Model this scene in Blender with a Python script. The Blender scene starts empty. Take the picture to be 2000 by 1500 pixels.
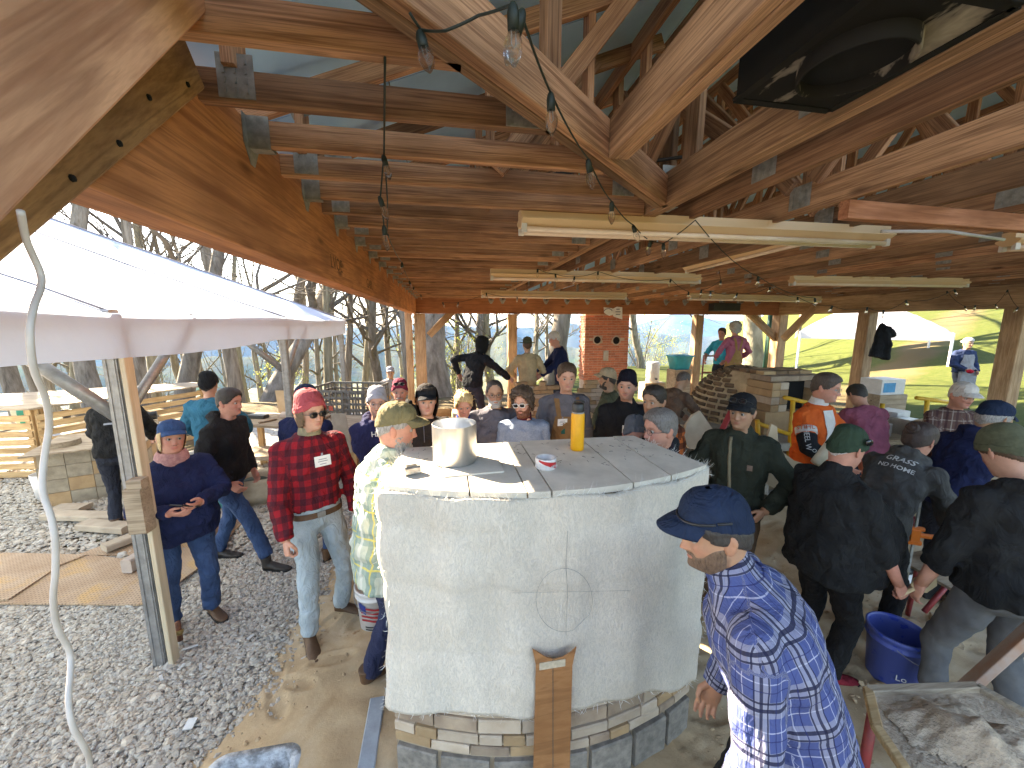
import bpy, bmesh, math, random
import numpy as np
from math import sin, cos, pi, radians, atan, tan, sqrt
from mathutils import Vector, Matrix
from mathutils.bvhtree import BVHTree
random.seed(7); rng = np.random.default_rng(7)
S = bpy.context.scene
COL = S.collection
# ------------------------------------------------------------------ camera
CAM = Vector((0, 0, 2.35)); FPX = 740.0
TILT = atan(116/740); YAW = atan(133/740*cos(TILT))
cam_d = bpy.data.cameras.new('camera'); cam = bpy.data.objects.new('camera', cam_d); COL.objects.link(cam)
cam.location = CAM; cam.rotation_euler = (pi/2-TILT, 0, -YAW)
cam_d.sensor_width = 36; cam_d.lens = FPX/2000*36; cam_d.clip_start = .02; cam_d.clip_end = 30000
S.camera = cam
FW = Vector((sin(YAW)*cos(TILT), cos(YAW)*cos(TILT), -sin(TILT))); RT = Vector((cos(YAW), -sin(YAW), 0)); UP = RT.cross(FW)
# ------------------------------------------------------------------ light
SUN_DIR = Vector((-.75, .66, .62)).normalized()          # towards the sun: low, ahead on the left
w = bpy.data.worlds.new('World'); S.world = w; w.use_nodes = True
nt = w.node_tree; bg = nt.nodes['Background']
sky = nt.nodes.new('ShaderNodeTexSky'); sky.sky_type = 'NISHITA'; sky.sun_disc = False
sky.sun_elevation = math.asin(SUN_DIR.z); sky.sun_rotation = math.atan2(SUN_DIR.x, SUN_DIR.y)
sky.air_density = 1.0; sky.dust_density = 2.2; sky.ozone_density = 1.0; sky.altitude = 1500
nt.links.new(sky.outputs[0], bg.inputs[0]); bg.inputs[1].default_value = .05
sun_d = bpy.data.lights.new('sun', 'SUN'); sun_d.energy = 2.9; sun_d.angle = radians(.53); sun_d.color = (1, .93, .82)
sun = bpy.data.objects.new('sun', sun_d); COL.objects.link(sun)
sun.rotation_euler = SUN_DIR.to_track_quat('Z', 'Y').to_euler()
S.view_settings.view_transform = 'Standard'; S.view_settings.look = 'None'
S.view_settings.gamma = 1; S.view_settings.use_curve_mapping = False; S.view_settings.exposure = 4.2; S.view_settings.use_white_balance = True; S.view_settings.white_balance_temperature = 8000
S.cycles.use_denoising = True; S.cycles.max_bounces = 8; S.cycles.diffuse_bounces = 5
S.cycles.transparent_max_bounces = 12; S.cycles.sample_clamp_indirect = 8; S.cycles.caustics_refractive = False; S.cycles.caustics_reflective = False

# ------------------------------------------------------------------ measuring: a point of the photograph on a known plane of the place
def at(px, py, X=None, Y=None, z=None, w=None):
    d = FW + RT*((px-1000)/FPX) - UP*((py-750)/FPX)
    t = (w if w is not None else (X-CAM.x)/d.x if X is not None else (Y-CAM.y)/d.y if Y is not None else (z-CAM.z)/d.z)
    return CAM + d*t
def V3(*a): return Vector(a)

# ------------------------------------------------------------------ objects
WM = {}
def place(o, parent=None, M=None):
    M = M if M is not None else Matrix()
    WM[o] = M
    if parent is not None:
        o.parent = parent; o.matrix_local = WM[parent].inverted() @ M
    else: o.matrix_world = M
def tag(o, label=None, cat=None, group=None, kind=None):
    for k, v in (('label', label), ('category', cat), ('group', group), ('kind', kind)):
        if v: o[k] = v
    return o
def empty(name, loc=(0, 0, 0), rz=0, parent=None, label=None, cat=None, group=None, kind=None):
    o = bpy.data.objects.new(name, None); COL.objects.link(o); o.empty_display_size = .1
    place(o, parent, Matrix.Translation(Vector(loc)) @ Matrix.Rotation(rz, 4, 'Z'))
    return tag(o, label, cat, group, kind)
def mk(name, me, mat=None, parent=None, M=None, label=None, cat=None, group=None, kind=None):
    o = bpy.data.objects.new(name, me); COL.objects.link(o)
    if mat is not None and not me.materials:
        for m in (mat if isinstance(mat, (list, tuple)) else [mat]): me.materials.append(m)
    elif mat is not None and me.materials[0] != mat:
        o.material_slots[0].link = 'OBJECT'; o.material_slots[0].material = mat
    place(o, parent, M); return tag(o, label, cat, group, kind)
def npmesh(name, V, F, smooth=False):
    """V (n,3) array, F (m,k) array with k = 3 or 4"""
    V = np.asarray(V, np.float32); F = np.asarray(F, np.int32); me = bpy.data.meshes.new(name)
    k = F.shape[1]; me.vertices.add(len(V)); me.vertices.foreach_set('co', V.ravel())
    me.loops.add(F.size); me.loops.foreach_set('vertex_index', F.ravel())
    me.polygons.add(len(F)); me.polygons.foreach_set('loop_start', np.arange(0, F.size, k, dtype=np.int32))
    me.polygons.foreach_set('loop_total', np.full(len(F), k, np.int32))
    me.polygons.foreach_set('use_smooth', np.full(len(F), smooth)); me.update(calc_edges=True); return me
class MB:
    def __init__(s): s.v = []; s.f = []; s.m = []; s.mi = 0
    def add(s, V, F):
        n = len(s.v); s.v += [tuple(p) for p in V]; s.f += [tuple(i+n for i in f) for f in F]; s.m += [s.mi]*len(F); return s
    def box(s, c, d, M=None, ch=0):
        x, y, z = [q/2 for q in d]; c = Vector(c)
        if ch:
            P = []; 
            for sx in (-1, 1):
                xx = sx*x
                P += [(xx, -y+ch, -z), (xx, y-ch, -z), (xx, y, -z+ch), (xx, y, z-ch), (xx, y-ch, z), (xx, -y+ch, z), (xx, -y, z-ch), (xx, -y, -z+ch)]
            F = [tuple(range(7, -1, -1)), tuple(range(8, 16))]+[(i, (i+1) % 8, (i+1) % 8+8, i+8) for i in range(8)]
        else:
            P = [(sx*x, sy*y, sz*z) for sx in (-1, 1) for sy in (-1, 1) for sz in (-1, 1)]
            F = [(0, 1, 3, 2), (4, 6, 7, 5), (0, 4, 5, 1), (2, 3, 7, 6), (0, 2, 6, 4), (1, 5, 7, 3)]
        P = [Vector(p) for p in P]
        if M is not None: P = [M @ p for p in P]
        return s.add([p+c for p in P], F)
    def bar(s, a, b, wd, ht, up=(0, 0, 1), ch=0):
        a = Vector(a); b = Vector(b); M = axes(b-a, up)
        return s.box((a+b)/2, ((b-a).length, wd, ht), M.to_3x3(), ch)
    def tube(s, pts, r, n=8, cap=True, flat=1.0, up0=None):
        pts = [Vector(p) for p in pts]; rs = r if isinstance(r, (list, tuple)) else [r]*len(pts); V = []; u = Vector(up0) if up0 else None
        for i, p in enumerate(pts):
            t = (pts[min(i+1, len(pts)-1)]-pts[max(i-1, 0)]); t = t.normalized() if t.length > 1e-9 else Vector((0, 0, 1))
            if u is None: u = Vector((1, 0, 0)) if abs(t.x) < .8 else Vector((0, 1, 0))
            u = (u-t*u.dot(t)); u = u.normalized() if u.length > 1e-6 else t.orthogonal().normalized(); q = t.cross(u)
            V += [p+(u*cos(2*pi*k/n)+q*(sin(2*pi*k/n)*flat))*rs[i] for k in range(n)]
        F = [(i*n+k, i*n+(k+1) % n, (i+1)*n+(k+1) % n, (i+1)*n+k) for i in range(len(pts)-1) for k in range(n)]
        if cap: F += [tuple(range(n-1, -1, -1)), tuple(range((len(pts)-1)*n, len(pts)*n))]
        return s.add(V, F)
    def lathe(s, prof, c=(0, 0, 0), n=24, M=None, cap=True):
        c = Vector(c); V = []
        for r, z in prof:
            for k in range(n):
                p = Vector((r*cos(2*pi*k/n), r*sin(2*pi*k/n), z)); V.append((M @ p if M is not None else p)+c)
        F = [(i*n+k, i*n+(k+1) % n, (i+1)*n+(k+1) % n, (i+1)*n+k) for i in range(len(prof)-1) for k in range(n)]
        if cap:
            F += [tuple(range(n-1, -1, -1)), tuple(range((len(prof)-1)*n, len(prof)*n))]
        return s.add(V, F)
    def ell(s, c, r, M=None, nu=14, nv=9):
        prof = []; c = Vector(c); r = Vector(r if not isinstance(r, (int, float)) else (r, r, r)); V = []
        for i in range(nv+1):
            th = pi*i/nv; th = min(max(th, .02), pi-.02)
            for k in range(nu):
                p = Vector((r.x*sin(th)*cos(2*pi*k/nu), r.y*sin(th)*sin(2*pi*k/nu), -r.z*cos(th))); V.append((M @ p if M is not None else p)+c)
        F = [(i*nu+k, i*nu+(k+1) % nu, (i+1)*nu+(k+1) % nu, (i+1)*nu+k) for i in range(nv) for k in range(nu)]
        F += [tuple(range(nu-1, -1, -1)), tuple(range(nv*nu, (nv+1)*nu))]
        return s.add(V, F)
    def rings(s, R, cap=True):
        n = len(R[0]); V = [p for r in R for p in r]
        F = [(i*n+k, i*n+(k+1) % n, (i+1)*n+(k+1) % n, (i+1)*n+k) for i in range(len(R)-1) for k in range(n)]
        if cap: F += [tuple(range(n-1, -1, -1)), tuple(range((len(R)-1)*n, len(R)*n))]
        return s.add(V, F)
    def prism(s, poly, z0, z1, M=None):
        n = len(poly); V = [Vector((x, y, z)) for z in (z0, z1) for x, y in poly]
        if M is not None: V = [M @ p for p in V]
        return s.add(V, [tuple(range(n-1, -1, -1)), tuple(range(n, 2*n))]+[(i, (i+1) % n, (i+1) % n+n, i+n) for i in range(n)])
    def mesh(s, name, smooth=False, mats=None):
        me = bpy.data.meshes.new(name); me.from_pydata(s.v, [], s.f)
        if smooth: me.polygons.foreach_set('use_smooth', [True]*len(s.f))
        if mats:
            for m in mats: me.materials.append(m)
            me.polygons.foreach_set('material_index', s.m)
        me.update(); return me
def axes(d, up=(0, 0, 1)):
    x = Vector(d).normalized(); u = Vector(up)
    if abs(x.dot(u.normalized())) > .995: u = Vector((1, 0, 0)) if abs(x.x) < .9 else Vector((0, 1, 0))
    y = u.cross(x).normalized(); z = x.cross(y)
    return Matrix((x, y, z)).transposed().to_4x4()
def board(name, a, b, wd, ht, mat, parent=None, up=(0, 0, 1), ch=.003, **k):
    """a piece of timber from a to b: its own x axis runs along the grain"""
    a = Vector(a); b = Vector(b); M = Matrix.Translation((a+b)/2) @ axes(b-a, up)
    return mk(name, MB().box((0, 0, 0), ((b-a).length, wd, ht), None, ch).mesh(name), mat, parent, M, **k)
def smooth_by_angle(me, ang=40):
    pass
def obj(name, mb, mat, parent=None, smooth=False, **k):
    return mk(name, mb.mesh(name, smooth), mat, parent, **k)
def objl(name, mb, mat, parent=None, smooth=False, origin=None, **k):
    """as obj(), with the origin moved to a base point"""
    me = mb.mesh(name, smooth); o = Vector(origin); me.transform(Matrix.Translation(-o))
    return mk(name, me, mat, parent, Matrix.Translation(o), **k)

# ------------------------------------------------------------------ materials
def nodes(name):
    m = bpy.data.materials.new(name); m.use_nodes = True; t = m.node_tree; return m, t, t.nodes['Principled BSDF']
def N(t, typ, **k):
    n = t.nodes.new(typ)
    for a, v in k.items():
        if a.startswith('i_'):
            key = a[2:]; n.inputs[int(key) if key.isdigit() else key].default_value = v
        else: setattr(n, a, v)
    return n
def L(t, a, b): t.links.new(a, b)
def ramp(t, fac, stops):
    r = t.nodes.new('ShaderNodeValToRGB'); el = r.color_ramp.elements
    while len(el) < len(stops): el.new(.5)
    for e, (p, c) in zip(el, stops): e.position = p; e.color = (*c, 1) if len(c) == 3 else c
    if fac is not None: L(t, fac, r.inputs[0])
    return r.outputs[0]
def mixc(t, fac, a, b, typ='MIX'):
    n = t.nodes.new('ShaderNodeMix'); n.data_type = 'RGBA'; n.blend_type = typ
    for s, v in ((0, fac), (6, a), (7, b)):
        if hasattr(v, 'is_output'): L(t, v, n.inputs[s])
        else: n.inputs[s].default_value = v if s == 0 else (*v, 1)
    return n.outputs[2]
def math_(t, op, a, b=0.0, c=None):
    n = t.nodes.new('ShaderNodeMath'); n.operation = op
    for i, v in enumerate((a, b, c)):
        if v is None: continue
        if hasattr(v, 'is_output'): L(t, v, n.inputs[i])
        else: n.inputs[i].default_value = v
    return n.outputs[0]
def coord(t, kind='Object', scale=(1, 1, 1), off=True):
    tc = t.nodes.new('ShaderNodeTexCoord'); mp = t.nodes.new('ShaderNodeMapping'); L(t, tc.outputs[kind], mp.inputs[0]); mp.inputs['Scale'].default_value = scale
    if off:
        oi = t.nodes.new('ShaderNodeObjectInfo'); mu = N(t, 'ShaderNodeVectorMath', operation='SCALE'); mu.inputs[0].default_value = (37, 91, 53); L(t, oi.outputs['Random'], mu.inputs['Scale']); L(t, mu.outputs[0], mp.inputs['Location'])
    return mp.outputs[0]
def noise_(t, vec, scale, detail=4, rough=.6, dist=0):
    n = N(t, 'ShaderNodeTexNoise'); L(t, vec, n.inputs['Vector']); n.inputs['Scale'].default_value = scale; n.inputs['Detail'].default_value = detail; n.inputs['Roughness'].default_value = rough; n.inputs['Distortion'].default_value = dist; return n
def bump(t, bs, h, strength=.3, dist=.01):
    b = N(t, 'ShaderNodeBump'); b.inputs['Strength'].default_value = strength; b.inputs['Distance'].default_value = dist; L(t, h, b.inputs['Height']); L(t, b.outputs[0], bs.inputs['Normal']); return b
MATS = {}
def plain(name, c1, c2=None, scale=6, rough=.7, bumps=.2, metal=0, bscale=None, spec=.5, coordk='Object', detail=5, contrast=(.35, .65), bdist=.004, sheen=0, rvar=.0, cs=(1, 1, 1)):
    """mottled matte surface: two colours by noise, fine relief"""
    if name in MATS: return MATS[name]
    m, t, b = nodes(name); c2 = c2 or tuple(x*.75 for x in c1); v = coord(t, coordk, cs)
    n = noise_(t, v, scale, detail)
    col = ramp(t, n.outputs[0], [(contrast[0], c2), (contrast[1], c1)])
    if rvar:
        oi = t.nodes.new('ShaderNodeObjectInfo'); hs = N(t, 'ShaderNodeHueSaturation'); L(t, col, hs.inputs['Color'])
        L(t, math_(t, 'ADD', math_(t, 'MULTIPLY', oi.outputs['Random'], rvar*2), 1-rvar), hs.inputs['Value']); col = hs.outputs[0]
    L(t, col, b.inputs['Base Color']); b.inputs['Roughness'].default_value = rough; b.inputs['Metallic'].default_value = metal; b.inputs['Specular IOR Level'].default_value = spec
    if sheen: b.inputs['Sheen Weight'].default_value = sheen
    if bumps:
        n2 = noise_(t, v, bscale or scale*6, 5); bump(t, b, n2.outputs[0], bumps, bdist)
    MATS[name] = m; return m
def wood(name, light, dark, rough=.75, gx=1.0, gy=24, rvar=.32, bumps=.35, knots=True, dirt=.0):
    if name in MATS: return MATS[name]
    m, t, b = nodes(name); v = coord(t, 'Object', (gx, gy, gy))
    big = noise_(t, v, 1.0, 3, .55, 1.2); fine = noise_(t, coord(t, 'Object', (gx*4, gy*7, gy*7)), 1.0, 4, .65)
    f = math_(t, 'ADD', math_(t, 'MULTIPLY', big.outputs[0], .52), math_(t, 'MULTIPLY', fine.outputs[0], .48))
    md = tuple((x+y)/2 for x, y in zip(light, dark))
    col = ramp(t, f, [(.36, dark), (.47, md), (.55, light), (.64, tuple(x*.8 for x in md))])
    gl = noise_(t, coord(t, 'Object', (gx*.45, gy*1.7, gy*1.7)), 1.0, 2, .5, .8); col = mixc(t, math_(t, 'MULTIPLY', ramp(t, gl.outputs[0], [(.455, (0, 0, 0)), (.485, (1, 1, 1)), (.50, (1, 1, 1)), (.53, (0, 0, 0))]), .4), col, tuple(x*.6 for x in dark))
    patch = noise_(t, coord(t, 'Object', (1.2, 2.5, 2.5)), 1.3, 3)
    col = mixc(t, math_(t, 'MULTIPLY', ramp(t, patch.outputs[0], [(.42, (0, 0, 0)), (.7, (1, 1, 1))]), .6), col, tuple(x*.55 for x in dark))
    if knots:
        vo = N(t, 'ShaderNodeTexVoronoi'); L(t, coord(t, 'Object', (1.6, 5, 5)), vo.inputs[0]); vo.inputs['Scale'].default_value = 1
        kf = ramp(t, vo.outputs['Distance'], [(.05, (1, 1, 1)), (.13, (0, 0, 0))]); col = mixc(t, math_(t, 'MULTIPLY', kf, .8), col, tuple(x*.35 for x in dark))
    oi = t.nodes.new('ShaderNodeObjectInfo'); hs = N(t, 'ShaderNodeHueSaturation'); L(t, col, hs.inputs['Color'])
    L(t, math_(t, 'ADD', math_(t, 'MULTIPLY', oi.outputs['Random'], rvar*2), 1-rvar), hs.inputs['Value'])
    L(t, hs.outputs[0], b.inputs['Base Color']); b.inputs['Roughness'].default_value = rough; b.inputs['Specular IOR Level'].default_value = .3
    bump(t, b, f, bumps, .004); MATS[name] = m; return m
def attr_plaid(name, base, bands, rough=.85):
    """woven check from the garment's own (across, along) coordinates: bands = (axis, period, start, width, colour, opacity)"""
    if name in MATS: return MATS[name]
    m, t, b = nodes(name); a = N(t, 'ShaderNodeAttribute', attribute_name='cloth'); sp = N(t, 'ShaderNodeSeparateXYZ'); L(t, a.outputs['Vector'], sp.inputs[0])
    rgb = N(t, 'ShaderNodeRGB'); rgb.outputs[0].default_value = (*base, 1); col = rgb.outputs[0]
    for ax, per, st, wd, c, op in bands:
        fr = math_(t, 'FRACT', math_(t, 'ADD', math_(t, 'DIVIDE', sp.outputs[ax], per), 50-st))
        f = math_(t, 'MULTIPLY', math_(t, 'LESS_THAN', fr, wd), op); col = mixc(t, f, col, c)
    v = coord(t); n = noise_(t, v, 14, 4); col = mixc(t, math_(t, 'MULTIPLY', n.outputs[0], .22), col, tuple(x*.5 for x in base))
    L(t, col, b.inputs['Base Color']); b.inputs['Roughness'].default_value = rough; b.inputs['Specular IOR Level'].default_value = .2
    n2 = noise_(t, v, 220, 2); bump(t, b, n2.outputs[0], .3, .002); MATS[name] = m; wrinkle(m); return m
# ------------------------------------------------------------------ ground, hills, woodland floor
def sst(x): x = np.clip(x, 0, 1); return x*x*(3-2*x)
def terrain(X, Y):
    X = np.asarray(X, float); Y = np.asarray(Y, float)
    Yd = 11.2+8*sst((X-2.5)/5)
    d = np.hypot(np.maximum(0, -9.5-X), np.maximum(0, Y-Yd))
    z = -np.where(d < 90, .26*d*sst(d/12+.15), 23.4+(d-90)*.13)
    z = np.maximum(z, -420)
    wgt = sst((X-Y*.8-1.5)/9)
    hz = 4.6*sst((X-9.6)/30)*1.0+.0*Y
    wob = .12*np.sin(X*.35+1)*np.cos(Y*.3)*sst((X-11)/6)
    return z*(1-wgt)+(hz+wob)*wgt-.012
def gspace(n, inner, outer):
    u = np.linspace(-1, 1, n); s = np.sinh(u*7.2)/np.sinh(7.2); return inner*u+(outer-inner)*s
gx = gspace(230, 32, 6500); gy = gspace(230, 32, 6500)+8
GX, GY = np.meshgrid(gx, gy); GZ = terrain(GX, GY)
nn = len(gx); idx = np.arange(nn*nn).reshape(nn, nn)
GF = np.stack([idx[:-1, :-1].ravel(), idx[:-1, 1:].ravel(), idx[1:, 1:].ravel(), idx[1:, :-1].ravel()], 1)
m, t, b = nodes('ground_cover'); geo = N(t, 'ShaderNodeNewGeometry'); P = geo.outputs['Position']; sp = N(t, 'ShaderNodeSeparateXYZ'); L(t, P, sp.inputs[0])
n1 = noise_(t, P, .5, 6); n2 = noise_(t, P, 7, 6, .7); n3 = noise_(t, P, 45, 4, .7); n4 = noise_(t, P, .012, 6, .65)
grass = ramp(t, n2.outputs[0], [(.3, (.030, .041, .007)), (.5, (.050, .062, .012)), (.72, (.082, .078, .025))])
grass = mixc(t, ramp(t, n3.outputs[0], [(.35, (.5, .5, .5)), (.7, (0, 0, 0))]), grass, (.075, .09, .03))
# worn earth path across the slope
pth = math_(t, 'ABSOLUTE', math_(t, 'ADD', math_(t, 'SUBTRACT', sp.outputs[1], math_(t, 'MULTIPLY', sp.outputs[0], .42)), math_(t, 'ADD', math_(t, 'MULTIPLY', n1.outputs[0], 2.4), -5.8)))
pf = ramp(t, pth, [(.35, (1, 1, 1)), (1.1, (0, 0, 0))])
grass = mixc(t, math_(t, 'MULTIPLY', pf, .8), grass, (.125, .088, .05))
litter = ramp(t, n2.outputs[0], [(.3, (.06, .045, .028)), (.5, (.115, .085, .052)), (.7, (.08, .085, .03))])
forest = ramp(t, n4.outputs[0], [(.35, (.045, .06, .03)), (.6, (.09, .085, .05))])
# lawn on the right, woodland floor on the left and below
lawn = ramp(t, math_(t, 'ADD', math_(t, 'SUBTRACT', sp.outputs[0], 2.5), math_(t, 'MULTIPLY', math_(t, 'SUBTRACT', n1.outputs[0], .5), 3)), [(0, (0, 0, 0)), (1, (1, 1, 1))])
low = ramp(t, math_(t, 'MULTIPLY', sp.outputs[2], -1), [(.8, (0, 0, 0)), (3.5, (1, 1, 1))]) if False else None
lowf = math_(t, 'SMOOTH_MIN', 1, math_(t, 'MAXIMUM', math_(t, 'DIVIDE', math_(t, 'SUBTRACT', -1.2, sp.outputs[2]), 3), 0), 0)
c = mixc(t, lawn, litter, grass); farf = math_(t, 'MINIMUM', math_(t, 'MAXIMUM', math_(t, 'DIVIDE', math_(t, 'SUBTRACT', -20, sp.outputs[2]), 10), 0), 1)
c = mixc(t, math_(t, 'MULTIPLY', lowf, .6), c, (.12, .13, .04)); c = mixc(t, farf, c, forest)
L(t, c, b.inputs['Base Color']); b.inputs['Roughness'].default_value = .95; b.inputs['Specular IOR Level'].default_value = .1; bump(t, b, n3.outputs[0], .5, .03)
ground_m = m
# ground sheet, cut away under the sand and gravel (they lie above it)
mk('ground', npmesh('ground', np.stack([GX, GY, GZ], -1).reshape(-1, 3), GF, True), ground_m, kind='structure')

def ridge(name, R0, R1, z0, top, seed, a0=-75, a1=75, na=260, nr=26):
    a = np.radians(np.linspace(a0, a1, na)); r = np.linspace(0, 1, nr); rg = np.random.default_rng(seed)
    prof = np.zeros(na); deg = np.degrees(a)
    for k in range(1, 9): prof += rg.normal()*np.sin(deg*.055*k*1.6+rg.uniform(0, 6))/k**1.15
    prof = (prof-prof.min())/(np.ptp(prof)+1e-6); H = top(deg, prof)
    A, Rr = np.meshgrid(a, r); sh = np.where(Rr < .7, sst(Rr/.7)**.85, 1-.9*sst((Rr-.7)/.3))
    spur = 0
    for k in range(1, 5): spur = spur+np.sin(np.degrees(A)*(.5*k)+rg.uniform(0, 6)+Rr*2)*np.sin(Rr*pi)/k
    Z = z0+(H[None, :]-z0)*sh*(1+.045*spur*(Rr < .7)); RR = R0+(R1-R0)*Rr
    V = np.stack([np.sin(A)*RR, np.cos(A)*RR, Z], -1).reshape(-1, 3); id_ = np.arange(na*nr).reshape(nr, na)
    F = np.stack([id_[:-1, :-1].ravel(), id_[:-1, 1:].ravel(), id_[1:, 1:].ravel(), id_[1:, :-1].ravel()], 1)
    mk(name, npmesh(name, V, F, True), hill_m, kind='structure')
m, t, b = nodes('forested_slope'); geo = N(t, 'ShaderNodeNewGeometry'); n4 = noise_(t, geo.outputs['Position'], .004, 8, .7)
L(t, ramp(t, n4.outputs[0], [(.36, (.03, .045, .025)), (.52, (.07, .07, .04)), (.66, (.06, .085, .035))]), b.inputs['Base Color']); b.inputs['Roughness'].default_value = 1; b.inputs['Specular IOR Level'].default_value = 0
bump(t, b, noise_(t, geo.outputs['Position'], .02, 6, .75).outputs[0], .6, 20); hill_m = m
ridge('hills', 900, 2300, -430, lambda d, p: -150+95*p, 3)
ridge('hills', 2500, 4300, -430, lambda d, p: -105+110*p+40*np.exp(-((d-20)/9)**2), 5)
ridge('mountains', 5200, 8200, -430, lambda d, p: -110+100*p+175*np.exp(-((d-34)/5.5)**2)+150*np.exp(-((d-45)/5)**2)+60*np.exp(-((d+5)/14)**2), 9)

# ------------------------------------------------------------------ sand and gravel
def wav(X, Y, seed, n=10, f0=.8, f1=6):
    r = np.random.default_rng(seed); z = 0
    for k in range(n):
        f = f0*(f1/f0)**(k/(n-1)); a = r.uniform(0, 2*pi); z = z+np.sin((X*cos(a)+Y*sin(a))*f*2*pi/2+r.uniform(0, 6))*(f0/f)**.9
    return z
edge_px = [(330, 1560), (400, 1485), (470, 1400), (515, 1340), (530, 1300), (548, 1262), (575, 1215), (640, 1120), (668, 1060), (690, 960), (700, 900)]
EDGE = [at(x, y, z=0) for x, y in edge_px]
ey = np.array([p.y for p in EDGE]); ex = np.array([p.x for p in EDGE]); o_ = np.argsort(ey); ey = ey[o_]; ex = ex[o_]
def edge_x(Y): return np.interp(Y, ey, ex)
sx = np.concatenate([np.arange(-1.6, 1.2, .018), np.arange(1.2, 4.4, .04), np.arange(4.4, 10.4, .15)]); sy = np.concatenate([np.arange(.8, 3.9, .018), np.arange(3.9, 10.6, .12)])
SX, SY = np.meshgrid(sx, sy); SZ = .010+.010*wav(SX, SY, 4, 8, .4, 3)*np.exp(-np.maximum(0, SY-5)*.3)+.0035*wav(SX, SY, 8, 8, 4, 16)
r = np.random.default_rng(21)
for k in range(170):                                                # boot prints pressed into the loose sand
    cx, cy, a = r.uniform(-1.5, 3.8), r.uniform(1.0, 4.6), r.uniform(0, pi); u = (SX-cx)*cos(a)+(SY-cy)*sin(a); v_ = -(SX-cx)*sin(a)+(SY-cy)*cos(a)
    q = np.sqrt((u/.14)**2+(v_/.052)**2); SZ += -.013*sst((1.05-q)/.25)*(1-.25*np.sin(u*190)*(q < 1))+.006*np.exp(-((q-1.25)/.2)**2)
SZ += -.02*sst((edge_x(SY)+.10-SX)/.2)
SZ = np.maximum(SZ+.035*sst((SX-edge_x(SY)-.05)/.35), -.004)
keep = (SX >= edge_x(SY)-.10+.05*np.sin(SY*9)+.03*np.sin(SY*23)) & ~((SY > 10.4) | (SX > 10.3))
id_ = np.arange(SX.size).reshape(SX.shape); ok = keep[:-1, :-1] & keep[1:, :-1] & keep[:-1, 1:] & keep[1:, 1:]
F = np.stack([id_[:-1, :-1][ok], id_[:-1, 1:][ok], id_[1:, 1:][ok], id_[1:, :-1][ok]], 1)
m, t, b = nodes('damp_sand'); geo = N(t, 'ShaderNodeNewGeometry'); P = geo.outputs['Position']
n1 = noise_(t, P, 2.2, 6, .6, .5); n2 = noise_(t, P, 60, 4, .7); n3 = noise_(t, P, 400, 2)
c = ramp(t, n1.outputs[0], [(.32, (.42, .285, .16)), (.5, (.56, .41, .25)), (.68, (.65, .52, .36))])
c = mixc(t, math_(t, 'MULTIPLY', n2.outputs[0], .3), c, (.22, .15, .09)); L(t, c, b.inputs['Base Color']); b.inputs['Roughness'].default_value = .95; b.inputs['Specular IOR Level'].default_value = .15
bump(t, b, math_(t, 'ADD', n2.outputs[0], math_(t, 'MULTIPLY', n3.outputs[0], .5)), .45, .006)
mk('sand_floor', npmesh('sand_floor', np.stack([SX, SY, SZ], -1).reshape(-1, 3), F, True), m, kind='structure')
# gravel bed sheet and its stones
hx = np.linspace(-9.4, 10, 160); hy = np.linspace(-14, 10.6, 190); HX, HY = np.meshgrid(hx, hy); HZ = -.004-.06*sst((HX-np.interp(HY, ey, ex)-.25)/.3)+.012*wav(HX, HY, 31, 6, .5, 2)*.4  # unseen stretch behind the camera is added to bounce light forward
id_ = np.arange(HX.size).reshape(HX.shape); F = np.stack([id_[:-1, :-1].ravel(), id_[:-1, 1:].ravel(), id_[1:, 1:].ravel(), id_[1:, :-1].ravel()], 1)
m, t, b = nodes('gravel'); geo = N(t, 'ShaderNodeNewGeometry'); P = geo.outputs['Position']
vo = N(t, 'ShaderNodeTexVoronoi'); L(t, P, vo.inputs[0]); vo.inputs['Scale'].default_value = 34; vo.inputs['Randomness'].default_value = 1
c = mixc(t, .55, ramp(t, noise_(t, P, 1.3, 5).outputs[0], [(.35, (.26, .25, .22)), (.65, (.38, .36, .33))]), vo.outputs['Color'], 'OVERLAY') if False else ramp(t, vo.outputs['Distance'], [(.0, (.52, .50, .46)), (.5, (.40, .38, .34)), (.8, (.2, .18, .155))])
L(t, c, b.inputs['Base Color']); b.inputs['Roughness'].default_value = .9; bump(t, b, math_(t, 'MULTIPLY', vo.outputs['Distance'], -1), .9, .02)
mk('gravel_bed', npmesh('gravel_bed', np.stack([HX, HY, HZ], -1).reshape(-1, 3), F, True), m, kind='structure')
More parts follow.
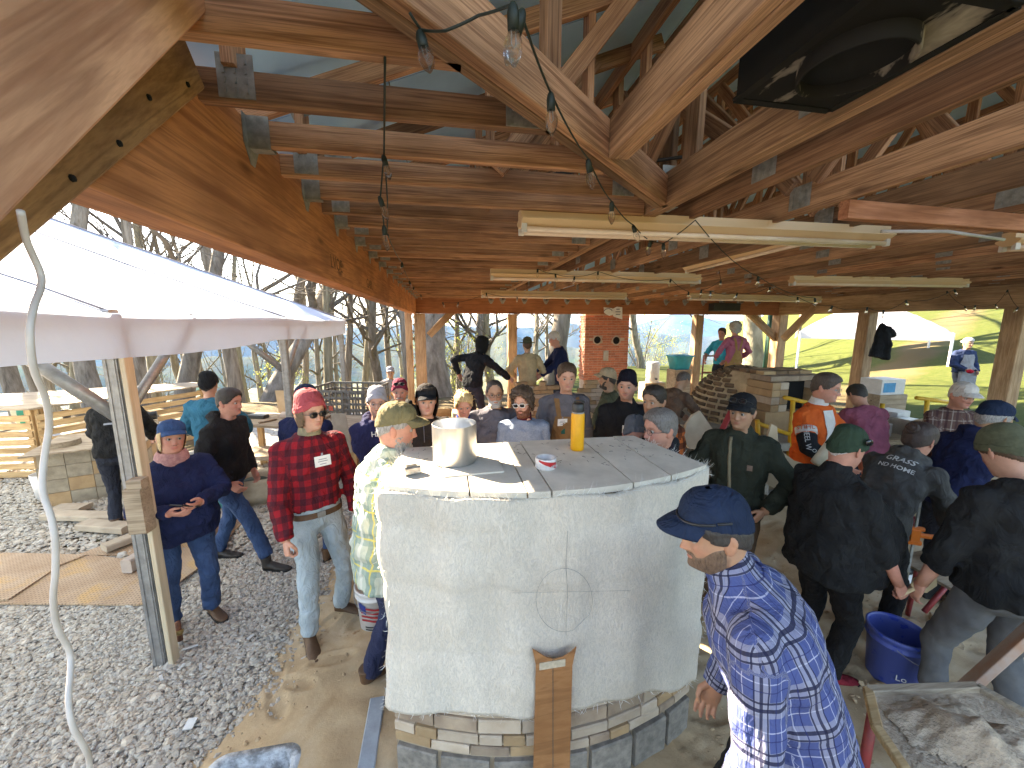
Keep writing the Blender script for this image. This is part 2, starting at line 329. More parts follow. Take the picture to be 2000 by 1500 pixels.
def stones(name, n, xr, yr, s0, s1, seed, test, zoff=.004):
    r = np.random.default_rng(seed); ico = bmesh.new(); bmesh.ops.create_icosphere(ico, subdivisions=1, radius=1); iv = np.array([v.co[:] for v in ico.verts]); ico.verts.ensure_lookup_table(); fi = np.array([[v.index for v in f.verts] for f in ico.faces]); ico.free()
    x = r.uniform(*xr, n); y = r.uniform(*yr, n); k = test(x, y, r); x = x[k]; y = y[k]; n = len(x)
    sc = r.uniform(s0, s1, (n, 1, 3))*r.lognormal(0, .3, (n, 1, 1)); sc[..., 2] *= .5
    V = iv[None]*sc*(1+r.normal(0, .16, (n, len(iv), 1)))
    a = r.uniform(0, 2*pi, n)[:, None]; tl = r.normal(0, .35, n)[:, None]
    X = V[..., 0]*np.cos(a)-V[..., 1]*np.sin(a); Y = V[..., 0]*np.sin(a)+V[..., 1]*np.cos(a); Z = V[..., 2]; Y, Z = Y*np.cos(tl)-Z*np.sin(tl), Y*np.sin(tl)+Z*np.cos(tl)
    V = np.stack([X+x[:, None], Y+y[:, None], Z+zoff+r.uniform(-.003, .008, (n, 1))], -1).reshape(-1, 3)
    F = (fi[None]+(np.arange(n)*len(iv))[:, None, None]).reshape(-1, 3)
    me = npmesh(name, V, F); at_ = me.color_attributes.new('shade', 'FLOAT_COLOR', 'POINT'); g = r.uniform(.78, 1.15, (n, 1)); wm = r.uniform(-.02, .07, (n, 1))
    cc = np.concatenate([g*(1+wm), g, g*(1-wm*1.3), np.ones((n, 1))], 1); at_.data.foreach_set('color', np.repeat(cc, len(iv), 0).astype(np.float32).ravel())
    o = mk(name, me, stone_m, kind='stuff', label='loose grey crushed stone covering the ground left of the sand', cat='gravel'); return o
m, t, b = nodes('crushed_stone'); a = N(t, 'ShaderNodeAttribute', attribute_name='shade'); n2 = noise_(t, coord(t, 'Object', off=False), 60, 4)
L(t, mixc(t, 1, ramp(t, n2.outputs[0], [(.3, (.33, .30, .26)), (.7, (.50, .47, .415))]), a.outputs['Color'], 'MULTIPLY'), b.inputs['Base Color']); b.inputs['Roughness'].default_value = .85; bump(t, b, n2.outputs[0], .3, .004); stone_m = m
def left_of_edge(x, y, r): return (x < edge_x(y)+.02+.09*r.normal(0, 1, len(x))**3*.6)
def tst(x, y, r):
    # only the part of the bed that the photograph looks at closely
    q = x-0; wd = FW.x*x+FW.y*y+FW.z*(-2.35); rx = RT.x*x+RT.y*y; uy = UP.x*x+UP.y*y+UP.z*(-2.35)
    vis = (wd > .3) & (np.abs(rx/wd) < 1.42) & (uy/wd > -1.06); return left_of_edge(x, y, r) & vis
sand_ms = stone_m; stone_m = plain('sand_clods', (.50, .36, .22), (.38, .26, .15), 30, .95, .3)
def in_sand(x, y, r): return (x > edge_x(y)-.05) & ~((x > -.33) & (x < 1.36) & (y > 1.4) & (y < 2.3))
sc_ = stones('loose_clods', 4200, (-1.3, 3.8), (1.2, 4.6), .004, .012, 77, in_sand, .032); sc_['label'] = 'small clods and pebbles scattered over the sand'; sc_['category'] = 'clods'; stone_m = sand_ms
stones('gravel', 62000, (-4.6, -.3), (1.2, 4.0), .0085, .0185, 5, tst)
stones('gravel', 28000, (-7.0, -.3), (4.0, 7.6), .014, .026, 6, tst)

# ------------------------------------------------------------------ shared materials
truss_w = wood('aged_truss_pine', (.54, .29, .165), (.19, .082, .043))
truss_w2 = wood('weathered_truss_pine', (.52, .30, .175), (.19, .095, .052))
beam_w = wood('stained_beam', (.63, .265, .115), (.37, .135, .058), gx=1.0, gy=9, rvar=.06)
post_w = wood('rough_post', (.52, .33, .19), (.30, .17, .085), gx=.9, gy=9, rvar=.12)
brace_w = wood('brace_timber', (.80, .43, .26), (.46, .20, .11), gx=.9, gy=7, rvar=.03)
ply_w = wood('grainy_treated_plank', (.48, .27, .125), (.2, .095, .04), gx=2.2, gy=8, rvar=.05)
pine_w = wood('fresh_pine', (.62, .42, .22), (.42, .25, .11), gx=1, gy=10, rvar=.14, bumps=.2)
oldpine_w = wood('greyed_pine', (.48, .38, .27), (.28, .2, .13), gx=1, gy=10, rvar=.15)
red_w = wood('pink_stained_pine', (.5, .22, .12), (.32, .12, .06), gx=1, gy=10, rvar=.1)
steel = plain('galvanised_steel', (.36, .35, .33), (.22, .215, .2), 30, .5, .15, metal=.35)
black_steel = plain('black_painted_steel', (.010, .010, .010), (.016, .015, .014), 5, .75, .06, spec=.2)
foil = plain('blue_grey_foil_panel', (.46, .71, .97), (.34, .57, .82), 3, .5, .35, bscale=9, contrast=(.3, .7), bdist=.01)
white_plastic = plain('white_plastic', (.72, .70, .68), (.62, .6, .58), 9, .4, .05)
cream_enamel = plain('cream_enamel', (.72, .64, .5), (.55, .45, .3), 4, .4, .05)
black_plastic = plain('black_plastic', (.016, .016, .017), (.024, .024, .025), 12, .45, .1)
grey_block_m = plain('concrete_block', (.31, .27, .225), (.18, .16, .135), 22, .9, .6, bscale=90, rvar=.15)
concrete_m = plain('pale_concrete', (.36, .33, .28), (.27, .24, .2), 9, .9, .4, bscale=70)
brick_red = plain('red_brick', (.46, .165, .09), (.33, .105, .06), 16, .85, .5, bscale=70, rvar=.2)
mortar_m = plain('mortar', (.42, .33, .26), (.33, .25, .19), 14, .9, .5, bscale=80)
canvas_m = None
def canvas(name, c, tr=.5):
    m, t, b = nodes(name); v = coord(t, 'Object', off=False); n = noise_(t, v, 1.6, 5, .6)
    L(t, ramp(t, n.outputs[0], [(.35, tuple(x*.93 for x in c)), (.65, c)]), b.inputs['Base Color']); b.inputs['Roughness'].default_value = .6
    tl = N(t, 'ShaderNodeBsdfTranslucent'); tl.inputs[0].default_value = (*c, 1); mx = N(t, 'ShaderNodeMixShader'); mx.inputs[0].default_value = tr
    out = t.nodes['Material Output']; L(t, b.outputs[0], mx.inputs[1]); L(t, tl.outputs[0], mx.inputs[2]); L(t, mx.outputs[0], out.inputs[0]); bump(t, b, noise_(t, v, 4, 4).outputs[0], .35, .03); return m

# ------------------------------------------------------------------ the pavilion
pav = empty('pavilion', (4.7, 5.2, 0), label='open timber pavilion with exposed roof trusses and rough posts', cat='pavilion')
XL, XR, YB, ZC = -.70, 10.1, 10.2, 3.01
ZB0, ZB1 = 2.627, 3.10
RS = .40
def roof_z(x): return 3.42+RS*((x-XL) if x < 4.7 else (4.7-XL)-(x-4.7))
# ring beams
lb = board('beam', (XL-.07, -.15, (ZB0+ZB1)/2), (XL-.07, YB+.2, (ZB0+ZB1)/2), .14, ZB1-ZB0, beam_w, pav, label='broad orange stained beam over the left side')
board('beam', (XL+.0, YB+.10, 2.855), (XR+.1, YB+.10, 2.855), .16, .43, wood('dark_red_beam', (.42, .17, .08), (.28, .105, .05), rvar=.05), pav, label='dark red beam over the back posts')
board('beam', (XR+.09, YB-.002, 2.85), (XR+.09, -.4, 2.85), .16, .42, post_w, pav)
# posts
def post(x, y, wd=.25, mat_=post_w, z1=2.63):
    a = V3(x, y, z1); b_ = V3(x, y, -.05); return board('post', b_, a, wd, wd, mat_, pav, up=(0, 1, 0), ch=.012)
post(-.62, YB+.1, .27); board('post', (-.90, YB+.02, -.05), (-.90, YB+.02, 3.0), .16, .2, post_w, pav, up=(0, 1, 0), ch=.01)
for px in (1000, 1362):
    p = at(px, 640, Y=YB+.1); post(p.x, p.y, .24)
cp = at(1522, 640, Y=YB+.1); post(cp.x, cp.y, .3, z1=2.64)
for px in (1692, 1985):
    p = at(px, 640, X=XR+.09); post(p.x, p.y, .27, z1=2.64)
# knee braces
def knee(a, b_, wd=.09, ht=.14, name='knee_brace'): return board(name, a, b_, wd, ht, post_w, pav, ch=.006)
knee(at(838, 655, Y=YB+.1), at(900, 592, Y=YB+.1), .1, .18)
knee(at(1516, 662, Y=YB+.1), at(1452, 600, Y=YB+.1), .1, .2)
q = at(1530, 662, X=XR+.05); knee(q, at(1592, 600, X=XR+.05), .1, .2)
# near knee brace, two plies, close on the upper left
A1 = at(372, 205, X=XL+.045); B1 = at(-190, 560, X=XL+.045)
d = (B1-A1).normalized(); board('knee_brace', A1-d*.03, B1, .09, .20, ply_w, pav, up=(1, 0, 0), label='grainy nailed plank of the near knee brace') if False else None
def slab(name, poly_px, X0, X1, mat_, **k):
    """timber lying against the left beam: outline measured on its own inner face, real thickness towards the beam"""
    P0 = [at(x, y, X=X1) for x, y in poly_px]; c = sum(P0, Vector())/len(P0); e = (P0[1]-P0[0]).normalized(); M = Matrix.Translation(c) @ axes(e, (1, 0, 0)); Mi = M.inverted()
    lo = [Mi @ p for p in P0]; n = len(lo); th = X1-X0; sgn = 1 if (Mi.to_3x3() @ V3(1, 0, 0)).z > 0 else -1
    bm = bmesh.new(); vs = [bm.verts.new(p) for p in lo]; f = bm.faces.new(vs); r_ = bmesh.ops.extrude_face_region(bm, geom=[f]); ev = [g for g in r_['geom'] if isinstance(g, bmesh.types.BMVert)]
    bmesh.ops.translate(bm, verts=ev, vec=(0, 0, -sgn*th)); bmesh.ops.recalc_face_normals(bm, faces=bm.faces); bmesh.ops.bevel(bm, geom=list(bm.edges), offset=.006, segments=2, affect='EDGES')
    me = bpy.data.meshes.new(name); bm.to_mesh(me); bm.free(); return mk(name, me, mat_, pav, M, **k)
kb = slab('knee_brace', [(-420, 850), (407, 160), (380, 196), (-300, 880)], XL-.01, XL+.04, ply_w, label='grainy nailed plank of the near knee brace') if False else None
def timber(name, e0, e1, depth_up, X0, X1, mat_, cut=0, **k):
    """straight timber in the plane of the left beam; e0-e1 is its lower edge, seen on face X1"""
    a = at(*e0, X=X1); b_ = at(*e1, X=X1); d = (b_-a); up = V3(0, -d.z, d.y).normalized(); up = up if up.z > 0 else -up
    c = (a+b_)/2+up*depth_up/2; c.x = (X0+X1)/2; M = Matrix.Translation(c) @ axes(d, up)
    return mk(name, MB().box((0, 0, 0), (d.length, X1-X0, depth_up), None, .007).mesh(name), mat_, pav, M, **k)
kb2 = timber('knee_brace', (-150, 650), (402, 176), .21, XL+.002, XL+.042, ply_w, label='grainy nailed plank of the near knee brace')
kb1 = timber('knee_brace', (-200, 655), (470, -38), .30, XL+.044, XL+.185, brace_w, label='thick smooth timber of the near knee brace')
for px, py in ((366, 165), (290, 190), (232, 280), (140, 348)):
    p = at(px, py, X=XL+.042); obj('nail', MB().lathe([(.007, 0), (.006, .004), (.001, .005)], p, 8, Matrix.Rotation(pi/2, 3, 'Y')), black_steel, kb2)
# stamps on the left beam
def text(name, s, size, M, mat_, parent=None, ext=.0006, align='CENTER', **k):
    cu = bpy.data.curves.new(name, 'FONT'); cu.body = s; cu.size = size; cu.extrude = ext; cu.align_x = align; cu.align_y = 'CENTER'; cu.resolution_u = 2
    o = bpy.data.objects.new(name, cu); COL.objects.link(o); dg = bpy.context.evaluated_depsgraph_get(); me = bpy.data.meshes.new_from_object(o.evaluated_get(dg)); bpy.data.objects.remove(o); bpy.data.curves.remove(cu)
    return mk(name, me, mat_, parent, M, **k)
stamp_m = plain('dark_stamp_ink', (.12, .05, .02), (.16, .07, .03), 40, .8, 0)
def face_M(p, right, up): r_ = Vector(right).normalized(); u = Vector(up).normalized(); n = r_.cross(u); return Matrix.Translation(Vector(p)) @ Matrix((r_, u, n)).transposed().to_4x4()
for px, py, s in ((658, 517, 'LVOE'), (722, 556, 'GAPL')):
    p = at(px, py, X=XL+.0015); text('stamp', s, .12, face_M(p, (0, 1, 0), (0, 0, 1)), stamp_m, lb)

def plate(p, right, up, wd, ht, parent, name='nail_plate'):
    M = face_M(p, right, up); b_ = MB().box((0, 0, 0), (wd, ht, .003))
    for i in range(3):
        for j in range(4): b_.box(((i-1)*wd*.3, (j-1.5)*ht*.22, .003), (wd*.05, ht*.13, .004))
    return mk(name, b_.mesh(name), steel, parent, M)
def hanger(p, along, parent, s=1.0):
    """sheet steel joist hanger: back leaf with a pointed foot and a seat"""
    a = Vector(along).normalized(); r_ = V3(-a.y, a.x, 0); M = face_M(p, r_, (0, 0, 1)); b_ = MB()
    b_.prism([(-.055*s, .09*s), (-.055*s, -.01*s), (-.015*s, -.075*s), (.015*s, -.075*s), (.055*s, -.01*s), (.055*s, .09*s)], 0, .003)
    b_.box((-.024*s, .035*s, .04*s), (.003, .11*s, .075*s)); b_.box((.024*s, .035*s, .04*s), (.003, .11*s, .075*s)); b_.box((0, -.021*s, .04*s), (.045*s, .003, .075*s))
    return mk('joist_hanger', b_.mesh('joist_hanger'), steel, parent, M)
XG = 1.25
def hip_end(y): return min(XG-.03, (y-1.0)/.9-.06)
def xtruss(y, hung):
    t_ = empty('roof_truss', (XL, y, ZC), parent=pav); x1 = hip_end(y); z = ZC+.045
    board('bottom_chord', (XL+.002, y, z), (x1, y, z), .038, .09, truss_w, t_)
    if hung: hanger((XL+.002, y, ZC+.01), (1, 0, 0), t_)
    else:
        board('heel_block', (XL+.10, y+.001, ZC+.092), (XL+.10, y+.001, ZC+.28), .036, .09, truss_w, t_, up=(0, 1, 0))
        za = ZC+.30
        board('top_chord', (XL-.42, y, za+RS*-.42), (XG+.2, y, za+RS*(XG+.2-XL)), .038, .09, truss_w, t_)
        plate((XL+.11, y-.021, ZC+.07), (1, 0, 0), (0, 0, 1), .1, .12, t_); plate((XL+.12, y-.021, za+.0), (1, 0, RS), (-RS, 0, 1), .14, .1, t_)
        if x1 > .6:
            for xx in (.25, .75):
                if xx < x1-.2: board('web', (xx, y+.04, ZC+.05), (xx, y+.04, za+RS*(xx-XL)), .036, .088, truss_w, t_, up=(0, 1, 0))
            board('web', (.27, y-.04, ZC+.08), (.98, y-.04, za+RS*(.98-XL)), .036, .088, truss_w, t_)
        plate((x1-.1, y-.021, z), (1, 0, 0), (0, 0, 1), .12, .085, t_)
k = 0; y = 1.11
while y < 10.0:
    xtruss(y, True); 
    if y+.29 < 9.9: xtruss(y+.29, False)
    y += .587
# hip girder, 45 degrees
hg = empty('hip_girder', (XL, .3, ZC), parent=pav); ha = V3(XL-.2, .27, ZC+.075); hb = V3(XG-.02, 2.125, ZC+.075)
board('bottom_chord', ha, hb, .04, .15, truss_w2, hg)
hd = (hb-ha).normalized(); hn = V3(-hd.y, hd.x, 0)
board('bottom_chord', ha-hn*.042, hb-hn*.042, .04, .15, truss_w, hg)
for f_ in (.48, .62): 
    p = ha.lerp(hb, f_); board('web', p+hn*.04-V3(0, 0, .03), p+hn*.04+V3(0, 0, 1.0), .038, .09, truss_w, hg, up=tuple(hd))
pg = at(985, 98, z=ZC+.1); p = ha.lerp(hb, .36)-hn*.02; board('web', p+V3(0, 0, .076), p+V3(0, 0, .9), .04, .12, truss_w, hg, up=tuple(hd)); plate(p-hn*.045+V3(0, 0, .06), hd, (0, 0, 1), .13, .16, hg)
# trusses running away from the viewer
def ytruss(x, y0, y1, mat_, dbl=False, ht=.16, phase=0.0, webs=True):
    t_ = empty('roof_truss', (x, y1, ZC), parent=pav); z = ZC+ht/2; zt = roof_z(x)-.12
    board('bottom_chord', (x, y0, z), (x, y1, z), .04, ht, mat_, t_)
    if dbl: board('bottom_chord', (x+.043, y0, z), (x+.043, y1, z), .04, ht, truss_w2, t_)
    if y1 > 9: hanger((x, y1-.002, ZC+.0), (0, -1, 0), t_, 1.5)
    if webs:
        board('top_chord', (x, y0, zt), (x, y1, zt), .04, .1, truss_w, t_)
        yy = y0+.5+phase; i = 0
        while yy < y1-.4:
            board('web', (x+.041, yy, ZC+.04), (x+.041, yy, zt), .036, .088, truss_w, t_, up=(0, 1, 0))
            if yy+1.25 < y1: 
                a_, b_ = ((ZC+ht, zt-.06) if i % 2 else (zt-.06, ZC+ht)); board('web', (x-.0385, yy+.05, a_), (x-.0385, yy+1.2, b_), .036, .088, truss_w, t_, up=(1, 0, 0) if False else (0, 0, 1))
                plate((x-.024, yy+.0, ZC+ht*.62), (0, -1, 0), (0, 0, 1), .14, .13, t_)
            yy += 1.3; i += 1
yt = []
ytruss(.69, -.08, 1.55, truss_w2, True, .15, webs=False)
ytruss(XG, -.08, YB+.02, truss_w2, True, .17, .75)
x = 1.56; i = 0
while x < 9.8:
    ytruss(x, -.08, YB+.02, truss_w2 if i % 3 else truss_w, False, .16, (i*.37) % 1.0); x += .597; i += 1
# steep webs around the apex
ag = empty('girder_webs', (XG, 2.15, ZC), parent=pav)
for (p0, p1, w0) in (((1185, 195), (1085, -5), .09), ((1160, 230), (1152, -20), .09), ((1207, 215), (1212, -20), .1), ((1300, 395), (1318, 130), .12), ((1345, 380), (1365, 140), .12), ((1270, 330), (1215, 190), .09)):
    a_ = at(*p0, X=XG+.1); b_ = at(*p1, X=XG+.1+.05); board('web', a_, b_, .04, w0, truss_w if w0 < .1 else truss_w2, ag, up=(0, 1, .2))
a_ = at(1290, 415, z=ZC-.006); plate(a_+V3(.0, -.03, .01), (1, 0, 0), (0, 1, 0), .12, .1, ag)
pl = at(1310, 360, Y=2.12); plate(pl, (1, 0, 0), (0, 0, 1), .11, .2, ag)
# roof deck: sheets of foil faced board
def roof_panel(x0, x1, y0, y1):
    b_ = MB(); th = .02; P = []
    for (x, y) in ((x0, y0), (x1, y0), (x1, y1), (x0, y1)):
        P.append(V3(x, y, roof_z(x)))
    V = P+[p+V3(0, 0, th) for p in P]; b_.add(V, [(3, 2, 1, 0), (4, 5, 6, 7), (0, 1, 5, 4), (1, 2, 6, 5), (2, 3, 7, 6), (3, 0, 4, 7)]); return obj('roof_panel', b_, foil, pav)
xs = [XL-.5, XL+.45, 1.6, 3.2, 4.7, 6.2, 7.8, 9.4, XR+.8]
for i in range(len(xs)-1):
    y = -.12
    while y < 10.6:
        roof_panel(xs[i]+.004, xs[i+1]-.004, y+.004, min(y+2.4, 10.9)-.004); y += 2.4
gw = MB().prism([(XL-.8, 3.075), (XR+.6, 3.075), (XR+.6, roof_z(XR+.6)-.02), (4.7, roof_z(4.7)-.02), (XL-.8, roof_z(XL-.8)-.02)], 0, .03, Matrix(((1, 0, 0), (0, 0, -1), (0, 1, 0)))); gw.v = [(x, y+YB+.19, z) for x, y, z in gw.v]; obj('gable_panel', gw, foil, pav)
board('frieze_board', (XR+.2, -.4, 3.24), (XR+.2, YB, 3.24), .03, .36, truss_w2, pav)
b_ = MB(); 
for a0, a1 in ((XL-.55, 4.7), (4.7, XR+.85)):
    P = [V3(a0, -.15, roof_z(a0)+.04), V3(a1, -.15, roof_z(a1)+.04), V3(a1, 11.0, roof_z(a1)+.04), V3(a0, 11.0, roof_z(a0)+.04)]; V = P+[p+V3(0, 0, .03) for p in P]; b_.add(V, [(3, 2, 1, 0), (4, 5, 6, 7), (0, 1, 5, 4), (1, 2, 6, 5), (2, 3, 7, 6), (3, 0, 4, 7)])
obj('roof_covering', b_, plain('roof_metal', (.2, .1, .07), None, 4, .6), pav)
# ------------------------------------------------------------------ white tent on the left
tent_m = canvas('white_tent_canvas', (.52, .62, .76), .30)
grey_alu = plain('dull_aluminium', (.34, .33, .32), (.24, .23, .22), 20, .45, .15, metal=.55)
tl = empty('marquee_tent', (-5.2, 5.0, 0), label='large white frame tent with a deep valance beside the pavilion', cat='tent')
EX0, EX1, RXX = -1.95, -8.4, -5.2; TZ, RZ_ = 2.44, 3.86
Y0, Y1, YE, RY1, RY0 = -2.2, 8.15, 8.15, 5.15, 0.6
def cloth_grid(name, f, nu, nv, mat_, parent, **k):
    V = [f(i/(nu-1), j/(nv-1)) for j in range(nv) for i in range(nu)]; F = [(j*nu+i, j*nu+i+1, (j+1)*nu+i+1, (j+1)*nu+i) for j in range(nv-1) for i in range(nu-1)]
    return mk(name, npmesh(name, V, F, True), mat_, parent, **k)
def sag(u, v, a): return -a*sin(pi*u)*sin(pi*v)
def roofside(x_e):
    def f(u, v):
        y = Y0+(YE-Y0)*u; ry = RY0+(RY1-RY0)*u; x = x_e+(RXX-x_e)*v; yy = y+(ry-y)*v; z = TZ+(RZ_-TZ)*v-.06*abs(sin(u*pi*3))*sin(pi*v)-.03*sin(u*pi*3)**2*(1-v)+.008*sin(v*30+u*9)*(1-v)
        return (x, yy, z)
    return f
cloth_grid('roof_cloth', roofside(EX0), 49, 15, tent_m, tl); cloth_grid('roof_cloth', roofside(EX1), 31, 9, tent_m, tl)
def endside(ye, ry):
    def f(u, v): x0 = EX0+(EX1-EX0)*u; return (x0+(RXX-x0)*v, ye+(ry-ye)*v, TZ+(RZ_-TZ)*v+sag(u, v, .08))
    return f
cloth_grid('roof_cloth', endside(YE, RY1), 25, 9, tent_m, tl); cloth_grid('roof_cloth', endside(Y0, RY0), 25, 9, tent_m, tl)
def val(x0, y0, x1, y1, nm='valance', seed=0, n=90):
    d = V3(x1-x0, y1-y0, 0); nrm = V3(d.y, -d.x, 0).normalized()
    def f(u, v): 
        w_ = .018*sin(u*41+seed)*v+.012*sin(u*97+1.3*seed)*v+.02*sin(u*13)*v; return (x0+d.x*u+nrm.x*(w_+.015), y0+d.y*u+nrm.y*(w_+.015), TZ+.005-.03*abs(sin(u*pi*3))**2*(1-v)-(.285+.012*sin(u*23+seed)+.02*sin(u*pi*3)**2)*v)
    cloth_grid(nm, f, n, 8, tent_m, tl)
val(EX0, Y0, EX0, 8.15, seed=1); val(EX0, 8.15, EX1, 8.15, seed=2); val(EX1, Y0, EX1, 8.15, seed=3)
pf1 = at(320, 1280, z=0)
for (x, y) in ((EX0, 2.72), (EX0, 5.25), (EX0-.02, 8.08), (EX1, 8.08), (EX1, 2.72), (EX1, 5.25), (EX1, -.4), (EX0, -.5)):
    b_ = MB(); b_.box((0, 0, 1.22), (.075, .075, 2.44), None, .008)
    for q in (-.022, .022): b_.box((.039, q, 1.22), (.006, .012, 2.4)); b_.box((q, -.039, 1.22), (.012, .006, 2.4))
    mk('leg_post', b_.mesh('leg_post'), grey_alu, tl, Matrix.Translation(V3(x-.055, y, 0)))
    obj('foot_plate', MB().box((x-.02, y, .006), (.2, .2, .01)), grey_alu, tl)
for y in (2.72, 5.25): # eave braces and roof seams
    obj('brace_tube', MB().tube([V3(EX0-.04, y+.02, 1.72), V3(EX0-.95, y+.02, 2.56)], .038, 10), grey_alu, tl, True)
    obj('brace_tube', MB().tube([V3(EX0-.04, y+.02, 1.80), V3(EX0-.04, y+.75, 2.42)], .03, 10), grey_alu, tl, True)
seam_m = plain('tent_seam_cord', (.30, .30, .33), None, 20, .8, .1)
for u in (.475, .72):
    f = roofside(EX0); pts = [V3(*f(u, v))+V3(.004, 0, .008) for v in np.linspace(0, 1, 9)]; obj('roof_seam', MB().tube(pts, .007, 6), seam_m, tl, True)
f = endside(YE, RY1); obj('roof_seam', MB().tube([V3(*f(0, v))+V3(0, 0, .008) for v in np.linspace(0, 1, 9)], .012, 6), seam_m, tl, True)
obj('eave_rail', MB().bar((EX0-.07, Y0, TZ-.06), (EX0-.07, 8.08, TZ-.06), .05, .06), grey_alu, tl)
obj('eave_rail', MB().bar((EX1, 8.07, TZ-.06), (EX0-.05, 8.07, TZ-.06), .05, .06), grey_alu, tl)
# pale plank lashed to the near tent post, wooden sleeve round it
tp = at(322, 1278, z=0)
board('leaning_plank', (-1.927, 2.705, 0), (-1.932, 2.705, 2.15), .03, .07, plain('pale_bare_plank', (.58, .48, .34), (.46, .37, .25), 4, .8, .2, cs=(.6, 9, 9)), None, up=(0, 1, 0), label='pale unpainted plank standing against the near tent post', cat='plank')
b_ = MB(); b_.box((0, 0, .15), (.095, .09, .30), None, .008); b_.box((.02, -.01, .33), (.08, .07, .06), None, .006); q = at(284, 915, Y=2.69)
mk('wooden_box', b_.mesh('wooden_box'), oldpine_w, None, Matrix.Translation(V3(-1.935, 2.635, 1.04)), label='narrow weathered wooden box fixed to the near tent post beside the woman', cat='box')

# ------------------------------------------------------------------ white pop-up canopy on the lawn
cano = canvas('thin_white_canopy', (.56, .57, .64), .35)
c0 = at(1553, 738, z=.0); c0 = V3(c0.x, c0.y, 0); c1 = at(1846, 746, w=14.2)
pu = empty('popup_canopy', c0, label='white pop-up canopy on thin legs standing on the sloping lawn', cat='canopy')
dx = (V3(c1.x, c1.y, 0)-c0); ex_ = dx.normalized(); ey_ = V3(-ex_.y, ex_.x, 0); Lx, Ly = dx.length, 3.2; eh = 1.95
ze = float(terrain(c0.x, c0.y)); c0z = at(1553, 648, w=(Vector((c0.x, c0.y, 2.35))-CAM).dot(FW)).z
def cp_(u, v, z): q = c0+ex_*(u*Lx)+ey_*(v*Ly); return (q.x, q.y, z)
def roofc(u, v): 
    q = max(abs(u*2-1)-(.0), abs(v*2-1)); return cp_(u, v, c0z+1.45*(1-q)**.85)
cloth_grid('canopy_roof', roofc, 25, 15, cano, pu)
for e in range(4):
    def f(u, v, e=e):
        a = [(u, 0), (1, u), (1-u, 1), (0, 1-u)][e]; return cp_(a[0], a[1], c0z+.01-.30*v)
    cloth_grid('canopy_valance', f, 14, 3, cano, pu)
for u, v in ((0, 0), (1, 0), (0, 1), (1, 1)):
    p = V3(*cp_(u, v, c0z)); zt = float(terrain(p.x, p.y)); obj('canopy_leg', MB().bar((p.x, p.y, zt-.1), (p.x, p.y, c0z), .06, .06), white_plastic, pu)

# ------------------------------------------------------------------ trees
bark_m = plain('bark', (.27, .235, .195), (.12, .098, .075), 7, .95, 1, bscale=30, rvar=.25, bdist=.03, cs=(1.6, 1.6, .22))
bark2_m = plain('mossy_bark', (.28, .245, .17), (.14, .118, .075), 5, .95, .9, bscale=24, rvar=.2, bdist=.03, cs=(1.6, 1.6, .25))
twig_m = plain('twigs', (.13, .112, .092), (.085, .07, .056), 8, .95, 0, rvar=.2)
leaf_m = None
m, t, b = nodes('spring_leaves'); oi = N(t, 'ShaderNodeObjectInfo'); geo = N(t, 'ShaderNodeNewGeometry'); n_ = noise_(t, geo.outputs['Position'], 1.6, 3)
L(t, ramp(t, n_.outputs[0], [(.3, (.16, .2, .035)), (.7, (.30, .33, .08))]), b.inputs['Base Color']); b.inputs['Roughness'].default_value = .7
tl_ = N(t, 'ShaderNodeBsdfTranslucent'); tl_.inputs[0].default_value = (.36, .4, .09, 1); mx = N(t, 'ShaderNodeMixShader'); mx.inputs[0].default_value = .4; L(t, b.outputs[0], mx.inputs[1]); L(t, tl_.outputs[0], mx.inputs[2]); L(t, mx.outputs[0], t.nodes['Material Output'].inputs[0]); leaf_m = m
def grow(r, base, d, L_, R0, lev, out, tw, maxlev, lean=.0, leaves=None):
    n = 9 if lev == 0 else (6 if lev == 1 else 4); p = Vector(base); dd = Vector(d).normalized(); pts = [p.copy()]; rs = [R0*(1.25 if lev == 0 else 1)]
    for i in range(1, n+1):
        dd = (dd+V3(r.normal(0, .05 if lev == 0 else .16), r.normal(0, .05 if lev == 0 else .16), r.normal(0, .03)+(.05 if lev else 0))).normalized(); p = p+dd*(L_/n); pts.append(p.copy()); rs.append(max(R0*(1-.78*i/n), .0035))
    (out if lev <= (0) else tw).tube(pts, rs, 10 if lev == 0 else (6 if lev == 1 else (4 if lev == 2 else 3)), False)
    if lev < maxlev:
        k = [int(r.integers(9, 13)), int(r.integers(5, 8)), int(r.integers(4, 6)), 3][lev]
        for j in range(k):
            f_ = r.uniform(.22 if lev == 0 else .2, .98); q = f_*n; i = min(int(q), n-1); pp = pts[i].lerp(pts[i+1], q-i); az = r.uniform(0, 2*pi); t_ = (pts[i+1]-pts[i]).normalized(); o1 = t_.orthogonal().normalized(); o2 = t_.cross(o1); side = o1*cos(az)+o2*sin(az); an = r.uniform(.5, 1.15)
            nd = t_*cos(an)+side*sin(an); grow(r, pp, nd, L_*(.42 if lev == 0 else .5)*r.uniform(.6, 1.15)*(1.15-.6*f_), rs[i]*r.uniform(.35, .55), lev+1, out, tw, maxlev, 0, leaves)
    elif leaves is not None:
        for pp in pts[1:]: leaves.append(pp)
def leaf_mesh(pts, r, n, s, name):
    P = np.array([p[:] for p in pts]); P = P[r.integers(0, len(P), n)]+r.normal(0, s*3, (n, 3)); A = r.normal(size=(n, 3)); A /= np.linalg.norm(A, axis=1)[:, None]; B = np.cross(A, r.normal(size=(n, 3))); B /= np.linalg.norm(B, axis=1)[:, None]
    sz = s*r.uniform(.5, 1.4, (n, 1)); V = np.stack([P-A*sz, P+B*sz*.6, P+A*sz, P-B*sz*.6], 1).reshape(-1, 3); return npmesh(name, V, np.arange(n*4).reshape(n, 4))
TREES = []
